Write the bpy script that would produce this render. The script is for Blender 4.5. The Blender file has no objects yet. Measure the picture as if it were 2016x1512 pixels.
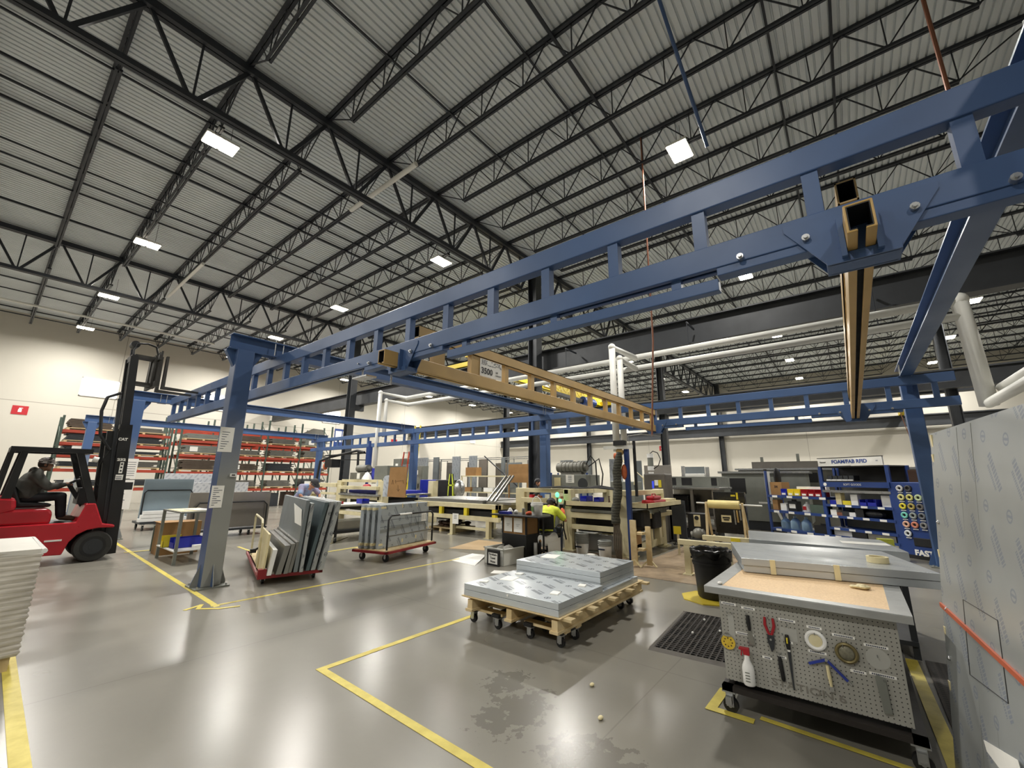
import bpy, bmesh, math, random
from mathutils import Vector, Matrix
random.seed(7)
SC = bpy.context.scene
COL = SC.collection
# ---------------------------------------------------------------- camera, world, exposure
cam = bpy.data.cameras.new('camera'); cam.sensor_width = 36; cam.lens = 820.7 / 2016 * 36
cam.clip_end = 300; cam.clip_start = .05
co = bpy.data.objects.new('camera', cam); COL.objects.link(co)
yaw, pit, rol = math.radians(38.67), math.radians(12.85), math.radians(.366)
cy_, sy_ = math.cos(yaw), math.sin(yaw)
FW = Vector((cy_ * math.cos(pit), sy_ * math.cos(pit), math.sin(pit)))
RT = Vector((sy_, -cy_, 0)); UP = RT.cross(FW)
R2 = RT * math.cos(rol) + UP * math.sin(rol); U2 = -RT * math.sin(rol) + UP * math.cos(rol)
m3 = Matrix((R2, U2, -FW)).transposed()
co.matrix_world = Matrix.Translation((0, 0, 1.65)) @ m3.to_4x4()
SC.camera = co
w = bpy.data.worlds.new('world'); SC.world = w; w.use_nodes = True
w.node_tree.nodes['Background'].inputs[0].default_value = (.9, .95, 1, 1)
w.node_tree.nodes['Background'].inputs[1].default_value = .6
SC.view_settings.view_transform = 'Standard'; SC.view_settings.look = 'None'
SC.view_settings.gamma = 1; SC.view_settings.use_curve_mapping = False
SC.view_settings.exposure = 0.22
LAMP_W = 430.0
SC.cycles.use_denoising = True
SC.cycles.max_bounces = 8; SC.cycles.diffuse_bounces = 5; SC.cycles.glossy_bounces = 3; SC.cycles.transmission_bounces = 4
SC.cycles.sample_clamp_indirect = 6
SC.cycles.use_light_tree = True
# ---------------------------------------------------------------- materials
def lin(h):
    h = h.lstrip('#'); v = [int(h[i:i + 2], 16) / 255 for i in (0, 2, 4)]
    return tuple(x / 12.92 if x <= .04045 else ((x + .055) / 1.055) ** 2.4 for x in v) + (1,)
class E:                                             # a small wrapper that writes maths into shader nodes
    def __init__(s, t, k): s.t = t; s.k = k
    def op(s, o, b=None, c=None):
        n = s.t.nodes.new('ShaderNodeMath'); n.operation = o
        for i, v in enumerate((s, b, c)):
            if v is None: continue
            if isinstance(v, E): s.t.links.new(v.k, n.inputs[i])
            else: n.inputs[i].default_value = v
        return E(s.t, n.outputs[0])
    def __add__(s, b): return s.op('ADD', b)
    def __sub__(s, b): return s.op('SUBTRACT', b)
    def __mul__(s, b): return s.op('MULTIPLY', b)
    def __truediv__(s, b): return s.op('DIVIDE', b)
    def lt(s, b): return s.op('LESS_THAN', b)
    def gt(s, b): return s.op('GREATER_THAN', b)
    def fr(s): return s.op('FRACT')
    def fl(s): return s.op('FLOOR')
    def ab(s): return s.op('ABSOLUTE')
    def mn(s, b): return s.op('MINIMUM', b)
    def mx(s, b): return s.op('MAXIMUM', b)
MATS = {}
def newmat(name, hexc, rough=.5, metal=0.0, spec=.5):
    m = bpy.data.materials.new(name); m.use_nodes = True
    t = m.node_tree; b = t.nodes['Principled BSDF']
    b.inputs['Base Color'].default_value = lin(hexc); b.inputs['Roughness'].default_value = rough
    b.inputs['Metallic'].default_value = metal; b.inputs['Specular IOR Level'].default_value = spec
    MATS[name] = m
    return m, t, b
def coords(t, world=False):
    if world:
        g = t.nodes.new('ShaderNodeNewGeometry'); src = g.outputs['Position']
    else:
        g = t.nodes.new('ShaderNodeTexCoord'); src = g.outputs['Object']
    s = t.nodes.new('ShaderNodeSeparateXYZ'); t.links.new(src, s.inputs[0])
    return src, [E(t, s.outputs[i]) for i in range(3)]
def noise(t, src, scale, detail=4, rough=.55):
    n = t.nodes.new('ShaderNodeTexNoise'); n.inputs['Scale'].default_value = scale
    n.inputs['Detail'].default_value = detail; n.inputs['Roughness'].default_value = rough
    if src: t.links.new(src, n.inputs['Vector'])
    return E(t, n.outputs['Fac'])
def mixc(t, fac, a, b):
    n = t.nodes.new('ShaderNodeMix'); n.data_type = 'RGBA'
    for v, i in ((fac, 0), (a, 6), (b, 7)):
        if isinstance(v, E): t.links.new(v.k, n.inputs[i])
        elif hasattr(v, 'is_linked'): t.links.new(v, n.inputs[i])
        else: n.inputs[i].default_value = v
    return n.outputs[2]
def mat(name, hexc, rough=.5, metal=0.0, var=.12, vs=2.0, hex2=None, spec=.5, world=False):
    """paint, steel, plastic ...: one colour with a soft procedural variation"""
    if name in MATS: return MATS[name]
    m, t, b = newmat(name, hexc, rough, metal, spec)
    src, _ = coords(t, world)
    n = noise(t, src, vs)
    c = lin(hexc)
    d = lin(hex2) if hex2 else tuple(x * (1 - var * 2) for x in c[:3]) + (1,)
    f = ((n - .35) * 2.2).mn(1.0).mx(0.0)
    t.links.new(mixc(t, f, c, d), b.inputs['Base Color'])
    r = (n - .5) * .25 + rough
    t.links.new(r.k, b.inputs['Roughness'])
    return m
def film(name, hexc, axes, ink='3a4a66', rough=.28, metal=.75, ang=55, sx=.42, sq=.12, ink_a=.75, ring_r=.3):
    """sheet metal under a printed protective film: slanted rows of print and round marks"""
    if name in MATS: return MATS[name]
    m, t, b = newmat(name, hexc, rough, metal)
    src, xyz = coords(t)
    a, c = xyz['xyz'.index(axes[0])], xyz['xyz'.index(axes[1])]
    ca, sa = math.cos(math.radians(ang)), math.sin(math.radians(ang))
    p = a * ca + c * sa; q = c * ca - a * sa
    row = (q / sq).fl(); p2 = p + row * (sx * .37)
    u = (p2 / sx).fr(); v = (q / sq).fr() - .5
    txt = u.gt(.06) * u.lt(.52) * v.ab().lt(.1) * ((p * (1.0 / .018)).fr().lt(.72))
    txt2 = u.gt(.12) * u.lt(.44) * ((v + .22).ab().lt(.05)) * ((p * (1.0 / .011)).fr().lt(.7))
    du = (u - .76) * sx; dv = v * sq
    r2 = du * du + dv * dv
    R = sq * ring_r
    ring = r2.lt(R * R) * r2.gt(R * R * .5)
    bar = r2.lt(R * R) * ((du * .8 + dv * .6).ab().lt(R * .2))
    g = t.nodes.new('ShaderNodeTexCoord'); s3 = t.nodes.new('ShaderNodeSeparateXYZ'); t.links.new(g.outputs['Normal'], s3.inputs[0])
    third = [i for i in range(3) if 'xyz'[i] not in axes][0]
    flat = E(t, s3.outputs[third]).ab().gt(.6)               # the print is only on the broad faces
    ink_f = (txt + txt2 + ring + bar).mn(1.0) * ink_a * flat
    n = noise(t, src, 1.7)
    base = mixc(t, ((n - .3) * 1.6).mn(1.0).mx(0.0), lin(hexc), tuple(x * .8 for x in lin(hexc)[:3]) + (1,))
    t.links.new(mixc(t, ink_f, base, lin(ink)), b.inputs['Base Color'])
    t.links.new((ink_f * -.5 + metal).k, b.inputs['Metallic'])
    return m
def emit(name, hexc, s):
    if name in MATS: return MATS[name]
    m, t, b = newmat(name, hexc)
    b.inputs['Emission Color'].default_value = lin(hexc); b.inputs['Emission Strength'].default_value = s
    return m
# ---------------------------------------------------------------- mesh building
class M:
    def __init__(s): s.v = []; s.f = []
    def add(s, vs, fs):
        o = len(s.v); s.v += [tuple(x) for x in vs]; s.f += [tuple(i + o for i in f) for f in fs]; return s
    def b(s, x0, x1, y0, y1, z0, z1):
        return s.add([(x, y, z) for z in (z0, z1) for x, y in ((x0, y0), (x1, y0), (x1, y1), (x0, y1))],
                     [(3, 2, 1, 0), (4, 5, 6, 7), (0, 1, 5, 4), (1, 2, 6, 5), (2, 3, 7, 6), (3, 0, 4, 7)])
    def c(s, x, y, z, sx, sy, sz): return s.b(x - sx / 2, x + sx / 2, y - sy / 2, y + sy / 2, z, z + sz)
    def rb(s, cx, cy, z0, sx, sy, sz, a):              # box turned by a (degrees) about z
        ca, sa = math.cos(math.radians(a)), math.sin(math.radians(a))
        return s.add([(cx + x * ca - y * sa, cy + x * sa + y * ca, z) for z in (z0, z0 + sz)
                      for x, y in ((-sx / 2, -sy / 2), (sx / 2, -sy / 2), (sx / 2, sy / 2), (-sx / 2, sy / 2))],
                     [(3, 2, 1, 0), (4, 5, 6, 7), (0, 1, 5, 4), (1, 2, 6, 5), (2, 3, 7, 6), (3, 0, 4, 7)])
    def bar(s, p, q, w, h=None):                       # rectangular bar between two points
        h = h or w; p, q = Vector(p), Vector(q); d = (q - p).normalized()
        x = d.cross(Vector((0, 0, 1)))
        x = x.normalized() if x.length > 1e-4 else Vector((1, 0, 0))
        y = x.cross(d); x = x * w / 2; y = y * h / 2
        return s.add([e + i * x + j * y for e in (p, q) for i, j in ((-1, -1), (1, -1), (1, 1), (-1, 1))],
                     [(0, 1, 2, 3), (7, 6, 5, 4), (4, 5, 1, 0), (5, 6, 2, 1), (6, 7, 3, 2), (7, 4, 0, 3)])
    def tube(s, pts, r, n=8, r2=None):
        pts = [Vector(p) for p in pts]; o = len(s.v); k = len(pts); up = None
        for i, p in enumerate(pts):
            d = (pts[min(i + 1, k - 1)] - pts[max(i - 1, 0)]).normalized()
            if up is None: up = Vector((0, 0, 1)) if abs(d.z) < .9 else Vector((1, 0, 0))
            x = d.cross(up)
            if x.length < 1e-3: x = d.cross(Vector((1, 0, 0)))
            x.normalize(); y = x.cross(d); up = y
            rr = r if r2 is None else r + (r2 - r) * i / (k - 1)
            if isinstance(r, (list, tuple)): rr = r[i]
            s.v += [tuple(p + (x * math.cos(2 * math.pi * j / n) + y * math.sin(2 * math.pi * j / n)) * rr) for j in range(n)]
        for i in range(k - 1):
            for j in range(n):
                a, b = o + i * n + j, o + i * n + (j + 1) % n
                s.f.append((a, b, b + n, a + n))
        s.f.append(tuple(o + j for j in range(n))[::-1]); s.f.append(tuple(o + (k - 1) * n + j for j in range(n)))
        return s
    def cyl(s, p, q, r, n=16, r2=None): return s.tube([p, q], r, n, r2)
    def lathe(s, prof, cx=0, cy=0, cz=0, n=24):        # (radius, z) outline about a vertical axis
        o = len(s.v); k = len(prof)
        for r, z in prof:
            s.v += [(cx + r * math.cos(2 * math.pi * j / n), cy + r * math.sin(2 * math.pi * j / n), cz + z) for j in range(n)]
        for i in range(k - 1):
            for j in range(n):
                a, b = o + i * n + j, o + i * n + (j + 1) % n
                s.f.append((a, b, b + n, a + n))
        if prof[0][0] > 1e-4: s.f.append(tuple(o + j for j in range(n))[::-1])
        if prof[-1][0] > 1e-4: s.f.append(tuple(o + (k - 1) * n + j for j in range(n)))
        return s
    def prism(s, pts, ax, a, b):                       # polygon pushed along an axis; pts are the other two coordinates in xyz order
        def P(p, v): return {'x': (v, p[0], p[1]), 'y': (p[0], v, p[1]), 'z': (p[0], p[1], v)}[ax]
        n = len(pts); ar = sum(pts[i][0] * pts[(i + 1) % n][1] - pts[(i + 1) % n][0] * pts[i][1] for i in range(n))
        if (ar < 0) != (ax == 'y'): pts = pts[::-1]
        if a > b: a, b = b, a
        return s.add([P(p, a) for p in pts] + [P(p, b) for p in pts],
                     [tuple(range(n))[::-1], tuple(range(n, 2 * n))] + [(i, (i + 1) % n, n + (i + 1) % n, n + i) for i in range(n)])
    def ball(s, c, r, n=12, m=8, sc=(1, 1, 1)):
        o = len(s.v)
        for i in range(m + 1):
            a = math.pi * i / m
            for j in range(n):
                b = 2 * math.pi * j / n
                s.v.append((c[0] + r * sc[0] * math.sin(a) * math.cos(b), c[1] + r * sc[1] * math.sin(a) * math.sin(b), c[2] - r * sc[2] * math.cos(a)))
        for i in range(m):
            for j in range(n):
                a, b = o + i * n + j, o + i * n + (j + 1) % n
                s.f.append((a, b, b + n, a + n))
        return s
    def mesh(s, name):
        me = bpy.data.meshes.new(name); me.from_pydata(s.v, [], s.f); me.update()
        return me
    def o(s, name, m, par=None, label=None, w=False, smooth=None, bev=0, cat=None, group=None, kind=None):
        """link as ONE object. w: the shape was written in world coordinates"""
        vs = s.v
        loc = Vector((0, 0, 0))
        if w and par is not None:
            inv = WM(par).inverted(); s.v = [tuple(inv @ Vector(v)) for v in vs]
        elif par is None:
            xs, ys, zs = zip(*vs); loc = Vector(((min(xs) + max(xs)) / 2, (min(ys) + max(ys)) / 2, min(zs)))
            s.v = [(x - loc.x, y - loc.y, z - loc.z) for x, y, z in vs]
        me = s.mesh(name); s.v = vs
        ob = bpy.data.objects.new(name, me); COL.objects.link(ob); ob.location = loc
        me.materials.append(m if not isinstance(m, str) else MATS[m])
        if par is not None: ob.parent = par
        if smooth: 
            for p in me.polygons: p.use_smooth = True
            if smooth != 'all':
                try: me.set_sharp_from_angle(angle=math.radians(40))
                except Exception: pass
        if bev:
            bm = ob.modifiers.new('bevel', 'BEVEL'); bm.width = bev; bm.segments = 2; bm.limit_method = 'ANGLE'
        tag(ob, label, cat, group, kind)
        return ob
def WM(o):
    m = o.matrix_basis.copy()
    while o.parent: o = o.parent; m = o.matrix_basis @ m
    return m
def tag(o, label=None, cat=None, group=None, kind=None):
    for k, v in (('label', label), ('category', cat), ('group', group), ('kind', kind)):
        if v: o[k] = v
    return o
def T(name, label, cat, loc=(0, 0, 0), rz=0, group=None):
    o = bpy.data.objects.new(name, None); COL.objects.link(o); o.empty_display_size = .1
    o.location = loc; o.rotation_euler = (0, 0, math.radians(rz))
    return tag(o, label, cat, group)
def dup(r, loc=None, rz=None, label=None, group=None, par=None):
    c = r.copy(); COL.objects.link(c)
    if par is not None: c.parent = par
    if loc is not None: c.location = loc
    if rz is not None: c.rotation_euler = (0, 0, math.radians(rz))
    if label: c['label'] = label
    if group: c['group'] = group
    for ch in list(r.children): dup(ch, par=c)
    return c
def text(name, body, size, m, par, loc, rot, ext=.001, align='CENTER', label=None):
    cu = bpy.data.curves.new(name, 'FONT'); cu.body = body; cu.size = size; cu.extrude = ext
    cu.align_x = align; cu.align_y = 'CENTER'; cu.materials.append(m if not isinstance(m, str) else MATS[m])
    o = bpy.data.objects.new(name, cu); COL.objects.link(o); o.parent = par
    o.location = loc; o.rotation_euler = [math.radians(a) for a in rot]
    return tag(o, label)
ORD = 'zeroth first second third fourth fifth sixth seventh eighth ninth tenth eleventh twelfth thirteenth fourteenth fifteenth sixteenth seventeenth eighteenth'.split()
def each(ms, name, m, par, **k):                     # several like parts, each a mesh of its own
    return [x.o(name, m, par, **k) for x in ms]
def text(name, body, size, m, par, loc, rot, ext=.0008, align='CENTER', label=None, bold=0.0, world=False, sx=1.0):
    cu = bpy.data.curves.new(name, 'FONT'); cu.body = body; cu.size = size; cu.extrude = ext; cu.offset = bold
    cu.align_x = align; cu.align_y = 'CENTER'; cu.resolution_u = 3
    tmp = bpy.data.objects.new(name + '_source', cu); COL.objects.link(tmp)
    me = bpy.data.meshes.new_from_object(tmp); bpy.data.objects.remove(tmp); bpy.data.curves.remove(cu)
    me.name = name; me.materials.clear(); me.materials.append(m if not isinstance(m, str) else MATS[m])
    o = bpy.data.objects.new(name, me); COL.objects.link(o); o.parent = par
    if sx != 1: me.transform(Matrix.Diagonal((sx, 1, 1, 1)))
    mw = Matrix.Translation(loc) @ (Matrix.Rotation(math.radians(rot[2]), 4, 'Z') @ Matrix.Rotation(math.radians(rot[1]), 4, 'Y') @ Matrix.Rotation(math.radians(rot[0]), 4, 'X'))
    o.matrix_basis = WM(par).inverted() @ mw if world else mw
    return tag(o, label)
def caps(g, p, q, r1, r2=None, n=12):
    r2 = r1 if r2 is None else r2
    g.tube([p, q], [r1, r2], n); g.ball(p, r1, n, 8); g.ball(q, r2, n, 8); return g
def fuse(o, vox, sm=6):
    r = o.modifiers.new('join', 'REMESH'); r.mode = 'VOXEL'; r.voxel_size = vox; r.use_smooth_shade = True
    s = o.modifiers.new('relax', 'SMOOTH'); s.factor = .5; s.iterations = sm
    return o
def lerp(a, b, t): return tuple(a[i] + (b[i] - a[i]) * t for i in range(3))
def person(name, label, loc, rz, J, shirt, pants, shoes, cap=None, brim=False, sleeve='long', glove=None, hood=False, vox=.010, hair='2a2320', skin='skin', bill=0.0, bulk=1.0):
    """figure facing +x; J: pelvis, chest, neck, head, and per side (l, r) shoulder, elbow, hand, hip, knee, ankle, toe"""
    P = T(name, label, 'person', loc, rz)
    b = M(); S = ('l', 'r'); h = Vector(J['head']); f = Vector(J.get('look', (1, 0, 0))).normalized(); up = Vector(J.get('up', (0, 0, 1)))
    sd = up.cross(f).normalized(); up = f.cross(sd).normalized()
    b.tube([J['pelvis'], lerp(J['pelvis'], J['chest'], .5), J['chest'], J['neck']], [.15, .135, .15, .07], 14); b.ball(J['pelvis'], .15); b.ball(J['chest'], .155, sc=(.85, 1.1, 1))
    caps(b, J['neck'], tuple(h - up * .06), .058, .055)
    b.ball(tuple(h), .1, 16, 12, (.95, .8, 1.12)); b.ball(tuple(h + f * .035 - up * .06), .065, 12, 8)
    b.ball(tuple(h + f * .105 - up * .02), .02); b.ball(tuple(h + f * .093 - up * .065), .022, sc=(.6, 1, .5)); b.ball(tuple(h + f * .085 - up * .105), .026)
    for s in (1, -1): b.ball(tuple(h + sd * .083 * s - up * .01), .028, sc=(.8, .45, 1.1)); b.ball(tuple(h + f * .085 + sd * .034 * s + up * .022), .016, sc=(.7, 1.2, .6))
    for s in S:
        sh, el, ha = J['shoulder_' + s], J['elbow_' + s], Vector(J['hand_' + s])
        caps(b, sh, el, .052, .042); d = (ha - Vector(el)).normalized(); caps(b, el, tuple(ha - d * .07), .041, .028)
        b.ball(tuple(ha), .042, 10, 8, (1, .8, .75))
        sv = d.cross(Vector((0, 0, 1))); sv = sv.normalized() if sv.length > .1 else Vector((0, 1, 0)); nv = sv.cross(d)
        for k in range(4):
            p0 = ha + d * .02 + sv * (k - 1.5) * .019; L = (.05, .06, .056, .042)[k]
            b.tube([tuple(p0), tuple(p0 + d * L * .6), tuple(p0 + d * L - nv * .03), tuple(p0 + d * (L * .9) - nv * .055)], [.011, .0105, .0095, .0085], 8)
        p0 = ha - sv * .034 * (1 if s == 'l' else -1); b.tube([tuple(p0 - d * .02), tuple(p0 + d * .02 - nv * .02), tuple(p0 + d * .045 - nv * .045)], [.014, .012, .010], 8)
        caps(b, J['hip_' + s], J['knee_' + s], .082, .058); caps(b, J['knee_' + s], J['ankle_' + s], .056, .04)
        caps(b, J['ankle_' + s], J['toe_' + s], .042, .034)
    fuse(b.o('body', skin, P, smooth='all'), vox)
    sh = M(); lerp_ = lerp
    sh.tube([lerp(J['pelvis'], J['chest'], -.12), lerp(J['pelvis'], J['chest'], .45), J['chest'], lerp(J['chest'], J['neck'], .75)], [.185 * bulk, .172 * bulk, .185 * bulk, .09], 16)
    sh.ball(J['chest'], .18 * bulk, sc=(.9, 1.1, 1)); sh.ball(J['pelvis'], .175 * bulk)
    for s in S:
        a, e, ha = J['shoulder_' + s], J['elbow_' + s], J['hand_' + s]
        caps(sh, lerp(J['neck'], a, .35), a, .075 * bulk, .082 * bulk)
        if sleeve == 'long': caps(sh, a, e, .078 * bulk, .064 * bulk); caps(sh, e, lerp(e, ha, .78), .062 * bulk, .046)
        else: caps(sh, a, lerp(a, e, .75), .08, .075)
    if hood: sh.ball(tuple(Vector(J['neck']) - f * .07), .1, sc=(.7, 1.1, .8))
    fuse(sh.o('jacket' if sleeve == 'long' else 'shirt', shirt, P, smooth='all'), .016, 3)
    tr = M(); tr.ball(J['pelvis'], .178, sc=(1, 1.05, .85))
    for s in S: caps(tr, J['hip_' + s], J['knee_' + s], .108, .078); caps(tr, J['knee_' + s], lerp(J['knee_' + s], J['ankle_' + s], .95), .076, .066)
    fuse(tr.o('trousers', pants, P, smooth='all'), .016, 3)
    for s in S:
        a, t_ = J['ankle_' + s], J['toe_' + s]; x = M(); caps(x, (a[0], a[1], a[2] - .02), t_, .052, .045); x.ball((a[0], a[1], a[2] - .02), .056)
        fuse(x.o('shoe', shoes, P, smooth='all'), .012, 2)
        if glove:
            x = M(); e, ha = J['elbow_' + s], J['hand_' + s]; caps(x, lerp(e, ha, .72), ha, .046, .05); d = (Vector(ha) - Vector(e)).normalized(); caps(x, ha, tuple(Vector(ha) + d * .07), .045, .034)
            fuse(x.o('glove', glove, P, smooth='all'), .012, 2)
    hr = M(); hr.ball(tuple(h - f * .012 + up * .012), .108, 16, 10, (.95, .84, 1.08)); 
    k = [v for v in range(len(hr.v))]
    keep = set(i for i in k if (Vector(hr.v[i]) - h).dot(f) < .045 and (Vector(hr.v[i]) - h).dot(up) > -.07)
    hr.f = [q for q in hr.f if all(i in keep for i in q)]
    hr.o('hair', mat('hair_' + hair, hair, .7), P, smooth='all')
    if cap:
        c = M(); c.ball(tuple(h + up * .03), .124, 18, 12, (1.0, .9, .95)); keep = set(i for i in range(len(c.v)) if (Vector(c.v[i]) - h).dot(up) > .02)
        c.f = [q for q in c.f if all(i in keep for i in q)]
        c.o('cap', cap, P, smooth='all')
        g = M(); pts = []
        for i in range(9):
            q = -180 + 360 * i / 8 if brim else -70 + 140 * i / 8
            a = math.radians(q + bill); dv = f * math.cos(a) + sd * math.sin(a)
            L = .045 + .03 * math.cos(math.radians(q)) if brim else .095 * math.cos(math.radians(q))
            pts.append((h + up * .035 + dv * .1, h + up * .015 + dv * (.105 + L)))
        for z in (0, .008): g.v += [tuple(p + up * z) for pp in pts for p in pp]
        for i in range(8): g.f += [(2 * i, 2 * i + 1, 2 * i + 3, 2 * i + 2), (18 + 2 * i + 2, 18 + 2 * i + 3, 18 + 2 * i + 1, 18 + 2 * i), (2 * i + 1, 18 + 2 * i + 1, 18 + 2 * i + 3, 2 * i + 3)]
        g.o('cap_peak', cap, P, smooth='all')
    ey = M()
    for s in (1, -1): ey.ball(tuple(h + f * .092 + sd * .034 * s + up * .02), .011, 8, 6)
    ey.o('eyes', 'black', P, smooth='all')
    return P
def spin(o, piv, deg):                               # turn a finished top-level object about a vertical line
    a = math.radians(deg); dx, dy = o.location.x - piv[0], o.location.y - piv[1]
    o.location.x = piv[0] + dx * math.cos(a) - dy * math.sin(a); o.location.y = piv[1] + dx * math.sin(a) + dy * math.cos(a)
    o.rotation_euler.z += a; return o
def castor(par, x, y, r=.06, h=None, mt='black', yoke='zinc', rz=0, name='castor'):
    """swivel castor under (x, y): wheel, fork; top plate at height h"""
    h = h or r * 2.5
    g = M(); g.cyl((x - .018, y, r), (x + .018, y, r), r, 18); c = g.o(name, mt, par, smooth=True)
    k = M(); k.b(x - .032, x - .024, y - .025, y + .025, r * .9, h - .01).b(x + .024, x + .032, y - .025, y + .025, r * .9, h - .01).b(x - .045, x + .045, y - .045, y + .045, h - .012, h).cyl((x - .034, y, r), (x + .034, y, r), r * .25, 8)
    k.o('castor_fork', yoke, c)
    return c
# ================================================================ palette
mat('roof_steel', '2b2f36', .55, .1, .15, 3)
mat('dark_steel', '34373b', .5, .15, .15, 1.5)
mat('crane_blue', '435f8c', .4, 0, .12, 1.2)
mat('crane_yellow', 'c2a062', .42, 0, .1, 2)
mat('hoist_yellow', 'e0c62a', .45, 0, .08, 1)
mat('white_paint', 'e6e6e0', .45, 0, .05, 2)
mat('black', '17181a', .5, 0, .2, 4)
mat('black_gloss', '0d0d0f', .25, 0, .2, 4)
mat('rubber', '343432', .8, 0, .2, 6)
mat('steel', 'a9aaa8', .3, .9, .12, 2)
mat('grey_steel', '83867f', .45, .3, .12, 2)
mat('zinc', 'c3c5c6', .3, .9, .1, 10)
mat('paper', 'efeee8', .8, 0, .03, 5)
mat('cream', 'dbd2ae', .5, 0, .12, 2.5, 'c2b68c')
mat('wood', 'd9c69c', .65, 0, .15, 6, 'c0a470')
mat('card', '9c7648', .8, 0, .1, 3)
mat('rack_orange', 'ad402b', .5, 0, .15, 3)
mat('rack_green', '4a5a50', .55, 0, .15, 3)
mat('red', 'a81f2a', .38, 0, .12, 2)
mat('blue_bin', '2530a8', .4, 0, .1, 3)
mat('rack_blue', '24407f', .45, 0, .1, 2)
mat('yellow', 'e3cf2f', .5, 0, .08, 4)
mat('white_plastic', 'e9e9e6', .4, 0, .05, 3)
mat('grey_plastic', '8d908d', .5, 0, .08, 3)
mat('copper', '8a5a44', .45, .2, .1, 3)
mat('skin', 'b98468', .55, 0, .08, 9)
mat('tape_cream', 'e0d3a6', .6, 0, .05, 8)
mat('ink', '26304a', .6, 0, .05, 8)
film('film_xy', 'cdd4d9', 'xy', '1c2433', .25, .25, 62, .46, .23, .8, .16); film('film_xz', 'b4bbc0', 'xz', '2c3442', .35, .3, -58, .46, .22, .65, .15); film('film_yz', 'a9b0b6', 'yz', '5a6272', .35, .4, 60, .4, .2, .6, .16)
film('film_white_xz', 'd8dade', 'xz', '7c8698', .5, .2)
mat('sheet_grey', '8f979b', .38, .6, .1, 1.5)
mat('sheet_bluegrey', '8fa0aa', .5, .15, .08, 1.2)
mat('sheet_edge', '9c9c98', .32, .85, .1, 3)
# floor: polished concrete with cloudy patches, scuffs and saw-cut joints
m, t, b = newmat('concrete_floor', '7d7a6f', .3)
src, xyz = coords(t, True)
n1 = noise(t, src, .45, 5, .6); n2 = noise(t, src, 3.5, 6, .65); n3 = noise(t, src, 40, 3, .6)
f = (n1 * .8 + n2 * .25 - .05).mn(1.0).mx(0.0)
c1 = mixc(t, f, lin('75726a'), lin('8c897f'))
def blot(cx, cy, rx, ry, th):
    dx, dy = (xyz[0] - cx) / rx, (xyz[1] - cy) / ry
    return (((dx * dx + dy * dy) * -1.0 + 1.0) * .35 + (n4 - .5) * 1.6).gt(th)
n4 = noise(t, src, 9, 5, .65); n5 = noise(t, src, .5, 1.5, .5)
wet = (blot(2.75, 2.15, .4, .26, .12) + blot(3.05, 2.5, .3, .2, .14) + blot(2.6, 1.45, .3, .4, .14)).mn(1.0)   # dried damp patches
c1 = mixc(t, wet * .5, c1, lin('4f4c45'))
jx = ((xyz[0] / 3.8 + .42).fr() - .5).ab().lt(.0016); jy = ((xyz[1] / 3.5 + .07).fr() - .5).ab().lt(.0016)
c2 = mixc(t, (jx + jy).mn(1.0) * .22, c1, lin('4c4a45'))
c3 = mixc(t, (n3 - .64).mx(0.0) * .8, c2, lin('4a463f'))
t.links.new(c3, b.inputs['Base Color'])
t.links.new(((n5 - .5) * .1 + .26).mx(.13).k, b.inputs['Roughness'])
# precast wall panels: warm white paint with panel joints
m, t, b = newmat('precast_wall', 'd8d2c0', .75)
src, xyz = coords(t, True)
n1 = noise(t, src, .3, 4)
base = mixc(t, ((n1 - .3) * 1.5).mn(1.0).mx(0.0), lin('c9c5ba'), lin('bfbbb0'))
h = (xyz[2] - 5.86).ab().lt(.02)
vx = ((xyz[0] / 7.6 + .88).fr() - .5).ab().lt(.0025); vy = ((xyz[1] / 7.0 + .12).fr() - .5).ab().lt(.0025)
t.links.new(mixc(t, (h + vx + vy).mn(1.0) * .55, base, lin('6c675c')), b.inputs['Base Color'])
mat('roof_deck', 'd6dcdf', .6, .1, .06, .6, world=True)
# ================================================================ room shell
X0, X1, Y0, Y1, ZR = -17.5, 44.4, -19, 36.8, 11.0
M().b(X0, X1, Y0, Y1, -.2, 0).o('floor', 'concrete_floor', kind='structure')
M().b(X0 - .3, X1 + .3, Y1, Y1 + .3, 0, ZR + .3).o('wall_back', 'precast_wall', kind='structure')
M().b(X1, X1 + .3, Y0 - .3, Y1, 0, ZR + .3).o('wall_right', 'precast_wall', kind='structure')
M().b(X0 - .3, X1 + .3, Y0 - .3, Y0, 0, ZR + .3).o('wall_front', 'precast_wall', kind='structure')
M().b(X0 - .3, X0, Y0, Y1, 0, ZR + .3).o('wall_left', 'precast_wall', kind='structure')
pr = []; y = Y0; pitch = .1524                        # ribbed roof deck, ribs along x
while y < Y1:
    pr += [(y, ZR), (y + .105, ZR), (y + .114, ZR + .045), (y + .143, ZR + .045)]; y += pitch
pr += [(Y1, ZR), (Y1, ZR + .1), (Y0, ZR + .1)]
g = M(); n = len(pr) - 3
g.v = [(x, p[0], p[1]) for x in (X0, X1) for p in pr[:n + 1]]
g.f = [(i, i + 1, n + 2 + i, n + 1 + i) for i in range(n)]
g.o('ceiling', 'roof_deck', kind='structure')
M().b(X0, X1, Y0, Y1, ZR + .06, ZR + .12).o('ceiling_roof', 'roof_deck', kind='structure')
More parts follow.
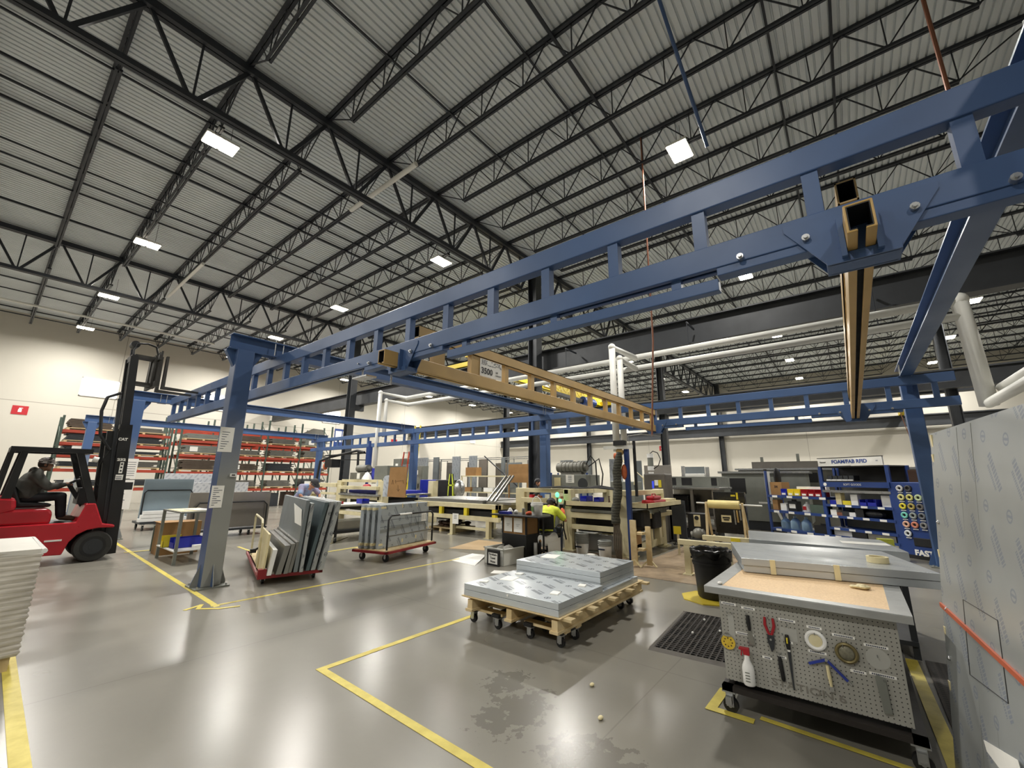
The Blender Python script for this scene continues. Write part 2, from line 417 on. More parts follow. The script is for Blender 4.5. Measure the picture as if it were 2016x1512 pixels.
# daylight windows high on the back wall
for i, (xa, xb) in enumerate(((3.05, 4.75), (9.4, 11.2), (18.6, 20.2))):
    f = M().b(xa, xb, Y1 - .04, Y1 - .005, 6.58, 7.68)
    wdw = f.o('window_%d' % (i + 1), emit('daylight', 'f4f8ff', 1.6), kind='structure')
    fr = M()
    for a, bb, c, d in ((xa - .04, xb + .04, 6.54, 6.59), (xa - .04, xb + .04, 7.67, 7.72), (xa - .04, xa + .01, 6.54, 7.72), (xb - .01, xb + .04, 6.54, 7.72)):
        fr.b(a, bb, Y1 - .06, Y1 - .002, c, d)
    fr.o('window_frame', 'white_paint', wdw, w=True)
# ================================================================ roof steel
COLX = [-1.55, 13.65, 28.85]; GY = [-4.3, 9.7, 23.7]
def chord(L, z, ax='y', wd=.13, h=.07): 
    return M().b(-wd / 2, wd / 2, 0, L, z, z + h) if ax == 'y' else M().b(0, L, -wd / 2, wd / 2, z, z + h)
jm = {}
def joist_meshes(L):
    if L in jm: return jm[L]
    zt, zb = ZR - .075, ZR - .92
    a = M(); a.b(-.075, -.012, 0.02, L - .02, zt, ZR - .002); a.b(.012, .075, 0.02, L - .02, zt, ZR - .002)
    bt = M(); bt.b(-.06, -.012, 1.35, L - 1.35, zb, zb + .06); bt.b(.012, .06, 1.35, L - 1.35, zb, zb + .06)
    wb = M(); k = max(2, round((L - 2.7) / 1.22)); st = (L - 2.7) / k
    wb.bar((0, .1, zt), (0, 1.4, zb + .03), .025); wb.bar((0, L - .1, zt), (0, L - 1.4, zb + .03), .025)
    for i in range(k + 1):
        y = 1.35 + i * st
        wb.bar((0, y, zb + .03), (0, y, zt + .03), .022)
        if i: wb.bar((0, y, zb + .03), (0, y - st / 2, zt + .02), .024)
        if i < k: wb.bar((0, y, zb + .03), (0, y + st / 2, zt + .02), .024)
    wb.bar((0, 1.35, zb + .03), (0, .75, zt + .02), .02); wb.bar((0, L - 1.35, zb + .03), (0, L - .75, zt + .02), .02)
    jm[L] = [x.mesh(nm) for x, nm in ((a, 'top_chord'), (bt, 'bottom_chord'), (wb, 'web'))]
    for me in jm[L]: me.materials.append(MATS['roof_steel'])
    return jm[L]
BAY = [(-18.3, -4.3, 'rear bay'), (-4.3, 9.7, 'front bay'), (9.7, 23.7, 'middle bay'), (23.7, 36.75, 'back bay')]
for ya, yb, bn in BAY:
    ms = joist_meshes(round(yb - ya, 2))
    for i in range(-9, 17):
        x = 13.65 + 1.9 * i
        if x > X1 - .3: continue
        where = 'over the tall column line' if i == 0 else '%s %s of the tall column line' % (ORD[abs(i)], 'left' if i < 0 else 'right')
        j = T('roof_joist', 'open-web roof joist, %s, %s' % (bn, where), 'roof joist', (x, ya, 0), 0, 'open-web roof joists, ' + bn)
        for me, nm in zip(ms, ('top_chord', 'bottom_chord', 'web')):
            o = bpy.data.objects.new(nm, me); COL.objects.link(o); o.parent = j
# joist girders along x
def girder(x, y, L, label):
    g = T('roof_girder', label, 'roof girder', (x, y, 0), 0, 'dark roof girders carrying the joists')
    zt, zb = ZR - .26, ZR - 1.75
    M().b(0, L, -.12, -.015, zt, ZR - .078).b(0, L, .015, .12, zt, ZR - .078).o('top_chord', 'roof_steel', g)
    a_ = -.3 if x < 0 else .9; e_ = L + .05 if x < -10 else L - .9
    M().b(a_, e_, -.1, -.015, zb, zb + .12).b(a_, e_, .015, .1, zb, zb + .12).o('bottom_chord', 'roof_steel', g)
    wb = M(); k = 8; st = L / k
    for i in range(k):
        xm = (i + .5) * st
        wb.bar((i * st + .04, 0, zt + .05), (xm - .04, 0, zb + .06), .07); wb.bar(((i + 1) * st - .04, 0, zt + .05), (xm + .06, 0, zb + .06), .085)
        wb.bar((xm + .01, 0, zb + .06), (xm + .01, 0, zt + .05), .04)
    wb.o('web', 'roof_steel', g)
for yi, y in enumerate(GY):
    for xa, nm in ((-16.75, 'beyond the left edge'), (-1.55, 'left of the tall centre column'), (13.65, 'right of the tall centre column'), (28.85, 'next to the right wall')):
        rowname = ('nearest', 'first', 'second')[yi]
        girder(xa + .15, y, 14.9 if xa < 20 else 15.1, 'dark truss girder, %s row, %s' % (rowname, nm))
# bridging lines and pipes under the deck
for i, (y, z, r) in enumerate(((-15, 10.9, .02), (-10, 10.9, .02), (-.9, 10.9, .025), (.15, 10.9, .025), (3.75, 10.86, .03), (4.45, 10.9, .02), (6.9, 10.9, .02), (12.2, 10.9, .02), (12.5, 10.12, .025), (14.5, 10.9, .025), (15.3, 10.9, .03), (15.9, 10.12, .02), (18.2, 10.9, .02), (19.0, 10.9, .025), (19.6, 10.12, .03),
                               (27.6, 10.12, .02), (28.5, 10.9, .025), (30.2, 10.9, .025), (32.1, 10.9, .025), (33.8, 10.12, .025), (35.6, 10.9, .03))):
    M().b(X0 + .1, X1 - .2, y - r, y + r, z - r, z + r).o('bridging_bar', 'roof_steel', None, 'thin dark bridging bar under the roof, %s row from the camera' % (ORD[i] if i < 19 else ('nineteenth', 'twentieth', 'twenty-first')[i - 19]), cat='roof bracing', group='bridging bars under the roof deck')
M().tube([(5.95, 8.15, 10.0), (5.95, 11.4, 10.0)], .07, 10).o('roof_pipe', 'white_paint', None, 'short pale pipe slung under a roof joist across the first girder', cat='pipe', smooth=True)
M().tube([(4.1, 19, 9.9), (4.1, 24, 9.9)], .06, 10).o('roof_pipe', 'white_paint', None, 'pale pipe under a roof joist across the second girder', cat='pipe', smooth=True)
M().tube([(-16, 30.9, 9.98), (8, 30.9, 9.98)], .06, 10).o('sprinkler_pipe', 'white_paint', None, 'long pale sprinkler pipe along the last roof bay', cat='pipe', smooth=True)
M().tube([(6.1, 1.7, 10.95), (8.0, 1.4, 8.2)], .035, 8).o('brace_rod', 'crane_blue', None, 'slanting grey-blue brace rod hanging from the roof', cat='brace rod', smooth=True)
M().tube([(8.5, -2.0, 11), (8.5, -2.0, 7.5)], .03, 8).o('drop_pipe', 'copper', None, 'rusty pipe dropping from the roof at top right', cat='pipe', smooth=True)
# columns
def ibeam(g, x, y, z0, z1, d, wd, tf=.03, tw=.02):       # upright I section, web along x
    g.b(x - wd / 2, x + wd / 2, y - d / 2, y - d / 2 + tf, z0, z1); g.b(x - wd / 2, x + wd / 2, y + d / 2 - tf, y + d / 2, z0, z1)
    return g.b(x - tw / 2, x + tw / 2, y - d / 2 + tf, y + d / 2 - tf, z0, z1)
CN = {(13.65, 9.7): 'tall dark steel column in the middle of the photo under the first girder', (13.65, 23.7): 'tall dark steel column behind the parts racks under the second girder',
      (28.85, 9.7): 'dark steel column behind the grey cabinet, nearer of the back line', (28.85, 23.7): 'dark steel column behind the centre column, far line',
      (13.65, -4.3): 'dark steel column out on the right under the crane beam', (28.85, -4.3): 'dark steel column behind the tall wrapped sheet at right', (-1.55, 9.7): 'dark steel column beyond the left edge, first girder', (-1.55, 23.7): 'dark steel column at the left edge, second girder', (-1.55, -4.3): 'dark steel column beside the camera'}
for x in COLX:
    for y in GY:
        c = T('steel_column', CN[(x, y)], 'column', (x, y, 0), 0, 'dark steel building columns')
        ibeam(M(), 0, 0, .03, ZR - .27, .42, .4, .035).o('shaft', 'dark_steel', c)
        M().c(0, 0, 0, .6, .6, .03).o('base_plate', 'dark_steel', c)
        if x > 0 and y > 0: M().b(.2, .85, -.12, .12, 5.75, 6.1).o('crane_bracket', 'dark_steel', c)
for y, nm in ((9.4, 'behind the glass-fronted grey machine'), (23.7, 'behind the tall machine with the grey motor'), (-4.3, 'behind the tool crib'), (30, 'in the far corner')):
    c = T('wall_column', 'dark steel wall column %s' % nm, 'column', (44.15, y, 0), 0, 'dark columns along the right wall')
    ibeam(M(), 0, 0, .02, ZR - .1, .4, .36).o('shaft', 'dark_steel', c); M().c(0, 0, 0, .48, .5, .02).o('base_plate', 'dark_steel', c)
# crane runway girders along y
def crane_beam(x, z0, z1, nm, ya=-18.5, yb=36.7):
    c = T('crane_runway_beam', nm, 'crane beam', (x, ya, 0), 0, 'dark crane runway girders')
    L = yb - ya
    M().b(-.22, .22, 0, L, z1 - .04, z1).b(-.22, .22, 0, L, z0, z0 + .04).b(-.012, .012, 0, L, z0 + .04, z1 - .04).o('plate_girder', 'dark_steel', c)
    M().b(-.03, .03, 0, L, z1, z1 + .07).o('rail', 'dark_steel', c)
crane_beam(14.3, 6.1, 7.0, 'deep dark crane runway girder across the middle of the hall')
crane_beam(28.3, 6.0, 6.9, 'dark crane runway girder on the far column line, near side')
crane_beam(29.45, 6.0, 6.9, 'dark crane runway girder on the far column line, far side')
crane_beam(43.6, 5.75, 6.55, 'dark crane runway girder along the right wall')
# ================================================================ high-bay lamps
LN = {0: 'first', 1: 'second', 2: 'third', 3: 'fourth', 4: 'fifth', 5: 'sixth'}
def lamp(x, y, label):
    z = 10.0
    L = T('high_bay_lamp', label, 'ceiling lamp', (x, y, z), 0, 'LED high-bay lamps hanging under the roof')
    M().b(-.36, .36, -.25, .25, .03, .1).b(-.16, .16, -.06, .06, .1, .16).o('housing', 'white_paint', L)
    M().b(-.34, -.03, -.23, .23, .005, .03).b(.03, .34, -.23, .23, .005, .03).o('lens', emit('lamp_lens', 'fff3dc', 28), L)
    h = M(); h.cyl((-.2, 0, .1), (-.2, 0, 1.0), .006, 6); h.cyl((.2, 0, .1), (.2, 0, 1.0), .006, 6); h.o('hanger', 'roof_steel', L)
    li = bpy.data.lights.new('lamp_light', 'AREA'); li.shape = 'RECTANGLE'; li.size = .68; li.size_y = .44
    li.energy = LAMP_W; li.color = (1, .965, .9); li.spread = math.radians(170)
    lo = bpy.data.objects.new('lamp_light', li); COL.objects.link(lo); lo.parent = L; lo.location = (0, 0, -.01)
LX = [(-6.5, 'far left'), (2.4, 'left'), (9.95, 'middle'), (18.6, 'right-middle'), (28.0, 'far'), (34.6, 'farther'), (41.5, 'farthest')]
LY = [(-12.5, 'behind the camera row'), (-5.6, 'nearest row'), (2.4, 'row over the work benches'), (11.6, 'row past the first girder'), (19.2, 'row before the second girder'), (26.6, 'row past the second girder'), (33.6, 'row along the back wall')]
for x, xn in LX:
    for y, yn in LY:
        if y < -10 and x > 20 or y < 0 and 0 < x < 15 or (x, y) == (2.4, 2.4): continue
        lamp(x, y, 'LED high-bay lamp, %s line, %s' % (xn, yn))
# ================================================================ blue workstation crane
ZT, ZB = 3.8, 3.12
def cprof(cx, z, wd, h, th, slot):                   # enclosed track outline with a slot below, as (across, z)
    a = wd / 2; s = slot / 2
    return [(cx - s, z), (cx - a, z), (cx - a, z + h), (cx + a, z + h), (cx + a, z), (cx + s, z), (cx + s, z + th), (cx + a - th, z + th), (cx + a - th, z + h - th), (cx - a + th, z + h - th), (cx - a + th, z + th), (cx - s, z + th)]
def runway(x, ya, yb, y0, st, label):
    r = T('crane_runway', label, 'crane runway', (x, ya, ZB), 0, 'blue ladder truss runways of the workstation crane')
    M().b(x - .055, x + .055, ya, yb, ZT - .19, ZT).o('top_chord', 'crane_blue', r, w=True, bev=.008)
    M().prism(cprof(x, ZB, .13, .18, .014, .035), 'y', ya, yb).o('track', 'crane_blue', r, w=True, bev=.006)
    y = y0
    while y < yb - .05:
        if y > ya: M().b(x - .04, x + .04, y - .045, y + .045, ZB + .175, ZT - .185).o('rung', 'crane_blue', r, w=True)
        y += st
    return r
rn = runway(3.07, -1.9, 14.65, -1.42, .69, 'nearer blue ladder-truss runway beam, overhead from top right to the raised forks')
rf = runway(11.75, -1.85, 24.2, -1.54, .715, 'farther blue ladder-truss runway beam behind the cream machines')
M().b(3.0, 3.14, 9.55, 9.75, ZB - .01, ZB + .19).o('splice_sleeve', 'crane_blue', rn, w=True)
M().b(11.68, 11.82, 14.9, 15.1, ZT - .2, ZT + .01).o('splice_sleeve', 'crane_blue', rf, w=True)
CY = [(-1.15, 'at the right'), (8.05, 'with its foot on the yellow floor line'), (15.85, 'behind the red forklift mast'), (23.8, 'by the parts racks')]
for y, nm in CY:
    b_ = T('crane_cross_beam', 'blue cross beam over the crane posts %s' % nm, 'crane beam', (2.3, y, ZT), 0, 'blue cross beams of the workstation crane')
    L = 10.15
    M().b(0, L, -.1, .1, .25, .268).b(0, L, -.1, .1, .0, .018).b(0, L, -.007, .007, .018, .25).o('flange_beam', 'crane_blue', b_)
    for xx in (.77, 9.45):
        M().c(xx, 0, -.012, .2, .26, .012).o('clip_plate', 'crane_blue', b_)
        for dx in (-.07, .07):
            for dy in (-.08, .08): M().cyl((xx + dx, dy, -.02), (xx + dx, dy, .32), .008, 6).o('bolt', 'zinc', b_)
# posts: near row has a grey light sheen painted into the lower front faces
m, t, b = newmat('post_painted_sheen', '48608a', .36)
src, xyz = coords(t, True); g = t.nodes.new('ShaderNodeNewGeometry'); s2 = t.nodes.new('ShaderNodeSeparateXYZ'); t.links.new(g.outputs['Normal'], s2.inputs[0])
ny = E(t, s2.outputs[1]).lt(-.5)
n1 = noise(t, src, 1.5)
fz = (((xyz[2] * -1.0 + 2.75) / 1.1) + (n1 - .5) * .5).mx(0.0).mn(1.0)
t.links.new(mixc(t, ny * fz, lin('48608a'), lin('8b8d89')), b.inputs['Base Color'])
def post(x, y, nm, h, wd, mt):
    p = T('crane_post', nm, 'crane post', (x, y, 0), 0, 'blue posts of the workstation crane')
    a = wd / 2
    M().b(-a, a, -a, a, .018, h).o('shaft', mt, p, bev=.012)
    M().c(0, 0, 0, .46, .46, .02).o('base_plate', 'grey_steel', p)
    for sx, sy in ((1, 0), (-1, 0), (0, 1), (0, -1)):
        gs = M()
        if sx: gs.prism([(sx * a, .02), (sx * (a + .1), .02), (sx * (a + .1), .05), (sx * a, .34)], 'y', -.007, .007)
        else: gs.prism([(sy * a, .02), (sy * (a + .1), .02), (sy * (a + .1), .05), (sy * a, .34)], 'x', -.007, .007)
        gs.o('base_gusset', mt, p)
    hg = M()
    for s in (1, -1): hg.prism([(s * a, h - .3), (s * a, h), (s * (a + .14), h), (s * (a + .14), h - .05)], 'y', -.05, .05)
    hg.b(-a - .14, a + .14, -.12, .12, h - .015, h).o('haunch', 'crane_blue', p)
    for dx in (-.19, .19):
        for dy in (-.19, .19): M().cyl((dx, dy, .02), (dx, dy, .05), .014, 8).o('anchor_bolt', 'zinc', p)
    return p
for i, (y, nm) in enumerate(CY):
    p = post(2.53, y, 'nearer-row blue crane post %s' % nm, ZT, .27, 'post_painted_sheen')
    if i == 1:
        n1_ = M().b(-.19, -.02, -.142, -.136, 1.18, 1.52).o('notice', 'paper', p, 'white notice taped to the post at chest height')
        n2_ = M().b(-.2, .0, -.142, -.136, 2.05, 2.45).o('notice', 'paper', p, 'white notice taped high on the post')
        k = M(); k2 = M()
        for j in range(9): k.b(-.165, -.165 + .04 + .02 * ((j * 7) % 5), -.144, -.142, 1.22 + j * .032, 1.228 + j * .032)
        for j in range(8): k2.b(-.17, -.17 + .05 + .02 * ((j * 5) % 4), -.144, -.142, 2.1 + j * .038, 2.108 + j * .038)
        k.o('notice_print', 'ink', n1_); k2.o('notice_print', 'ink', n2_)
        M().b(.03, .12, -.16, -.136, 1.66, 1.71).o('switch_box', 'white_plastic', p); M().b(.05, .1, -.162, -.16, 1.675, 1.695).o('switch_slot', 'black', p)
    if i == 2:
        n1_ = M().b(-.2, .24, -.15, -.138, 1.6, 2.14).o('notice', 'paper', p, 'upper printed notice sheet'); n2_ = M().b(-.2, .24, -.15, -.138, .78, 1.56).o('notice', 'paper', p, 'lower notice sheet with two pictures')
        for a, bb in ((-.17, -.03), (0, .22)): M().b(a, bb, -.153, -.15, 1.3, 1.5).o('notice_picture', 'black', n2_)
        k = M(); k2 = M()
        for j in range(7): k.b(-.16, .2, -.153, -.15, 1.68 + j * .06, 1.69 + j * .06)
        for j in range(7): k2.b(-.16, -.16 + .18 + .03 * ((j * 5) % 4), -.153, -.15, .85 + j * .055, .865 + j * .055)
        k.o('notice_print', 'ink', n1_); k2.o('notice_print', 'ink', n2_)
for i, (y, nm) in enumerate(((-1.2, 'beside the tool vending cabinet'), (8.3, 'in front of the tall centre column'), (15.5, 'beside the leaning ladders'), (24.2, 'at the end of the parts racks'))):
    post(12.25, y, 'farther-row blue crane post %s' % nm, ZT, .27, 'crane_blue')
# yellow travelling bridges
def bridge(y, label, sign):
    b_ = T('crane_bridge', label, 'crane bridge', (2.8, y, 2.98), 0, 'yellow travelling bridges of the workstation crane')
    M().prism(cprof(y, 2.98, .13, .17, .013, .034), 'x', 2.75, 12.0).o('track', 'crane_yellow', b_, w=True, bev=.006)
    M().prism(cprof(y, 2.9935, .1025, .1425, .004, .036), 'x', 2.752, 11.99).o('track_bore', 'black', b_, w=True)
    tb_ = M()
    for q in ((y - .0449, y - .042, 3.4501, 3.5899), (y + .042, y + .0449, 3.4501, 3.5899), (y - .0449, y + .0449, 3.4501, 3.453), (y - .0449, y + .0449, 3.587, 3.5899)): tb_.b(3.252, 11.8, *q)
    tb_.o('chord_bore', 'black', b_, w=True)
    tc = M(); X = (3.25, 11.85); yy = y + .0
    for q in ((yy - .055, yy - .045, 3.44, 3.6), (yy + .045, yy + .055, 3.44, 3.6), (yy - .055, yy + .055, 3.44, 3.45), (yy - .055, yy + .055, 3.59, 3.6)): tc.b(X[0], X[1], *q)
    tc.o('top_chord', 'crane_yellow', b_, w=True)
    x = 3.62; k = 0
    while x < 11.9:
        wd = .1 if k in (0, 1) else .045
        M().b(x - wd, x + wd, y - .04, y + .04, 3.145, 3.45).o('rung', 'crane_yellow', b_, w=True); x += .72; k += 1
    M().b(11.72, 11.83, y - .04, y + .04, 3.145, 3.45).o('rung', 'crane_yellow', b_, w=True)
    for xr in (3.07, 11.75):
        tr = M().b(xr - .055, xr + .055, y - .78, y + .78, 2.99 + .07, 3.11 + .06).o('end_truck', 'crane_blue', b_, 'blue end truck', w=True, bev=.006)
        pl = M()
        for sx in (-.075, .068):
            pl.prism([(y - .36, 3.26), (y + .36, 3.26), (y + .36, 3.22), (y + .16, 2.92), (y - .16, 2.92), (y - .36, 3.22)], 'x', xr + sx, xr + sx + .008)
        pl.b(xr - .09, xr + .09, y - .17, y + .17, 2.92, 2.975).b(xr - .13, xr + .13, y - .095, y - .068, 2.94, 3.19).b(xr - .13, xr + .13, y + .068, y + .095, 2.94, 3.19)
        pl.o('hanger_plate', 'crane_blue', tr, w=True)
        for d in (-.62, -.25, .25, .62):
            bo = M(); bo.cyl((xr - .1, y + d, 3.14), (xr + .1, y + d, 3.14), .022, 10).cyl((xr - .115, y + d, 3.14), (xr + .115, y + d, 3.14), .012, 8)
            bo.o('bolt', 'zinc', tr, w=True, smooth=True)
        if xr < 4 and sign: M().cyl((xr - .02, y + .2, 2.8), (xr - .02, y + .2, 2.95), .012, 8).o('stop_pin', 'zinc', tr, w=True)
    if sign:
        s = M().b(4.42, 4.92, y - .05, y - .044, 3.16, 3.43).o('capacity_sign', 'paper', b_, 'white capacity sign', w=True)
        k = M(); random.seed(3)
        for r in range(4):
            xx = 4.45
            while xx < 4.88:
                l = random.uniform(.01, .05)
                if random.random() < .65: k.b(xx, xx + l, y - .052, y - .05, 3.345 + r * .02, 3.353 + r * .02)
                xx += l + .012
        k.o('sign_print', 'ink', s, w=True)
        for bd, sz, dx, dz in (('3500', .13, -.1, .085), ('LBS', .035, .13, .11), ('CAPACITY', .03, .165, .06)):
            text('sign_lettering', bd, sz, 'black', s, (4.67 + dx, y - .053, 3.16 + dz), (90, 0, 0), world=True, bold=.003 if sz > .1 else 0)
    return b_
bridge(4.2, 'yellow ladder bridge crane beam with a white 3500 lbs sign', True)
bridge(-.22, 'yellow ladder bridge crane beam seen end-on at upper right', False)
for x, nm in ((3.07, 'nearer'), (11.75, 'farther')):
    t_ = T('tie_bar', 'blue tie bar under the %s runway between the two yellow bridges' % nm, 'crane tie bar', (x, .56, 2.96), 0, 'blue tie bars between the bridges')
    M().b(x - .04, x + .04, .56, 3.36, 2.96, 3.05).o('bar', 'crane_blue', t_, w=True, bev=.006)
    for y in (.85, 1.95, 3.1): M().b(x - .03, x + .03, y - .035, y + .035, 3.05, 3.13).o('hanger', 'crane_blue', t_, w=True)
c = T('track_clamp', 'silver clamp under the nearer blue runway, left of the yellow bridge', 'clamp', (3.07, 5.1, 2.98))
M().b(-.08, .08, -.22, .12, 0, .02).cyl((0, 0, .02), (0, 0, .2), .012, 8).o('bar', 'zinc', c); M().cyl((-.09, .0, .2), (.09, 0, .2), .01, 8).o('screw', 'zinc', c)
# ================================================================ white service pipes
def pipe(nm, label, r, *runs, mt='white_paint'):
    g = M()
    for pts in runs:
        g.tube(pts, r, 12)
        for p in pts[1:-1]: g.ball(p, r * 1.12, 12, 8)
    return g.o(nm, mt, None, label, smooth='all', cat='pipe', group='white pipes along the crane girder')
pipe('service_pipe', 'upper white pipe along the crane girder', .1, [(13.3, -2.4, 5.7), (13.3, 17.7, 5.75), (11.72, 17.7, 5.78), (11.72, 17.7, 1.4)], [(13.3, 5.25, 5.7), (11.45, 5.25, 5.62), (11.45, 5.25, 2.45)])
pipe('service_pipe', 'lower white pipe along the crane girder', .095, [(13.3, -2.4, 5.32), (13.3, 17.5, 5.38), (11.95, 17.5, 5.4), (11.95, 17.5, 3.6)], [(13.3, 5.25, 5.32), (11.98, 5.25, 5.38), (11.98, 5.25, 2.6)])
o = pipe('insulated_pipe', 'thick white wrapped pipe dropping at upper right', .155, [(13.35, -2.0, 5.72), (13.35, -2.45, 5.72), (13.3, -2.5, 3.25)])
pipe('service_pipe', 'lower of the white pipes leaving the thick pipe at the right edge', .1, [(13.3, -2.5, 3.3), (5.2, -2.6, 3.32)])
pipe('service_pipe', 'upper of the white pipes leaving the thick pipe at the right edge', .1, [(13.3, -2.75, 3.62), (5.2, -2.85, 3.64)])
for i, y in enumerate((-1.0, 3.5, 8, 12.5)):
    M().cyl((13.3, y, 5.2), (13.3, y, 6.6), .012, 6).b(13.28, 14.1, y - .02, y + .02, 6.55, 6.6).o('pipe_hanger', 'roof_steel', None, 'thin dark hanger holding the white pipes, %s from the right' % ORD[i + 1], cat='pipe hanger', group='pipe hangers')
M().tube([(9.85, 3.35, 11.0), (9.8, 3.4, 5), (9.7, 3.55, 2.65)], .022, 8).o('air_hose', 'copper', None, 'thin rust-red hose hanging from the roof beside the white pipe drop', cat='hose', smooth=True)
# ================================================================ yellow overhead crane behind
oc = T('overhead_crane', 'bright yellow overhead crane with a 5 TON plate behind the yellow ladder bridge', 'overhead crane', (14.6, 14.3, 7.05))
M().b(14.2, 28.4, 14.05, 14.15, 7.05, 7.65).b(14.2, 28.4, 14.0, 14.4, 7.6, 7.65).b(14.2, 28.4, 14.0, 14.4, 7.05, 7.1).o('bridge_girder', 'hoist_yellow', oc, w=True)
M().b(14.1, 14.5, 12.9, 15.7, 7.08, 7.3).o('end_carriage', 'hoist_yellow', oc, w=True); M().b(28.1, 28.5, 12.9, 15.7, 7.0, 7.3).o('end_carriage', 'hoist_yellow', oc, w=True)
M().b(20.6, 21.7, 13.98, 14.04, 7.2, 7.55).o('capacity_plate', 'paper', oc, w=True)
o = text('plate_lettering', '5 TON', .34, 'black', oc, (0, 0, 0), (90, 0, 0)); o.location = (21.15 - 14.6, 13.97 - 14.3, 7.375 - 7.05)
f = M()
for k in range(9): f.tube([(20 + k * .9, 14, 7.62), (20.2 + k * .9, 13.95, 7.3), (20.45 + k * .9, 13.95, 7.22), (20.7 + k * .9, 13.95, 7.3), (20.9 + k * .9, 14, 7.62)], .02, 6)
f.o('festoon_cable', 'hoist_yellow', oc, w=True)
M().b(25.2, 26.4, 13.6, 14.1, 6.75, 7.2).cyl((25.0, 13.8, 6.95), (26.6, 13.8, 6.95), .28, 14).o('hoist', 'rack_blue', oc, 'blue hoist', w=True)
M().b(21.5, 25, 13.7, 14.0, 6.8, 7.0).o('hoist_trolley', 'black', oc, w=True)
h2 = T('overhead_crane', 'smaller yellow crane on the right wall girder under the far blue runway', 'overhead crane', (40, -3.5, 6.55)); M().b(38, 43.8, -3.7, -3.4, 6.6, 6.95).o('bridge_girder', 'hoist_yellow', h2, w=True); M().b(41, 42.6, -3.9, -3.2, 6.95, 7.4).o('hoist', 'black', h2, w=True)
# ================================================================ wall signs
def wall_sign(x, y, z, wd, h, face, label):
    s = T('fire_sign', label, 'sign', (x, y, z), 0 if face == 'y' else 90 * -1, 'red fire point signs on the walls')
    M().b(-wd / 2, wd / 2, -.02, 0, 0, h).o('panel', emit('sign_red', 'b5202a', 0), s)
    M().b(-.07, .07, -.024, -.02, h * .28, h * .62).b(-.045, .045, -.024, -.02, h * .62, h * .7).b(-.05, .1, -.024, -.02, h * .7, h * .77).o('symbol', 'paper', s)
wall_sign(.86, Y1, 5.08, .62, .5, 'y', 'red sign with white symbol on the back wall at far left')
wall_sign(26.4, Y1, 5.1, .72, .5, 'y', 'red sign with white symbol on the back wall above the ladders')
wall_sign(44.4, 15.3, 4.65, .5, .5, 'x', 'red sign with white symbol on the right wall')
pz = T('wall_poster', 'dark blue poster with two pictures on the back wall right of the racks', 'poster', (20.6, Y1, 4.4)); M().b(-.75, .75, -.02, 0, 0, 1.7).o('sheet', 'rack_blue', pz); M().b(-.65, -.05, -.025, -.02, .5, 1.5).b(.05, .65, -.025, -.02, .5, 1.5).o('picture', 'paper', pz)
M().b(37.6, 38.6, Y1 - .04, Y1 - .005, 6.0, 7.5).o('wall_vent', 'white_paint', None, 'pale louvre panel on the back wall near the far corner', cat='vent')
# ================================================================ floor markings
TZ = [.001]
def tape(pts, wd, label, mt='tape_yellow', group='yellow tape lines on the floor'):
    g = M()
    for p, q in zip(pts, pts[1:]):
        TZ[0] += .0003; d = (Vector(q) - Vector(p)).normalized() * wd * .45
        g.bar((p[0] - d.x, p[1] - d.y, TZ[0]), (q[0] + d.x, q[1] + d.y, TZ[0]), wd, .002)
    return g.o('floor_tape', mt, None, label, cat='floor tape', group=group)
mat('tape_yellow', 'd3c256', .5, 0, .14, 8, 'b5a345')
tape([(2.26, 6.75), (2.55, 16.2)], .07, 'yellow floor tape running past the near blue post towards the red forklift')
tape([(2.24, 6.8), (6.75, 6.74)], .06, 'thin yellow floor tape running right behind the sheet carts')
tape([(4.15, 3.9), (2.2, 3.9), (2.13, 1.0)], .07, 'yellow floor tape with a corner in front of the low pallet')
tape([(.5, 8.2), (.43, 1.5)], .09, 'wide yellow floor tape along the bottom left corner')
tape([(1.96, 6.86), (2.15, 6.96)], .05, 'short slanting yellow tape, tip of a worn floor arrow'); tape([(2.15, 6.96), (2.07, 6.79), (2.25, 6.6), (2.44, 6.53)], .05, 'bent yellow tape, shaft of a worn floor arrow')
tape([(2.38, 12.9), (2.86, 12.87)], .08, 'short yellow tape crossing beside the cardboard box')
tape([(5.2, 9.6), (6.3, 9.74)], .07, 'yellow tape left of the taped sheet cart'); tape([(4.27, 11.9), (4.22, 11.1)], .06, 'short yellow tape behind the cart of upright panels')
tape([(5.0, 9.9), (6.9, 11.5)], .04, 'pale floor tape under the black steel table', 'tape_cream')
tape([(4.05, 1.04), (3.7, 1.05), (3.7, .8)], .07, 'yellow corner tape under the left castor of the pegboard bench')
tape([(3.78, .72), (3.72, -.1)], .05, 'yellow tape on the floor in front of the pegboard bench'); tape([(5.8, -.2), (3.6, -.26)], .09, 'wide yellow tape between the pegboard bench and the tall wrapped sheet')
M().add([(7.45, 7.9, .004), (9.0, 8.35, .004), (9.05, 7.4, .004), (8.0, 6.5, .004), (7.45, 7.9, 0), (9.0, 8.35, 0), (9.05, 7.4, 0), (8.0, 6.5, 0)], [(3, 2, 1, 0), (4, 5, 6, 7), (0, 1, 5, 4), (1, 2, 6, 5), (2, 3, 7, 6), (3, 0, 4, 7)]).o('floor_board', mat('tan_board', 'b49a76', .6, 0, .1, 2), None, 'tan board lying on the floor left of the black work station', cat='board')
m, t, b = newmat('worn_floor_board', '94806a', .55); src, _ = coords(t); n = noise(t, src, 5, 8, .7); n2 = noise(t, src, 1.2, 3)
t.links.new(mixc(t, ((n * .7 + n2 * .5 - .3) * 1.6).mn(1.0).mx(0.0), lin('5a4d40'), lin('b09a7c')), b.inputs['Base Color'])
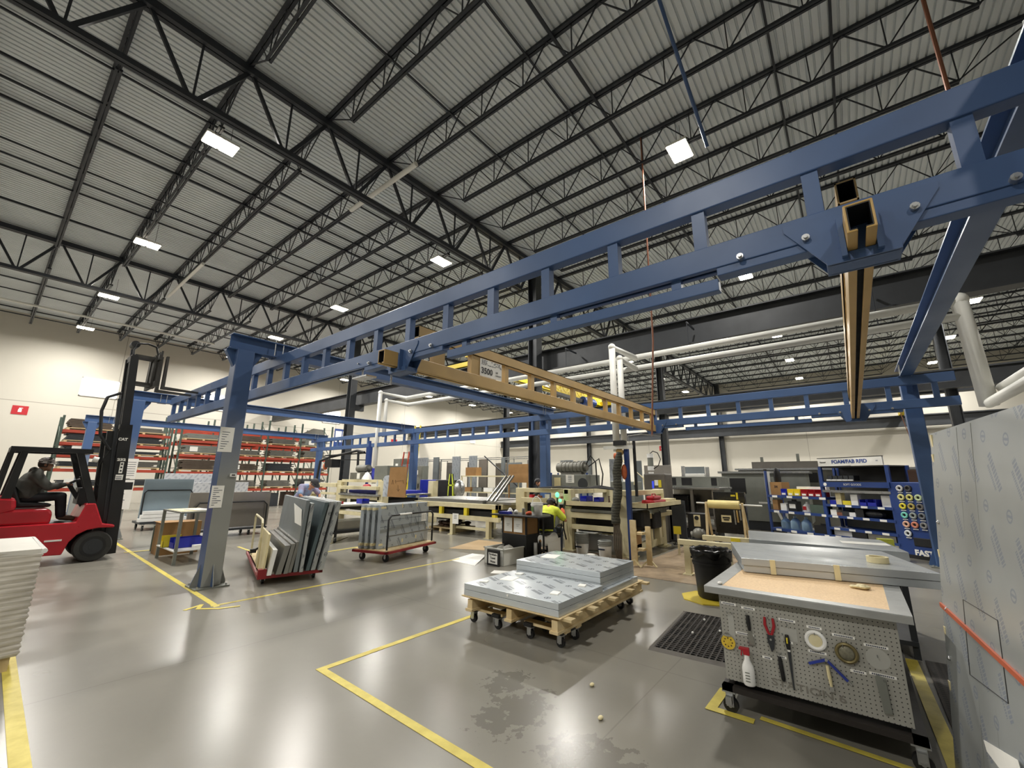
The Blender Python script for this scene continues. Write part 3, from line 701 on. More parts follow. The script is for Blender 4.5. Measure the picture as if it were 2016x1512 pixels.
for a, bb, c, d, l in ((7.55, 8.85, 1.9, 4.0, 'nearest'), (8.86, 12.6, 1.9, 3.6, 'farther'), (7.75, 9.2, 4.01, 6.4, 'under the yellow-shirted worker,')):
    M().b(a, bb, c, d, 0, .005).o('floor_board', 'worn_floor_board', None, 'dirty brown floor board by the cream press, %s sheet' % l, cat='board')
for i, (x, y) in enumerate(((3.45, 1.9), (3.05, 1.62), (5.9, 9.2))):
    M().ball((x, y, .012), .02, 8, 5, (1.3, .9, .6)).o('foam_scrap', 'tape_cream', None, ('pale foam scrap on the floor left of the bench', 'pale foam scrap nearest the bottom edge', 'pale foam scrap beside the yellow tape by the sheet cart')[i], cat='scrap')
# ================================================================ wrapped stack at the left edge
st = T('wrapped_stack', 'stack of sheets in crinkled white plastic wrap at the left edge', 'stack', (-.05, 6.3, 0))
g = M(); NX, NZ = 40, 60; random.seed(11)
def wob(i, k): return .009 * math.sin(k * 1.9 + i * .31 + math.sin(i * .23) * 2) + .004 * math.sin(k * .7 + i * .9)
xa, xb, ya, yb, zt = -1.1, .5, 5.9, 7.12, .98
per = [(xb, yb - (yb - ya) * i / 20) for i in range(21)] + [(xb - (xb - xa) * i / 24, ya) for i in range(1, 25)] + [(xa, ya + (yb - ya) * i / 20) for i in range(1, 21)] + [(xa + (xb - xa) * i / 24, yb) for i in range(1, 24)]
n = len(per)
for k in range(61):
    z = .12 + (zt - .12) * k / 60
    for i, (x, y) in enumerate(per):
        d = wob(i, k * 1.0); cx, cy = (xa + xb) / 2, (ya + yb) / 2; g.v.append((x + (x - cx) * d, y + (y - cy) * d, z))
for k in range(60):
    for i in range(n): g.f.append((k * n + i, (k + 1) * n + i, (k + 1) * n + (i + 1) % n, k * n + (i + 1) % n))
m, t, b = newmat('stretch_wrap', 'd4cfc4', .3); src, xyz = coords(t); nn = noise(t, src, 6, 4); ly = (xyz[2] / .032 + nn * .6).fr().lt(.14)
t.links.new(mixc(t, ly * .25, mixc(t, nn, lin('b8b2a6'), lin('e0dbd0')), lin('6f6a60')), b.inputs['Base Color'])
g.o('wrap', 'stretch_wrap', st, w=True, smooth='all')
M().b(xa, xb - .01, ya, yb - .01, zt - .02, zt + .02).o('top_sheet', mat('foam_board', 'd6d3ca', .6, 0, .06, 2), st, w=True)
M().tube([(xb + .01, ya, zt + .0), (xb + .012, yb, zt), (xa, yb + .012, zt)], .022, 8).o('wrap_edge', 'white_plastic', st, w=True, smooth=True)
M().b(xa, xb - .04, ya + .04, yb - .04, 0, .12).o('pallet_base', 'wood', st, w=True)
# ================================================================ red forklift, facing +x
fk = T('forklift', 'red forklift truck with black mast raised, numbered 232', 'forklift', (1.0, 12.6, 0))
mat('truck_red', 'b3202c', .3, 0, .08, 2)
def side(pts, ya, yb, nm, mt, par=fk, bev=.02, **k): return M().prism(pts, 'y', ya, yb).o(nm, mt, par, w=True, bev=bev, **k)
bd = side([(-.75, .2), (.95, .19), (1.27, .18), (1.33, .4), (1.42, .53), (1.55, .61), (1.72, .64), (1.95, .63), (1.95, .68), (1.76, .72), (1.6, 1.12), (1.46, 1.12), (1.37, .77), (-.75, .75)], 12.02, 13.22, 'chassis', 'truck_red')
side([(-.7, .76), (1.03, .76), (1.03, .97), (.98, 1.04), (-.7, 1.04)], 12.1, 13.14, 'hood', 'truck_red', bev=.05)
side([(-.95, .25), (-.55, .22), (-.45, .7), (.56, 1.04), (.52, 1.26), (.34, 1.28), (-.8, 1.25), (-.98, .9)], 12.06, 13.18, 'counterweight', 'truck_red', bev=.06)
M().b(1.0, 1.23, 12.005, 12.02, .44, .47).o('hull_stripe', 'white_paint', fk, w=True)
sg = side([(.52, 1.06), (1.0, 1.06), (1.02, 1.12), (.6, 1.17), (.47, 1.5), (.38, 1.52), (.5, 1.15)], 12.35, 12.95, 'seat', 'black', bev=.04)
M().b(1.02, 1.42, 12.1, 13.14, .72, .77).o('floor_plate', 'black', fk, w=True)
# overhead guard
roof = M()
for i in range(8): roof.b(.33 + i * .135, .38 + i * .135, 12.1, 13.1, 2.13, 2.17)
roof.b(.3, 1.4, 12.06, 12.13, 2.1, 2.19).b(.3, 1.4, 13.07, 13.14, 2.1, 2.19).b(.3, .37, 12.1, 13.1, 2.1, 2.19).b(1.33, 1.4, 12.1, 13.1, 2.1, 2.19)
og = roof.o('overhead_guard', 'black', fk, w=True)
for y in (12.07, 13.05):
    each([M().prism([(1.16, 2.12), (1.27, 2.12), (1.62, 1.08), (1.5, 1.08)], 'y', y, y + .07), M().prism([(.44, 2.12), (.53, 2.12), (.46, 1.25), (.34, 1.25)], 'y', y, y + .07), M().prism([(.3, 2.15), (.36, 2.15), (.3, 1.25), (.22, 1.25)], 'y', y, y + .07)], 'guard_post', 'black', og, w=True)
# wheels
for x, r in ((1.69, .29), (-.25, .27)):
    for y in (12.03, 12.98):
        wv = M().tube([(x, y, r), (x, y + .05, r), (x, y + .17, r), (x, y + .22, r)], [r * .93, r, r, r * .93], 28).o('wheel', 'rubber', fk, w=True, smooth=True)
        M().cyl((x, y - .006, r), (x, y + .22, r), r * .66, 20).o('rim', 'black', wv, w=True, smooth=True)
        M().cyl((x, y - .02, r), (x, y, r), r * .22, 12).cyl((x, y - .012, r), (x, y, r), r * .5, 16).o('hub', 'dark_steel', wv, w=True)
M().b(1.9, 2.06, 12.3, 12.9, .12, .5).o('axle_carrier', 'black', fk, w=True)
# mast leans back a little: x = 2.19 at floor, -0.055 per metre
def mx(z): return 1.98 - .055 * z
mast = None
om = M()
for y in (12.2, 12.92): om.bar((mx(.1), y, .1), (mx(2.75), y, 2.75), .1, .2); om.bar((mx(.1) - .2, y + (.07 if y < 12.5 else -.07), .1), (mx(2.6) - .2, y + (.07 if y < 12.5 else -.07), 2.6), .09, .16)
mast = om.o('outer_mast', 'black', fk, w=True)
im = M()
for y in (12.32, 12.83): im.bar((mx(1.6) + .0, y, 1.6), (mx(4.3), y, 4.3), .075, .14)
im.bar((mx(4.25), 12.3, 4.27), (mx(4.25), 12.85, 4.27), .1, .14); im.o('inner_mast', 'black', mast, w=True)
cm = M()
for z in (.35, 1.3, 2.35, 2.7): cm.bar((mx(z) - .06, 12.2, z), (mx(z) - .06, 12.92, z), .08, .1)
cm.o('mast_crossbar', 'black', mast, w=True)
M().bar((mx(.3) - .12, 12.24, .3), (mx(3.3) - .16, 12.24, 3.3), .06).o('lift_cylinder', 'dark_steel', mast, w=True)
M().bar((mx(2.2) - .16, 12.24, 2.2), (mx(3.45) - .16, 12.24, 3.45), .035).o('piston_rod', 'steel', mast, w=True)
M().bar((mx(1.2) - .05, 12.56, 1.2), (mx(4.5) - .02, 12.56, 4.5), .05).o('centre_cylinder', 'dark_steel', mast, w=True)
M().cyl((mx(4.55) - .0, 12.38, 4.6), (mx(4.55), 12.62, 4.6), .08, 14).o('hose_pulley', 'black', mast, w=True, smooth=True)
hs = M()
for k, y in enumerate((12.36, 12.42)):
    hs.tube([(mx(4.0), y, 4.0), (mx(4.4) - .02, y, 4.45), (mx(4.5) + .02, y, 4.62), (mx(4.4) + .2, y, 4.66), (mx(4.4) + .36, y, 4.62), (mx(4.2) + .42, y, 4.4)], .014, 8)
    hs.tube([(mx(2.2) - .2, y - .15, 2.2), (mx(2.2) - .3, y - .1, 1.9), (mx(1.5) - .32, y, 1.5), (mx(1.2) - .1, y, 1.15), (mx(.8), y - .1, .9)], .016, 8)
hs.tube([(mx(3.4) - .16, 12.2, 3.42), (mx(3.3) - .36, 12.2, 3.3), (mx(3) - .42, 12.2, 3.0), (mx(2.6) - .38, 12.2, 2.5), (mx(2.3) - .2, 12.2, 2.2)], .03, 8)
hs.o('hose', 'black', mast, w=True, smooth=True)
cg = M()
for z in (3.72, 4.34): cg.bar((mx(4) + .4, 12.1, z), (mx(4) + .4, 13.05, z), .05, .12).bar((mx(4), 12.5, z), (mx(4) + .4, 12.5, z), .3, .06)
for k in range(7): cg.bar((mx(4) + .42, 12.14 + k * .145, 3.7), (mx(4) + .42, 12.14 + k * .145, 4.5), .035)
cg.b(2.1, 2.25, 12.3, 12.5, 3.7, 4.4).b(2.1, 2.25, 12.65, 12.85, 3.7, 4.4)
car = cg.o('fork_carriage', mat('worn_black', '3a3834', .55, .2, .2, 4), mast, w=True)
fks = [M().prism([(2.3, 3.64), (2.3, 4.42), (2.345, 4.42), (2.36, 3.7), (3.3, 3.67), (3.3, 3.655), (2.36, 3.635)], 'y', y, y + .11) for y in (12.25, 12.8)]
each(fks, 'fork', 'worn_black', mast, w=True)
text('mast_lettering', 'CAT', .075, 'paper', fk, (mx(2.43) - .03, 12.149, 2.43), (90, 0, 0), bold=.004, world=True)
text('truck_number', '232', .07, 'paper', fk, (mx(1.98) - .01, 12.149, 2.0), (90, 0, 0), bold=.004, world=True, sx=1.3)
lb = M().b(mx(1.75) - .03, mx(1.75) + .03, 12.146, 12.151, 1.72, 1.95).o('safety_label', 'paper', fk, w=True)
M().b(mx(1.6) - .07, mx(1.6) + .05, 12.146, 12.151, 1.58, 1.69).o('serial_label', 'paper', fk, w=True)
k = M()
for z in (1.75, 1.82, 1.89): k.ball((mx(1.75), 12.146, z + .02), .018, 8, 6, (1, .2, 1))
k.o('label_print', 'black', lb, w=True)
for z0 in (1.6, 1.64): M().b(mx(1.6) - .06, mx(1.6) + .03, 12.144, 12.147, z0, z0 + .012).o('serial_print', 'ink', fk, w=True)
# controls
sw = M(); rr = .18; cc = Vector((1.2, 12.6, 1.5)); ax = Vector((.55, 0, -.83)).normalized(); u = Vector((0, 1, 0)); v = ax.cross(u)
sw.tube([tuple(cc + (u * math.cos(a * math.pi / 10) + v * math.sin(a * math.pi / 10)) * rr) for a in range(21)], .014, 8)
for a in (0, 2.1, 4.2): sw.bar(tuple(cc), tuple(cc + (u * math.cos(a) + v * math.sin(a)) * rr), .02)
whl = sw.o('steering_wheel', 'black', fk, w=True, smooth=True)
M().bar(tuple(cc), (1.5, 12.6, 1.0), .07).b(1.35, 1.5, 12.3, 12.9, 1.1, 1.42).o('dashboard', 'black', fk, w=True)
M().tube([(1.4, 12.3, 1.4), (1.32, 12.28, 1.62)], .01, 6).ball((1.32, 12.28, 1.63), .025).tube([(1.42, 12.36, 1.4), (1.36, 12.34, 1.6)], .01, 6).ball((1.36, 12.34, 1.61), .025).o('lever', 'black', fk, w=True, smooth=True)
M().cyl((1.42, 12.12, 2.0), (1.5, 12.12, 1.98), .055, 14).o('work_lamp', 'white_plastic', fk, w=True)
Jd = dict(pelvis=(-.17, 0, 1.27), chest=(-.15, 0, 1.54), neck=(-.1, 0, 1.74), head=(-.03, 0, 1.88), look=(1, -.1, -.12))
for s, q in (('l', 1), ('r', -1)):
    Jd.update({'shoulder_' + s: (-.15, .2 * q, 1.67), 'elbow_' + s: (.06, .27 * q, 1.44), 'hand_' + s: (.33, .13 * q, 1.5), 'hip_' + s: (-.2, .1 * q, 1.24), 'knee_' + s: (.28, .14 * q, 1.26), 'ankle_' + s: (.34, .14 * q, .87), 'toe_' + s: (.5, .15 * q, .82)})
person('person', 'person in dark grey jacket and dark cap seated driving the red forklift', (.85, 12.6, 0), 0, Jd, mat('jacket_grey', '44443f', .8, 0, .15, 8), mat('jeans_black', '1b1c20', .85), mat('boot_brown', '4c3a2a', .7), cap=mat('cap_dark', '2b2022', .7, 0, .35, 25, 'b9b2aa'), hood=True, brim=True, bulk=1.18, skin=mat('skin_tan', '9a6f58', .6))
# ================================================================ grey shelf table, box, bollard by the first post
tb = T('shelf_table', 'small grey steel two-shelf table with papers on top beside the first blue post', 'table', (2.95, 11.0, 0))
M().b(2.62, 3.27, 10.35, 11.65, .95, .975).o('table_top', 'grey_steel', tb, w=True); M().b(2.6, 3.25, 10.36, 11.6, .24, .262).o('lower_shelf', 'white_plastic', tb, w=True)
for x in (2.64, 3.24):
    for y in (10.38, 11.6): M().prism([(x - .025, y - .025), (x + .025, y - .025), (x + .025, y + .025), (x - .025, y + .025)], 'z', 0, .95).o('leg', 'grey_steel', tb, w=True)
M().b(2.66, 3.2, 10.5, 11.5, .975, .982).o('paper_sheet', 'tape_cream', None, 'cream sheet covering the grey shelf table', cat='paper')
M().rb(3.0, 10.75, .982, .3, .4, .02, 20).o('paper_pad', 'paper', None, 'white paper pad lying on the grey shelf table', cat='paper')
M().tube([(3.05 + .16 * math.cos(a * .35), 10.6 + .2 * math.sin(a * .35), .993) for a in range(19)], .01, 6).o('cable_loop', 'white_plastic', None, 'loop of white cable on the grey shelf table', cat='cable')
def bin_(nm, label, x, y, z, sx, sy, sz, mt, rz=0, group=None, lip=True, cat='bin'):
    g = M(); a, b2, t_ = sx / 2, sy / 2, .008
    g.b(-a, a, -b2, b2, 0, t_).b(-a, a, b2 - t_, b2, 0, sz).b(-a, -a + t_, -b2, b2, 0, sz).b(a - t_, a, -b2, b2, 0, sz).b(-a, a, -b2, -b2 + t_, 0, sz * (.55 if lip else 1))
    o = g.o(nm, mt, None, label, cat=cat, group=group); o.location = (x, y, z); o.rotation_euler.z = math.radians(rz); return o
bin_('parts_bin', 'blue plastic bin on the lower shelf of the grey table', 2.92, 10.85, .262, .3, .5, .19, 'blue_bin', -90)
bin_('parts_bin', 'yellow plastic bin at the end of the lower shelf of the grey table', 2.72, 11.1, .262, .16, .3, .22, 'yellow', -90)
M().b(2.95, 3.2, 10.42, 10.6, .262, .32).o('white_box', 'paper', None, 'white carton on the near end of the grey table shelf', cat='box')
cb = T('cardboard_box', 'tall brown cardboard box behind the grey shelf table', 'box', (3.05, 12.15, 0)); M().b(2.7, 3.42, 11.85, 12.4, .0, .67).o('carton', 'card', cb, w=True); M().b(2.66, 3.0, 11.83, 12.42, .67, .676).o('flap', 'card', cb, w=True)
bl = T('bollard', 'dark grey-green bollard behind the cardboard box', 'bollard', (2.82, 12.72, 0)); M().cyl((0, 0, 0), (0, 0, .55), .075, 16).ball((0, 0, .55), .075, 16, 8, (1, 1, .4)).o('tube', 'rack_green', bl, smooth=True)
# ================================================================ sheet carts
def sheet(nm, label, x0, x1, y0, y1, z0, z1, mt, group=None, cat='metal panel', bev=.004):
    return M().b(x0, x1, y0, y1, z0, z1).o(nm, mt, None, label, cat=cat, group=group, bev=bev)
bc = T('sheet_cart', 'platform cart with black tube rail carrying the blue-grey board beyond the forklift', 'cart', (4.05, 18.0, 0))
M().b(3.4, 4.75, 17.45, 18.5, .2, .26).o('deck', 'dark_steel', bc, w=True)
M().tube([(3.44, 17.74, .26), (3.44, 17.74, 1.14), (3.5, 17.74, 1.22), (4.64, 17.74, 1.22), (4.7, 17.74, 1.14), (4.7, 17.74, .26)], .018, 8).o('rail', 'black', bc, w=True, smooth=True)
for x in (3.5, 4.6):
    for y in (17.55, 18.4): castor(bc, x - 4.05, y - 18.0, .08, .2)
sheet('board', 'blue-grey board standing on the cart beyond the forklift', 3.4, 4.7, 17.77, 17.85, .3, 1.58, 'sheet_bluegrey', cat='board')
for i in range(3): sheet('insulation_strip', 'white foam strip in the low stack in front of the blue-grey board, %s one' % ('bottom', 'middle', 'top')[i], 3.36 + .05 * i, 4.6 - .08 * i, 17.5, 17.7, .27 + .11 * i, .37 + .11 * i, 'white_plastic', 'white foam strips on the cart', 'foam strip')
sc = T('sheet_cart', 'platform cart with black tube rail holding the big stainless panel behind the first post', 'cart', (4.75, 14.35, 0))
M().b(3.8, 5.75, 14.1, 14.9, .17, .22).o('deck', 'dark_steel', sc, w=True)
M().tube([(3.86, 14.14, .22), (3.86, 14.14, .8), (3.96, 14.14, .95), (5.6, 14.14, .95), (5.7, 14.14, .85), (5.7, 14.14, .22)], .022, 8).o('rail', 'black', sc, w=True, smooth=True)
for x in (4.0, 5.3):
    for y in (14.2, 14.8): castor(sc, x - 4.75, y - 14.35, .07, .17)
sheet('stainless_sheet', 'large plain stainless panel standing on a cart behind the first blue post', 3.74, 5.8, 14.22, 14.28, .24, 1.23, mat('stainless', 'a5a099', .33, .85, .12, 1.2))
rb = T('sheet_rack', 'low dark stand holding the white filmed sheets in front of the racks', 'stand', (5.5, 19.6, 0)); M().b(4.2, 7.2, 19.3, 20.2, .1, .2).b(4.3, 4.4, 19.35, 20.1, 0, .1).b(7.0, 7.1, 19.35, 20.1, 0, .1).b(4.25, 4.32, 20.05, 20.12, .2, 1.5).b(7.1, 7.17, 20.05, 20.12, .2, 1.3).o('frame', 'dark_steel', rb, w=True)
sheet('filmed_sheet', 'tall white sheet with printed film standing behind the blue-grey board', 4.3, 6.05, 19.75, 19.8, .2, 1.78, 'film_white_xz')
sheet('filmed_sheet', 'lower white sheet with printed film standing behind the stainless panel', 5.1, 7.0, 19.4, 19.45, .2, 1.46, 'film_white_xz')
# cart with upright panels seen edge on
ca = T('platform_cart', 'red platform cart loaded with upright grey panels right of the first post', 'cart', (3.0, 7.46, 0))
M().b(3.03, 3.92, 7.5, 10.2, .125, .15).o('deck', 'wood', ca, w=True); M().b(3.0, 3.95, 7.46, 7.52, .1, .15).b(3.0, 3.95, 10.18, 10.24, .1, .15).b(3.0, 3.05, 7.46, 10.24, .1, .15).b(3.9, 3.95, 7.46, 10.24, .1, .15).b(3.0, 3.12, 7.44, 7.56, .1, .24).o('frame', mat('cart_red', '8c1d24', .4, 0, .12, 3), ca, w=True)
M().tube([(3.02, 9.3, .2), (3.02, 9.3, .9), (3.02, 9.2, .95), (3.02, 8.0, .95), (3.02, 7.9, .9), (3.02, 7.9, .2)], .018, 8).o('rail', 'cream', ca, w=True, smooth=True)
M().b(2.9, 2.99, 8.0, 8.08, .42, .48).bar((2.94, 8.04, .45), (3.04, 8.04, .5), .03).o('latch', 'black', ca, w=True)
for x in (3.1, 3.85):
    for y in (7.65, 10.0): castor(ca, x - 3.0, y - 7.46, .048, .1)
ca.rotation_euler.z = math.radians(-16.5)
film('film_edge', 'b4b8b8', 'xz', '30363f', .35, .5, 62, .5, .1, .8)
PA = [(3.06, 3.09, .03, .78, 7.6, 1.3, 'tape_cream', 'cream faced sheet, leftmost on the red cart of upright panels'),
      (3.12, 3.17, .06, .55, 7.5, 1.9, 'white_plastic', 'short pale panel behind the cream sheet on the red cart'),
      (3.24, 3.33, .08, .6, 7.5, 2.5, 'sheet_edge', 'short bright panel, second from the cream sheet on the red cart'),
      (3.35, 3.42, .06, .62, 7.5, 2.5, 'sheet_edge', 'short bright panel, third from the cream sheet on the red cart'),
      (3.42, 3.5, .05, .64, 7.55, 2.6, 'sheet_edge', 'short bright panel against the first tall panel on the red cart'),
      (3.5, 3.58, .06, 1.3, 7.55, 2.7, 'sheet_grey', 'tall grey panel with a white paper, first of the tall ones on the red cart'),
      (3.58, 3.65, .05, 1.25, 7.5, 2.6, 'film_edge', 'tall panel just right of the one with the white paper on the red cart'),
      (3.68, 3.88, .06, 1.26, 7.56, 2.6, 'sheet_teal', 'leaning dark grey panel, third of the tall ones on the red cart'),
      (3.76, 3.96, .07, 1.27, 7.56, 2.7, 'film_edge', 'leaning filmed panel, second from the right on the red cart'),
      (3.86, 4.06, .08, 1.27, 7.5, 2.7, 'film_edge', 'leaning filmed panel at the right end of the red cart')]
mat('sheet_teal', '58666a', .35, .3, .1, 1.5)
for xb_, xt_, th, zt_, y0_, dp, mt, lb_ in PA:
    y0_ -= .12; g = M().prism([(xb_, .155), (xb_ + th, .155), (xt_ + th, zt_ - .02), (xt_, zt_ - .02)], 'y', y0_, y0_ + dp)
    o = g.o('upright_sheet', mt, None, lb_, cat='metal panel', group='upright panels on the red cart', bev=.003)
    if 'white paper' in lb_:
        M().prism([(8.5, 1.18), (7.62, 1.12), (7.5, .86), (7.62, .56), (8.2, .86)], 'x', xt_ - .03, xt_ - .028).o('taped_paper', 'paper', o, 'white paper taped on', w=True)
    spin(o, (3.0, 7.46), -16.5)
# cart with taped stack of grey filmed panels
PV = (5.33, 7.42)
cbt = T('platform_cart', 'red platform cart with black tube rail carrying the taped filmed panels', 'cart', (5.33, 7.42, 0))
M().b(5.36, 7.0, 7.46, 8.3, .2, .235).o('deck', 'wood', cbt, w=True)
M().b(5.33, 7.03, 7.42, 7.48, .17, .215).b(5.33, 7.03, 8.27, 8.33, .17, .215).b(5.33, 5.39, 7.42, 8.33, .17, .215).b(6.97, 7.03, 7.42, 8.33, .17, .215).o('frame', 'cart_red', cbt, w=True)
M().tube([(5.42, 7.5, .235), (5.42, 7.5, .82), (5.5, 7.5, .9), (6.88, 7.5, .9), (6.96, 7.5, .84), (6.96, 7.5, .235)], .02, 10).o('rail', 'black', cbt, w=True, smooth=True)
M().bar((5.42, 7.5, .5), (6.96, 7.5, .5), .025).o('rail_bar', 'steel', cbt, w=True); M().tube([(5.75, 7.5, .903), (6.15, 7.5, .903)], .022, 10).o('rail_sleeve', 'paper', cbt, 'white sleeve on the rail', w=True)
for x in (5.5, 6.85):
    for y in (7.58, 8.2): castor(cbt, x - 5.33, y - 7.42, .072, .17)
cbt.rotation_euler.z = math.radians(14)
for i in range(4):
    y0_ = 7.72 + i * .13
    o = sheet('filmed_sheet', 'grey filmed panel on the red rail cart, %s' % ('nearest, with a white label and tape', 'second, behind the labelled one', 'third from the front', 'rearmost')[i], 5.42 - .03 * i, 7.0, y0_, y0_ + .09, .24, 1.1, 'film_xz', 'taped filmed panels on the rail cart')
    tp = [(5.38 - .03 * i, 5.5 - .03 * i, 1.0, 1.05), (5.38 - .03 * i, 5.5 - .03 * i, .3, .35)] if i else [(5.41, 5.56, 1.03, 1.07), (5.41, 5.52, .3, .34), (6.05, 6.08, 1.02, 1.11), (6.55, 6.58, 1.02, 1.11), (6.94, 7.003, 1.0, 1.11), (6.1, 6.14, .3, .37), (6.55, 6.59, .33, .4), (6.94, 6.97, .5, .54)]
    for a, bb, c, d in tp: M().b(a, bb, y0_ - .003, y0_ + (.05 if i else .002), c, d).o('masking_tape', 'tape_cream', o, w=True)
    if i == 0:
        M().b(6.74, 6.92, y0_ - .004, y0_ - .001, .68, .86).o('paper_label', 'paper', o, 'white paper label', w=True)
        k = M()
        for j in range(4): k.b(6.76 + j * .04, 6.77 + j * .04, y0_ - .006, y0_ - .004, .71, .83)
        k.o('label_print', 'grey_steel', o, w=True); k = M()
        for z in (.79, .66): k.b(5.42, 7.0, y0_ - .003, y0_ - .001, z, z + .004)
        k.b(6.38, 6.385, y0_ - .003, y0_ - .001, .55, .86).b(6.64, 6.645, y0_ - .003, y0_ - .001, .55, .86).b(6.38, 6.64, y0_ - .003, y0_ - .001, .86, .865)
        k.o('pencil_line', 'ink', o, w=True)
    spin(o, PV, 12)
# ================================================================ black steel work table and the person in blue
bt_ = T('work_table', 'long black-legged steel table on castors with a white top, tools and bins on it', 'table', (6.4, 11.3, 0))
M().b(5.2, 7.6, 10.75, 11.9, .9, .95).o('table_top', 'white_plastic', bt_, w=True, bev=.004)
M().b(5.22, 7.58, 10.76, 10.8, .84, .9).b(5.22, 7.58, 11.85, 11.89, .84, .9).b(5.22, 7.58, 10.76, 10.8, .22, .27).b(5.22, 7.58, 11.85, 11.89, .22, .27).o('frame', 'black', bt_, w=True)
for x in (5.24, 6.1, 7.52):
    for y in (10.77, 11.83):
        M().b(x, x + .05, y, y + .05, .13, .9).o('leg', 'black', bt_, w=True); castor(bt_, x + .025 - 6.4, y + .025 - 11.3, .055, .13, rz=0)
M().b(5.25, 7.55, 10.8, 11.85, .27, .29).o('lower_shelf', 'dark_steel', bt_, w=True)
sheet('scrap_sheet', 'folded dull steel sheet lying on the lower shelf of the black-legged table', 5.6, 7.3, 10.95, 11.7, .291, .5, 'steel')
bin_('parts_bin', 'bright blue bin on the white top of the black-legged table', 6.95, 10.95, .95, .22, .3, .13, 'blue_bin', 0)
bin_('parts_bin', 'low red tray on the white top of the black-legged table', 6.3, 11.2, .95, .3, .2, .07, 'red', 0)
M().rb(6.6, 10.95, .95, .3, .22, .006, 12).o('paper_sheet', 'paper', None, 'white paper on the black-legged table beside the blue bin', cat='paper')
M().lathe([(.04, 0), (.045, .01), (.045, .14), (.03, .18), (.012, .2), (.012, .26), (0, .262)], 5.95, 11.25, .95, 14).o('squeeze_bottle', 'white_plastic', None, 'white squeeze bottle on the black-legged table', cat='bottle', smooth=True)
dr = T('power_drill', 'black cordless drill lying on the black-legged table', 'drill', (5.7, 11.3, .95)); M().cyl((-.1, 0, .05), (.1, 0, .05), .035, 10).o('body', 'black', dr, smooth=True); M().b(.0, .05, -.12, 0, .02, .07).o('grip', 'red', dr)
M().lathe([(.07, 0), (.09, .02), (.09, .05), (.07, .055), (.07, .02)], 5.55, 11.1, .95, 18).o('tape_roll', 'tape_cream', None, 'cream tape roll on the black-legged table', cat='tape roll', smooth=True)
Jb = dict(pelvis=(-.25, 0, .95), chest=(.05, 0, 1.28), neck=(.22, 0, 1.42), head=(.36, 0, 1.5), look=(.75, 0, -.75), up=(.7, 0, .7))
for s, q in (('l', 1), ('r', -1)):
    Jb.update({'shoulder_' + s: (.1, .2 * q, 1.4), 'elbow_' + s: (.25, .33 * q, 1.17), 'hand_' + s: (.42, .2 * q, 1.0), 'hip_' + s: (-.24, .1 * q, .9), 'knee_' + s: (-.12, .12 * q, .5), 'ankle_' + s: (-.2, .12 * q, .1), 'toe_' + s: (-.02, .13 * q, .045)})
person('person', 'person in light blue t-shirt and dark cap bending over the black-legged table', (6.0, 12.5, 0), -75, Jb, mat('shirt_blue', '8fa9cf', .8, 0, .12, 6, 'a5747f'), mat('jeans_blue', '2d3547', .85), 'boot_brown', cap=mat('cap_grey', '35363a', .7), sleeve='short')
# ================================================================ platforms: pallet with stainless panels on dollies
pl_ = T('pallet', 'long pine pallet carrying the filmed stainless panels', 'pallet', (4.85, 3.1, 0))
for i in range(9):
    x = 3.86 + i * .245
    M().b(x, x + .09, 2.33 + (.06 if i % 2 else 0), 3.8, .285, .31).o('deck_board', 'wood', pl_, w=True)
M().b(3.8, 5.92, 2.42, 3.78, .31, .318).o('deck_sheet', 'wood', pl_, w=True)
for y in (2.5, 3.08, 3.66):
    M().b(3.82, 5.95, y - .035, y + .035, .19, .285).o('stringer', 'wood', pl_, w=True); M().b(3.8, 5.95, y - .05, y + .05, .165, .19).o('bottom_board', 'wood', pl_, w=True)
for i, (x, y) in enumerate(((4.12, 3.55), (4.12, 2.72), (5.72, 3.55), (5.72, 2.8))):
    d = T('furniture_dolly', 'black-ended wooden dolly with castors under the pallet, %s' % ('near left', 'near right', 'far left', 'far right')[i], 'dolly', (x, y, 0), 0, 'dollies under the pallet')
    M().b(-.2, .2, -.24, -.14, .125, .162).b(-.2, .2, .14, .24, .125, .162).o('rubber_end', 'black', d); M().b(-.16, -.06, -.26, .26, .135, .164).b(.06, .16, -.26, .26, .135, .164).o('rail', 'wood', d)
    for a in (-.14, .14):
        for b2 in (-.19, .19): castor(d, a, b2, .045, .125)
def fsheet(label, x0, x1, y0, y1, z0, z1, mt='film_xy', group=None, rz=0):
    return M().b(x0, x1, y0, y1, z0, z1).o('filmed_sheet', mt, None, label, cat='metal panel', group=group, bev=.003)
fsheet('lower of two filmed stainless panels at the near end of the pallet', 3.82, 5.8, 2.45, 3.76, .32, .382, group='filmed panels on the pallet')
p1_ = fsheet('filmed stainless panel with white stickers, upper one at the near end of the pallet', 3.82, 4.78, 2.45, 3.76, .385, .447, group='filmed panels on the pallet')
fsheet('filmed panel in the taller stack on the pallet, bottom one', 4.82, 5.8, 2.5, 3.76, .385, .447, group='filmed panels on the pallet'); fsheet('filmed panel in the taller stack on the pallet, middle one', 4.82, 5.8, 2.5, 3.76, .45, .51, group='filmed panels on the pallet')
p2_ = fsheet('topmost filmed panel of the taller stack on the pallet', 4.82, 5.8, 2.5, 3.76, .513, .573, group='filmed panels on the pallet')
for x, y, sx, sy, rz in ((4.35, 3.5, .22, .17, 12), (4.02, 3.62, .09, .09, 20), (4.62, 3.55, .09, .09, 10), (4.12, 2.68, .12, .09, 15), (4.6, 2.62, .1, .08, 15)): M().rb(x, y, .447, sx, sy, .003 if sx > .2 else .012, rz).o('sticker', 'paper', p1_, 'white paper sticker', w=True)
M().rb(5.35, 3.55, .573, .3, .22, .002, 15).o('sticker', 'paper', p2_, 'white paper sheet', w=True)
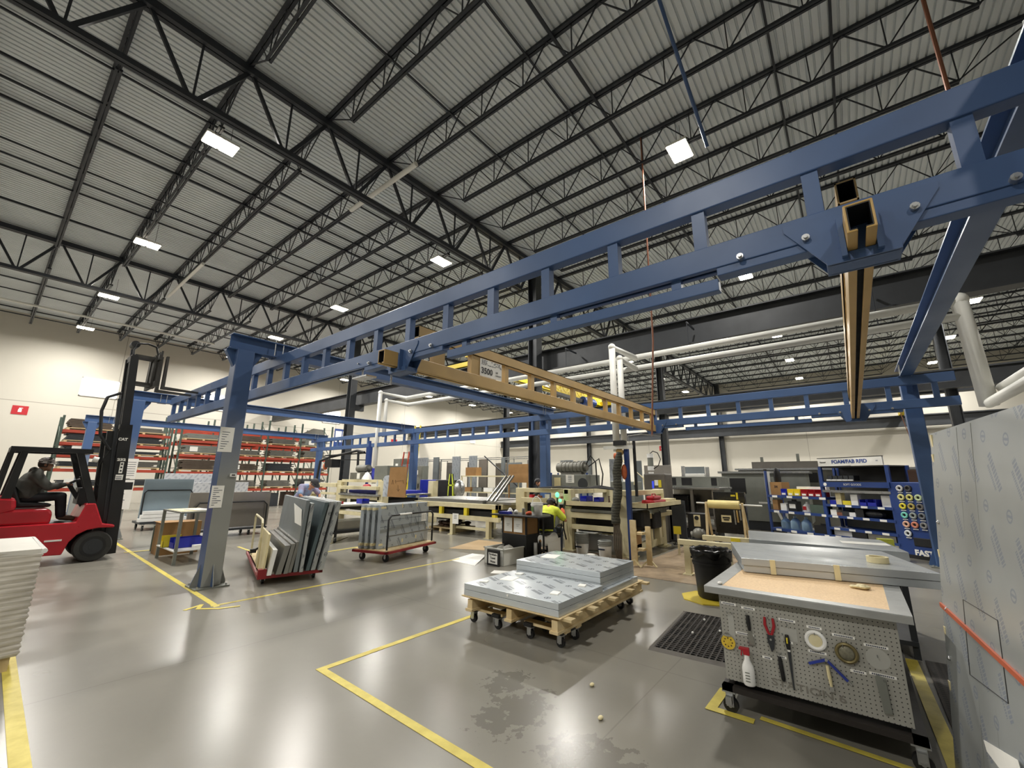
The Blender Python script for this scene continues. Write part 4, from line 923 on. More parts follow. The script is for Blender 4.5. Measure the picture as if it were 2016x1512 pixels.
M().cyl((3.815, 3.1, .42), (3.822, 3.1, .42), .012, 12).o('plug', 'paper', p1_, w=True)
M().add([(6.43, 6.77, .002), (7.3, 6.96, .004), (7.25, 6.5, .03), (6.35, 5.98, .002)], [(3, 2, 1, 0)]).o('paper_sheet', 'paper', None, 'large white sheet on the floor left of the tote', cat='paper')
M().rb(6.25, 5.2, 0, .25, .38, .002, 25).o('paper_sheet', 'paper', None, 'white paper on the floor between the pallet and the tote', cat='paper')
tt = T('tote', 'translucent white tote with a framed sign in front of the black work station', 'tote', (7.1, 5.75, 0), -5)
tb_ = M()
for x0, x1, y0, y1 in ((-.42, -.4, -.27, .27), (.4, .42, -.27, .27), (-.42, .42, -.27, -.25), (-.42, .42, .25, .27)): tb_.b(x0, x1, y0, y1, 0, .3)
tb_.b(-.42, .42, -.27, .27, 0, .01).b(-.44, .44, -.29, -.25, .29, .31).b(-.44, .44, .25, .29, .29, .31).b(-.44, -.4, -.29, .29, .29, .31).b(.4, .44, -.29, .29, .29, .31)
tb_.o('tub', mat('milky', 'dcdcd4', .35, 0, .04, 3), tt, bev=.004)
g = M(); random.seed(2)
for k in range(14): g.ball((random.uniform(-.3, .3), random.uniform(-.18, .18), .22 + random.random() * .1), random.uniform(.06, .11), 8, 6, (1, 1, .6))
o = g.o('waste_paper', 'paper', None, 'crumpled white paper filling the tote', cat='waste paper', kind='stuff'); o.location = (7.1, 5.75, .16)
sg_ = T('framed_sign', 'black-framed white sign leaning on the tote', 'sign', (6.6, 5.72, 0), -95)
M().b(-.17, .17, -.015, .015, .0, .29).o('frame', 'black', sg_); M().b(-.125, .125, -.018, -.015, .035, .235).o('sheet', 'paper', sg_)
for i, s_ in enumerate(('Pyrofoam', 'Towel', 'Waste')): text('sign_lettering', s_, .055, 'black', sg_, (0, -.02, .205 - i * .065), (90, 0, 0), bold=.0015)
M().cyl((7.5, 5.35, 0), (7.5, 5.35, .36), .038, 18).o('plastic_tube', 'white_plastic', None, 'white plastic tube standing in front of the black work station', cat='tube', smooth=True)
# ================================================================ black work station
ws = T('work_station', 'black work station with papers on its side and a bucket on top', 'work station', (7.6, 5.7, 0))
M().b(7.25, 7.72, 5.4, 6.05, .02, .53).o('cabinet', 'black', ws, w=True, bev=.01)
M().b(7.26, 7.71, 5.42, 6.04, .53, .88).o('card_panel', 'card', ws, w=True)
for x in (7.25, 7.685):
    for y in (5.4, 6.02): M().b(x, x + .035, y, y + .035, .53, .89).o('corner_post', 'black', ws, w=True)
M().prism([(7.1, 4.95), (7.45, 4.92), (7.85, 5.2), (7.85, 6.25), (7.1, 6.28)], 'z', .89, .915).o('top', 'black', ws, w=True, bev=.004)
M().bar((7.35, 5.05, .89), (7.3, 5.0, .05), .035).bar((7.3, 5.0, .05), (7.6, 5.3, .05), .035).o('brace', 'black', ws, w=True)
for i, (a, bb) in enumerate(((5.77, 5.98), (5.5, 5.72))):
    pp = M().b(7.238, 7.246, a, bb, .57 - .0 * i, .85).o('paper_sheet', 'paper', ws, w=True)
    k = M().b(7.235, 7.238, a + .06, bb - .06, .72, .726).b(7.235, 7.238, a + .09, bb - .07, .69, .696)
    k.o('paper_print', 'grey_steel', pp, w=True)
M().cyl((7.246, 5.72, .14), (7.25, 5.72, .14), .014, 10).o('lock', 'black_gloss', ws, w=True)
bk = T('bucket', 'white bucket with a raised handle on the black work station', 'bucket', (7.45, 5.27, .915))
M().lathe([(.105, 0), (.125, .2), (.135, .2), (.135, .225), (.125, .225), (.127, .26), (.12, .26), (.1, .02)], 0, 0, 0, 24).o('pail', 'white_plastic', bk, smooth=True)
M().tube([(0, .12, .22), (-.01, .1, .32), (-.02, .03, .38), (-.02, -.03, .38), (-.01, -.1, .32), (0, -.12, .22)], .008, 8).o('handle', 'white_plastic', bk, smooth=True)
M().rb(-.123, .03, .08, .006, .07, .1, -12).o('label', mat('label_green', '6f8f5a', .6), bk)
M().ball((7.4, 5.95, .96), .07, 10, 8, (1, 1, .7)).ball((7.48, 5.85, .95), .05, 10, 8).ball((7.4, 5.95, 1.0), .04).o('crumpled_rag', 'white_plastic', None, 'crumpled white rag on the black work station', cat='rag', smooth=True)
M().lathe([(.035, 0), (.035, .12), (.03, .125), (0, .125)], 7.45, 5.62, .915, 16).o('can', 'grey_steel', None, 'small grey can on the black work station', cat='can', smooth=True)
g = M().ball((7.42, 5.44, .955), .06, 10, 8, (1, 1.1, .65)).ball((7.42, 5.5, .94), .035); g.o('glove', mat('glove_orange', 'e0653a', .7, 0, .1, 9), None, 'orange glove lying on the black work station', cat='glove', smooth=True)
M().rb(7.3, 6.0, .915, .16, .24, .05, 8).o('parts_tray', 'blue_bin', None, 'dark blue tray on the left of the black work station', cat='tray')
rs = T('roll_dispenser', 'white paper roll on a black floor stand beside the seated worker', 'roll dispenser', (7.55, 5.1, 0))
M().tube([(7.42, 5.16, .42), (7.75, 5.02, .46)], .115, 24).o('paper_roll', 'paper', rs, w=True, smooth=True); M().tube([(7.4, 5.17, .418), (7.78, 5.0, .463)], .03, 12).o('core', 'card', rs, w=True)
M().bar((7.4, 5.17, .42), (7.35, 5.1, .0), .03).bar((7.4, 5.17, .42), (7.5, 5.3, 0), .03).bar((7.78, 5.0, .46), (7.72, 4.95, 0), .03).bar((7.78, 5.0, .46), (7.85, 5.12, 0), .03).b(7.42, 7.78, 5.03, 5.15, .53, .56).o('stand', 'black', rs, w=True)
M().add([(7.47, 5.03, .44), (7.76, 4.9, .48), (7.75, 4.89, .16), (7.48, 5.01, .14), (7.46, 4.94, .05), (7.74, 4.8, .06)], [(0, 1, 2, 3), (3, 2, 5, 4)]).o('paper_end', 'paper', rs, w=True)
# chair and seated worker
ch = T('office_chair', 'black office chair under the worker in yellow', 'chair', (8.2, 5.52, -.0), 12)
M().rb(.02, 0, .4, .46, .46, .08, 0).o('seat', 'black', ch, bev=.03); g = M()
for i in range(9):
    a = (i - 4) / 4; g.v += [(-.25 + .05 * a * a, a * .23, .58), (-.27 + .05 * a * a, a * .23, .93 - .05 * a * a), (-.21 + .05 * a * a, a * .23, .58), (-.23 + .05 * a * a, a * .23, .93 - .05 * a * a)]
for i in range(8):
    o = i * 4; g.f += [(o, o + 1, o + 5, o + 4), (o + 2, o + 6, o + 7, o + 3), (o + 1, o + 3, o + 7, o + 5), (o, o + 4, o + 6, o + 2)]
g.f += [(0, 2, 3, 1), (32, 33, 35, 34)]
g.o('backrest', 'black', ch, smooth=True)
M().bar((-.22, 0, .6), (-.05, 0, .42), .05, .02).cyl((0, 0, .12), (0, 0, .44), .025, 10).o('column', 'black', ch)
g = M()
for s in (1, -1): g.tube([(-.2, .26 * s, .62), (-.1, .29 * s, .68), (.15, .29 * s, .67), (.12, .27 * s, .48)], .016, 8)
g.o('armrest', 'dark_steel', ch, smooth=True)
for k in range(5):
    a = k * 2 * math.pi / 5; lg = M().bar((0, 0, .12), (.3 * math.cos(a), .3 * math.sin(a), .08), .04).o('leg', 'black', ch); M().cyl((.3 * math.cos(a) - .015, .3 * math.sin(a), .03), (.3 * math.cos(a) + .015, .3 * math.sin(a), .03), .03, 12).o('castor', 'black', lg)
Jy = dict(pelvis=(-.02, 0, .62), chest=(.06, 0, .93), neck=(.14, 0, 1.09), head=(.27, 0, 1.16), look=(1, -.1, -.45), up=(.4, 0, 1),
          shoulder_l=(.1, .2, 1.03), elbow_l=(.3, .24, .85), hand_l=(.55, .12, .98), shoulder_r=(.1, -.2, 1.03), elbow_r=(.22, -.36, .82), hand_r=(.5, -.2, 1.0),
          hip_l=(0, .1, .58), knee_l=(.42, .14, .58), ankle_l=(.4, .14, .1), toe_l=(.58, .15, .045), hip_r=(0, -.1, .58), knee_r=(.42, -.16, .57), ankle_r=(.36, -.16, .1), toe_r=(.54, -.17, .045))
person('person', 'seated person in bright yellow t-shirt, grey cap and orange gloves working at the cream press', (8.2, 5.53, -.07), 12, Jy, mat('hi_vis', 'dbe84a', .7, 0, .06, 6), mat('jeans_dark', '2c3440', .85), mat('shoe_dark', '2a2725', .7), cap='cap_grey', sleeve='short', glove='glove_orange', bill=0)
# ================================================================ cream foam press (right) with its left bay
pc_ = T('foam_press', 'big cream foam press with a motor on top, right of the seated worker', 'machine', (10.2, 4.9, 0))
for x, y in ((9.1, 3.97), (9.1, 5.42), (11.2, 3.97), (11.2, 5.42)):
    L = M().b(x, x + .22, y, y + .22, .02, 1.42).o('leg', 'cream', pc_, w=True, bev=.01); M().b(x - .08, x + .3, y - .08, y + .3, 0, .03).o('foot', 'cream', L, w=True)
fr = [('lower_beam', 'cream', (9.1, 9.2, 4.2, 5.42, .5, .61)), ('lower_beam', 'cream', (9.08, 9.2, 4.2, 5.42, .76, .89)), ('platen', 'grey_steel', (9.05, 11.3, 4.19, 5.42, .9, .965)), ('upper_platen', 'dark_steel', (9.12, 11.3, 4.19, 5.42, .97, 1.03)), ('bottom_sheet', 'steel', (9.2, 9.23, 4.2, 5.42, .06, .42)), ('recess', 'black', (9.4, 11.2, 4.2, 5.42, .43, .88)), ('base_frame', 'cream', (9.3, 11.2, 3.97, 4.1, .08, .24)), ('base_frame', 'cream', (9.3, 11.2, 5.5, 5.62, .08, .24)), ('top_rail', 'cream', (9.0, 11.35, 3.95, 4.07, 1.3, 1.41)), ('top_rail', 'cream', (9.1, 11.3, 5.5, 5.62, 1.3, 1.41)), ('side_beam', 'cream', (9.8, 11.6, 3.85, 3.96, .76, .88)), ('side_door', 'card', (9.35, 9.75, 3.97, 3.99, .14, .52)), ('side_post', 'cream', (10.75, 10.9, 3.9, 4.05, .1, .76)), ('side_post', 'cream', (10.2, 10.3, 3.9, 4.05, .1, .6))]
for nm, mt, q in fr: M().b(*q).o(nm, mt, pc_, w=True, bev=.006)
for nm, q in (('front_tray', (8.95, 9.25, 4.15, 5.5, 1.03, 1.15)), ('side_tray', (9.15, 11.45, 3.55, 3.95, 1.03, 1.15))):
    x0, x1, y0, y1, z0, z1 = q; M().b(x0, x1, y0, y1, z0, z0 + .02).b(x0, x0 + .02, y0, y1, z0, z1).b(x1 - .02, x1, y0, y1, z0, z1).b(x0, x1, y0, y0 + .02, z0, z1).b(x0, x1, y1 - .02, y1, z0, z1).o(nm, 'cream', pc_, w=True)
for q in ((10.4, 3.93, .52, .5, .28, .4, 0), (9.6, 3.9, .6, .45, .3, .38, 0)): M().rb(*q).o('hydraulic_unit', 'black', pc_, w=True, bev=.05)
for x in (10.15, 10.7): M().b(x, x + .35, 3.8, 3.95, .86, 1.0).o('valve_box', 'grey_steel', pc_, w=True, bev=.01)
M().b(10.2, 11.0, 5.6, 6.7, 1.36, 1.78).b(10.25, 11, 5.55, 5.9, 1.3, 1.42).o('motor_base', 'grey_steel', pc_, w=True, bev=.01)
mo = M().cyl((10.5, 5.8, 1.98), (10.5, 6.55, 1.98), .16, 20).cyl((10.5, 5.72, 1.98), (10.5, 5.8, 1.98), .1, 16).cyl((10.5, 6.55, 1.98), (10.5, 6.66, 1.98), .13, 16)
for k in range(6): mo.cyl((10.5, 5.86 + k * .12, 1.98), (10.5, 5.9 + k * .12, 1.98), .172, 20)
mo.b(10.4, 10.6, 5.85, 6.5, 1.78, 1.84).o('motor', mat('motor_grey', '76756d', .5, .3, .15, 6), pc_, w=True, smooth=True)
M().cyl((10.19, 5.7, 1.54), (10.2, 5.7, 1.54), .15, 24).o('fan_guard', 'dark_steel', pc_, w=True)
nt = M().b(10.185, 10.195, 5.96, 6.22, 1.56, 1.78).o('notice', 'paper', pc_, w=True)
k = M()
for j in range(4): k.b(10.18, 10.185, 6.03, 6.15, 1.6 + j * .045, 1.612 + j * .045)
k.o('notice_print', 'ink', nt, w=True)
M().b(10.18, 10.2, 6.4, 6.6, 1.45, 1.7).o('gauge_panel', 'tape_cream', pc_, w=True)
hz = M(); random.seed(9)
for k in range(3): hz.tube([(9.2 + .12 * k, 4.3, 1.43), (9.25 + .1 * k, 4.8, 1.46 + .02 * k), (9.3 + .1 * k, 5.3, 1.44), (9.35 + .12 * k, 5.9, 1.47), (9.5, 6.6, 1.43)], .018, 8)
hz.tube([(9.3, 5.55, 1.42), (9.15, 5.6, 1.3), (9.05, 5.62, .9), (9.02, 5.6, .5), (9.05, 5.55, .25)], .018, 8).tube([(10.4, 5.7, 2.05), (10.4, 5.55, 2.3), (10.4, 5.4, 2.1), (10.4, 5.38, 1.5)], .02, 8).tube([(10.4, 5.62, 2.0), (10.4, 5.3, 2.2), (10.4, 5.2, 1.8), (10.4, 5.25, 1.45)], .018, 8)
hz.o('hose', 'black', pc_, w=True, smooth=True)
M().b(9.0, 9.1, 5.75, 6.0, .55, 1.05).o('control_box', 'grey_steel', pc_, w=True, bev=.01)
gl = M().ball((8.98, 5.74, 1.28), .05, 12, 8, (1, 1, 1.3)).ball((8.98, 5.66, 1.15), .04, 12, 8).o('signal_light', emit('green_glow', '5cff8e', 2.2), pc_, 'lit green signal light', w=True, smooth=True)
M().cyl((8.98, 5.74, 1.05), (8.98, 5.74, 1.24), .02, 10).o('lamp_stem', 'dark_steel', pc_, w=True)
# left bay of the same press
lbay = T('foam_press', 'cream foam press bay behind the white bucket, left of the big press', 'machine', (10.2, 6.7, 0))
for x, y in ((9.6, 7.22), (11.4, 7.22)): M().b(x, x + .25, y, y + .3, 0, 1.41).o('leg', 'cream', lbay, w=True, bev=.01)
for nm, mt, q in (('top_beam', 'cream', (9.6, 9.72, 5.75, 7.22, 1.3, 1.41)), ('tray', 'cream', (9.45, 9.75, 5.75, 7.22, 1.04, 1.16)), ('recess', 'black', (9.75, 11.4, 5.75, 7.22, .45, 1.0)), ('lower_beam', 'cream', (9.6, 9.72, 5.75, 7.22, .5, .62)), ('side_plate', 'cream', (9.6, 11.6, 7.25, 7.5, .6, .75))): M().b(*q).o(nm, mt, lbay, w=True, bev=.006)
for i in range(5): M().rb(9.6, 5.95 + i * .25, 1.16, .1, .12, .06 + .02 * (i % 3), i * 20).o('foam_block', ('copper', 'tape_cream', 'paper', 'copper', 'red')[i], None, 'small %s block lying in the left tray of the cream press, %s from the post' % (('brown', 'cream', 'white', 'rust', 'red')[i], ORD[5 - i]), cat='block', group='blocks in the press tray')
bin_('parts_bin', 'dark blue bin in the front tray of the big cream press', 9.1, 5.0, 1.15, .18, .3, .12, 'blue_bin', -90)
bin_('parts_bin', 'second blue bin in the front tray of the big cream press', 9.1, 4.68, 1.15, .16, .2, .1, 'blue_bin', -90)
M().ball((9.1, 5.3, 1.16), .1, 10, 8, (.8, 1, .8)).o('motor_lump', 'motor_grey', None, 'round grey motor in the front tray of the big cream press', cat='motor', smooth=True)
M().lathe([(.04, 0), (.045, .02), (.02, .12), (.012, .2), (.03, .22), (0, .23)], 9.1, 4.42, 1.06, 12).o('funnel', mat('brown', '4a3324', .6), None, 'dark brown funnel bottle in the front tray, nearest the hose', cat='bottle', smooth=True)
tbx = T('tool_box', 'red tool box in the side tray of the cream press', 'tool box', (10.0, 3.72, 1.06)); M().rb(0, 0, 0, .8, .3, .14, 0).o('body', 'red', tbx, bev=.03); M().rb(0, 0, .14, .5, .2, .09, 0).o('lid', 'red', tbx, bev=.04); M().tube([(-.12, 0, .22), (-.1, 0, .27), (.1, 0, .27), (.12, 0, .22)], .012, 8).o('handle', 'red', tbx, smooth=True)
M().b(10.7, 11.2, 3.6, 3.85, 1.055, 1.2).o('cream_box', 'cream', None, 'cream box beside the red tool box in the side tray', cat='box')
# buckets, rag, hose mast
for i, (x, y, h, l) in enumerate(((8.8, 4.98, .44, 'grey-topped nested buckets on the floor by the cream press, taller left stack'), (8.8, 4.42, .36, 'grey-topped nested buckets on the floor by the cream press, right stack'))):
    b_ = T('bucket_stack', l, 'bucket', (x, y, 0), 0, 'stacked buckets by the press')
    M().lathe([(.125, 0), (.145, .25), (.15, .25)], 0, 0, 0, 22).o('white_pail', 'white_plastic', b_, smooth=True)
    pf = [(.14, .245)]; z = .25
    while z < h: pf += [(.15, z), (.155, z + .02), (.146, z + .025)]; z += .038
    M().lathe(pf + [(.13, z), (.12, z - .05)], 0, 0, 0, 22).o('grey_pail', 'grey_plastic', b_, smooth=True)
    M().rb(-.143, .02, .17, .008, .16, .03, 0).o('label', 'ink', b_)
M().ball((8.7, 4.7, .03), .1, 10, 6, (1, 1.6, .4)).ball((8.65, 4.62, .02), .07, 10, 6, (1, 1.4, .4)).o('paper_scrap', 'paper', None, 'crumpled white paper on the floor between the bucket stacks', cat='waste paper', smooth=True)
hm = T('hose_mast', 'tall mast with a dark jacketed hose bundle hanging by the cream press', 'hose mast', (8.85, 4.0, 0))
m, t, b = newmat('hose_jacket', '44443c', .8); src, xyz = coords(t); n = noise(t, src, 14, 5)
t.links.new(mixc(t, ((xyz[2] / .06 + n * 1.2).fr() - .3).mx(0.0), lin('33332d'), lin('6a6a5c')), b.inputs['Base Color'])
pts = [(8.8 + .012 * math.sin(k * 1.7), 4.14 + .02 * math.sin(k * .6) - .008 * k, .72 + k * .085) for k in range(19)]
M().tube(pts, [.092 + .008 * math.sin(k * 2.1) for k in range(16)] + [.088, .07, .05], 14).o('jacket', 'hose_jacket', hm, w=True, smooth='all')
g = M()
for k in range(5): g.tube([(8.8, 4.1 + .02 * k, .76), (8.78 + .02 * k, 4.02 + .05 * k, .5), (8.76, 4.02 + .04 * k, .22), (8.78, 4.04 + .02 * k, .02)], .017, 8)
g.o('hose', mat('hose_brown', '5a5042', .6), hm, w=True, smooth=True)
M().b(8.9, 8.99, 3.83, 3.92, 0, 2.32).o('mast', 'rack_blue', hm, w=True); M().b(9.0, 9.05, 3.7, 3.75, 1.3, 2.5).o('rod', 'black', hm, w=True)
M().b(8.78, 8.83, 3.67, 4.35, 2.32, 2.39).o('arm', 'white_paint', hm, w=True); M().cyl((8.84, 4.0, 2.26), (8.92, 4.0, 2.26), .08, 14).o('pulley', 'crane_yellow', hm, w=True, smooth=True); M().b(8.72, 8.9, 3.85, 4.08, 2.39, 2.5).o('motor', 'black', hm, w=True)
M().ball((8.9, 3.93, 1.82), .075, 12, 10, (.9, .9, 2.2)).o('wrap', mat('wrap_orange', 'c4653a', .6, 0, .15, 12), hm, 'orange wrap on the mast', w=True, smooth=True)
M().tube([(8.85, 3.75, 2.38), (8.85, 3.78, 2.6), (9.2, 3.6, 2.66), (9.85, 3.4, 2.65)], .01, 6).o('stay', 'zinc', hm, w=True)
ps = T('wood_stand', 'pale wooden upright stand with splayed feet beside the hose bundle', 'stand', (8.3, 3.42, 0))
M().b(8.27, 8.31, 3.48, 3.6, .03, .87).o('upright', 'wood', ps, w=True); M().b(8.45, 8.49, 3.26, 3.36, .03, .75).o('upright', 'wood', ps, w=True)
M().b(8.29, 8.47, 3.36, 3.5, .3, .34).b(8.29, 8.47, 3.36, 3.5, .6, .64).o('rung', 'wood', ps, w=True)
for x, y in ((8.28, 3.54), (8.47, 3.31)):
    for s in (-1, 1): M().bar((x, y, .14), (x - .02, y + s * .14, .012), .025).o('foot', 'tape_cream', ps, w=True)
# ================================================================ long cream table and the left press
ct = T('work_table', 'long cream steel table with yellow blocks under its top, behind the rail cart', 'table', (10.3, 9.6, 0))
M().b(9.3, 9.42, 7.9, 11.6, .8, .93).b(11.2, 11.32, 7.9, 11.6, .8, .93).b(9.3, 11.3, 7.9, 8.02, .8, .93).b(9.3, 11.3, 11.5, 11.6, .8, .93).o('top_frame', 'cream', ct, w=True, bev=.006)
M().b(9.3, 9.42, 7.9, 11.6, .46, .58).b(11.2, 11.32, 7.9, 11.6, .46, .58).o('lower_frame', 'cream', ct, w=True, bev=.006)
for y in (8.02, 9.15, 10.25, 11.4): M().b(9.31, 9.41, y, y + .13, .58, .8).o('spacer', 'yellow', ct, w=True)
for x in (9.3, 11.2):
    for y in (8.25, 9.72, 11.2): M().b(x, x + .12, y, y + .12, 0, .46).b(x - .05, x + .17, y - .04, y + .16, 0, .02).o('leg', 'cream', ct, w=True)
M().b(9.45, 11.2, 7.95, 11.5, .5, .72).o('roller_bed', 'black', ct, w=True); M().b(9.42, 9.44, 8.4, 9.7, .18, .26).o('stretcher', 'cream', ct, w=True)
sheet('steel_sheet', 'large bright steel sheet lying on the long cream table', 9.4, 11.3, 8.6, 11.55, .932, 1.03, 'steel'); sheet('filmed_block', 'light panel bundle on the near end of the long cream table', 9.5, 10.9, 7.6, 8.55, .932, 1.0, 'sheet_edge')
nt = T('paper_notice', 'white notice taped to the front of the long cream table', 'notice', (9.29, 9.6, .32)); M().b(-.004, 0, -.13, .13, 0, .3).o('sheet', 'paper', nt); k = M()
for j in range(3): k.b(-.006, -.004, -.06, .06, .15 + j * .045, .162 + j * .045)
k.o('print', 'ink', nt)
wp = T('scrap_pallet', 'wooden pallet of brown scrap under the long cream table', 'pallet', (10.1, 10.6, 0)); M().b(9.6, 10.6, 10.0, 11.15, .1, .13).b(9.6, 10.6, 10.0, 10.1, 0, .1).b(9.6, 10.6, 10.55, 10.65, 0, .1).b(9.6, 10.6, 11.05, 11.15, 0, .1).o('deck', 'wood', wp, w=True)
g = M(); random.seed(4)
for k in range(26): g.ball((random.uniform(9.7, 10.5), random.uniform(10.1, 11.05), .16 + random.random() * .12), random.uniform(.05, .13), 7, 5, (1.2, 1.4, .5))
g.o('scrap_heap', 'brown', None, 'heap of brown scrap on the pallet under the cream table', cat='scrap', kind='stuff')
for i, y in enumerate((8.28, 8.42, 8.6)): M().bar((9.6, y, 1.0), (10.3, y - .12 - .02 * i, 1.75), .05).o('steel_channel', 'sheet_edge', None, 'bright steel channel leaning on the cream table, %s of three from the right' % ORD[i + 1], cat='steel channel', group='leaning steel channels')
cbd = M().prism([(11.72, 1.03), (12.72, 1.03), (12.66, 2.03), (11.72, 2.03)], 'x', 9.0, 9.02).o('cardboard_sheet', 'card', None, 'brown cardboard sheet with a marker drawing standing behind the taped panel cart', cat='cardboard')
k = M()
for p, q in (((12.5, 1.45), (12.45, 1.6)), ((12.45, 1.6), (12.4, 1.45)), ((12.36, 1.55), (12.2, 1.55)), ((12.2, 1.55), (11.95, 1.58)), ((12.15, 1.42), (12.12, 1.25)), ((12.2, 1.3), (12.12, 1.22)), ((12.05, 1.3), (12.12, 1.22)), ((11.9, 1.6), (11.85, 1.48)), ((12.3, 1.6), (12.28, 1.48))): k.bar((8.998, *p), (8.998, *q), .012, .004)
k.o('marker_drawing', 'brown', cbd, w=True)
g = M(); NY = 12
for i in range(NY + 1):
    for j in range(2): g.v.append((9.05 + .05 * math.sin(i * .9), 12.65 + .75 * i / NY, (1.02 if j == 0 else 1.62 + .14 * math.sin(i * .5))))
for i in range(NY): g.f.append((2 * i, 2 * i + 1, 2 * i + 3, 2 * i + 2))
o = g.o('film_sheet', film('film_loose', 'cfd6de', 'yz', '7f8794', .4, .15), None, 'loose light printed film hanging left of the cardboard sheet', cat='film'); s_ = o.modifiers.new('thick', 'SOLIDIFY'); s_.thickness = .004
lp = T('foam_press', 'left cream foam press behind the black-legged table, with a motor on top', 'machine', (10.2, 14.6, 0))
for x, y in ((9.0, 15.8), (9.0, 13.0), (11.3, 15.8), (11.3, 13.0)): M().b(x, x + .26, y, y + .3, .0, 1.56).o('leg', 'cream', lp, w=True, bev=.01)
for nm, mt, q in (('top_beam', 'cream', (9.02, 9.15, 13.3, 15.8, 1.5, 1.6)), ('tray', 'cream', (8.85, 9.15, 13.2, 15.8, 1.24, 1.36)), ('platen', 'steel', (8.9, 11.3, 13.1, 15.75, 1.02, 1.08)), ('recess', 'blue_bin', (9.3, 11, 13.3, 15.7, 1.09, 1.2)), ('lower_beam', 'cream', (9.0, 9.15, 13.2, 15.8, .88, 1.0)), ('base_beam', 'cream', (9.0, 9.15, 13.2, 15.8, .3, .42)), ('side_rail', 'cream', (8.95, 9.2, 16.1, 18.2, 1.3, 1.45)), ('side_rail', 'cream', (8.95, 9.2, 16.1, 18.2, 1.0, 1.08)), ('side_post', 'cream', (8.95, 9.2, 18.0, 18.25, 0, 1.5)), ('body', 'black', (9.4, 11.2, 13.3, 15.7, .45, .9))): M().b(*q).o(nm, mt, lp, w=True, bev=.006)
M().cyl((9.6, 14.9, 2.02), (9.6, 15.6, 2.02), .15, 18).cyl((9.6, 14.75, 2.02), (9.6, 14.9, 2.02), .08, 12).b(9.3, 10.1, 14.5, 15.7, 1.6, 1.86).o('motor', 'motor_grey', lp, w=True, smooth=True)
M().b(9.2, 10.0, 13.1, 13.9, 1.56, 2.1).o('tank', 'grey_steel', lp, w=True, bev=.01); M().b(9.29, 9.3, 15.0, 15.2, 1.62, 1.84).o('notice', 'paper', lp, w=True)
M().tube([(9.4, 14.9, 1.9), (9.4, 14.4, 2.0), (9.4, 14.3, 1.6)], .02, 8).tube([(9.05, 15.9, 1.1), (8.95, 15.6, 1.12), (8.95, 15.2, 1.08)], .02, 8).o('hose', 'black', lp, w=True, smooth=True)
M().ball((9.0, 14.0, 1.36), .12, 10, 8, (1, 1.8, .7)).o('red_bag', 'red', None, 'dark red bag in the tray of the left cream press', cat='bag', smooth=True)
M().lathe([(.2, 0), (.17, .08), (.06, .25), (0, .28)], 9.2, 14.35, 1.6, 10).o('white_bag', 'paper', None, 'white bag sitting on top of the left cream press', cat='bag', smooth=True)
bin_('storage_bin', 'dark blue bin on top of the left cream press', 9.6, 14.0, 1.6, .6, .5, .42, 'blue_bin', -90, lip=False)
jb = T('jib_arm', 'dark blue jib arm with hanging cables above the left cream press', 'jib arm', (10.2, 15.9, 0))
M().cyl((10.2, 15.9, 0), (10.2, 15.9, 3.2), .06, 12).cyl((10.2, 15.9, 1.9), (10.2, 15.9, 2.95), .13, 14).o('mast', 'rack_blue', jb, w=True, smooth=True)
M().bar((10.2, 15.9, 2.7), (9.6, 18.4, 2.62), .05).bar((10.2, 15.9, 2.4), (9.7, 18.3, 2.45), .035).tube([(10.1, 16.1, 2.72), (10.0, 16.5, 2.8), (9.9, 17.2, 2.7), (9.7, 18.2, 2.55), (9.5, 18.6, 2.4)], .055, 8).tube([(10.0, 16.4, 2.75), (10.0, 16.38, 2.5), (10.0, 16.35, 1.95)], .05, 8).o('arm', 'black', jb, w=True, smooth=True)
M().b(9.5, 9.9, 17.6, 18.2, 2.1, 2.45).o('reel_box', 'black', jb, w=True); M().ball((9.6, 18.3, 2.15), .13, 12, 8, (.7, 1, 1.2)).o('reel', 'wrap_orange', jb, w=True, smooth=True); M().tube([(9.5, 18.6, 2.4), (9.45, 18.65, 1.6), (9.4, 18.6, .0)], .05, 8).o('cable', 'black', jb, w=True, smooth=True)
# ladders
for i, (x, y, mt, l) in enumerate(((13.4, 18.0, 'rack_orange', 'orange step ladder leaning beside the yellow ladder'), (13.4, 17.2, 'yellow', 'yellow ladder standing against the far blue post'))):
    ld = T('ladder', l, 'ladder', (x, y, 0)); h = 3.0 if i == 0 else 4.3
    for s in (-.28, .28):
        M().bar((0, s, 0), (.35, s * .75, h), .06).o('side_rail', mt, ld)
    for k in range(int(h / .3)): z = .25 + k * .3; M().bar((.35 * z / h, -.27, z), (.35 * z / h, .27, z), .03).o('rung', 'zinc', ld)
Jh = dict(pelvis=(-.3, 0, .9), chest=(.0, 0, 1.25), neck=(.2, 0, 1.42), head=(.33, 0, 1.5), look=(.8, 0, -.6), up=(.6, 0, .8))
for s, q in (('l', 1), ('r', -1)):
    Jh.update({'shoulder_' + s: (.06, .2 * q, 1.38), 'elbow_' + s: (.2, .3 * q, 1.12), 'hand_' + s: (.42, .2 * q, 1.02), 'hip_' + s: (-.28, .1 * q, .88), 'knee_' + s: (-.15, .12 * q, .5), 'ankle_' + s: (-.22, .12 * q, .1), 'toe_' + s: (-.02, .13 * q, .045)})
person('person', 'person in dark grey hoodie bending behind the cream press', (12.9, 8.72, .05), 95, Jh, 'jacket_grey', 'jeans_black', 'shoe_dark', hood=True, vox=.012, cap='cap_grey')
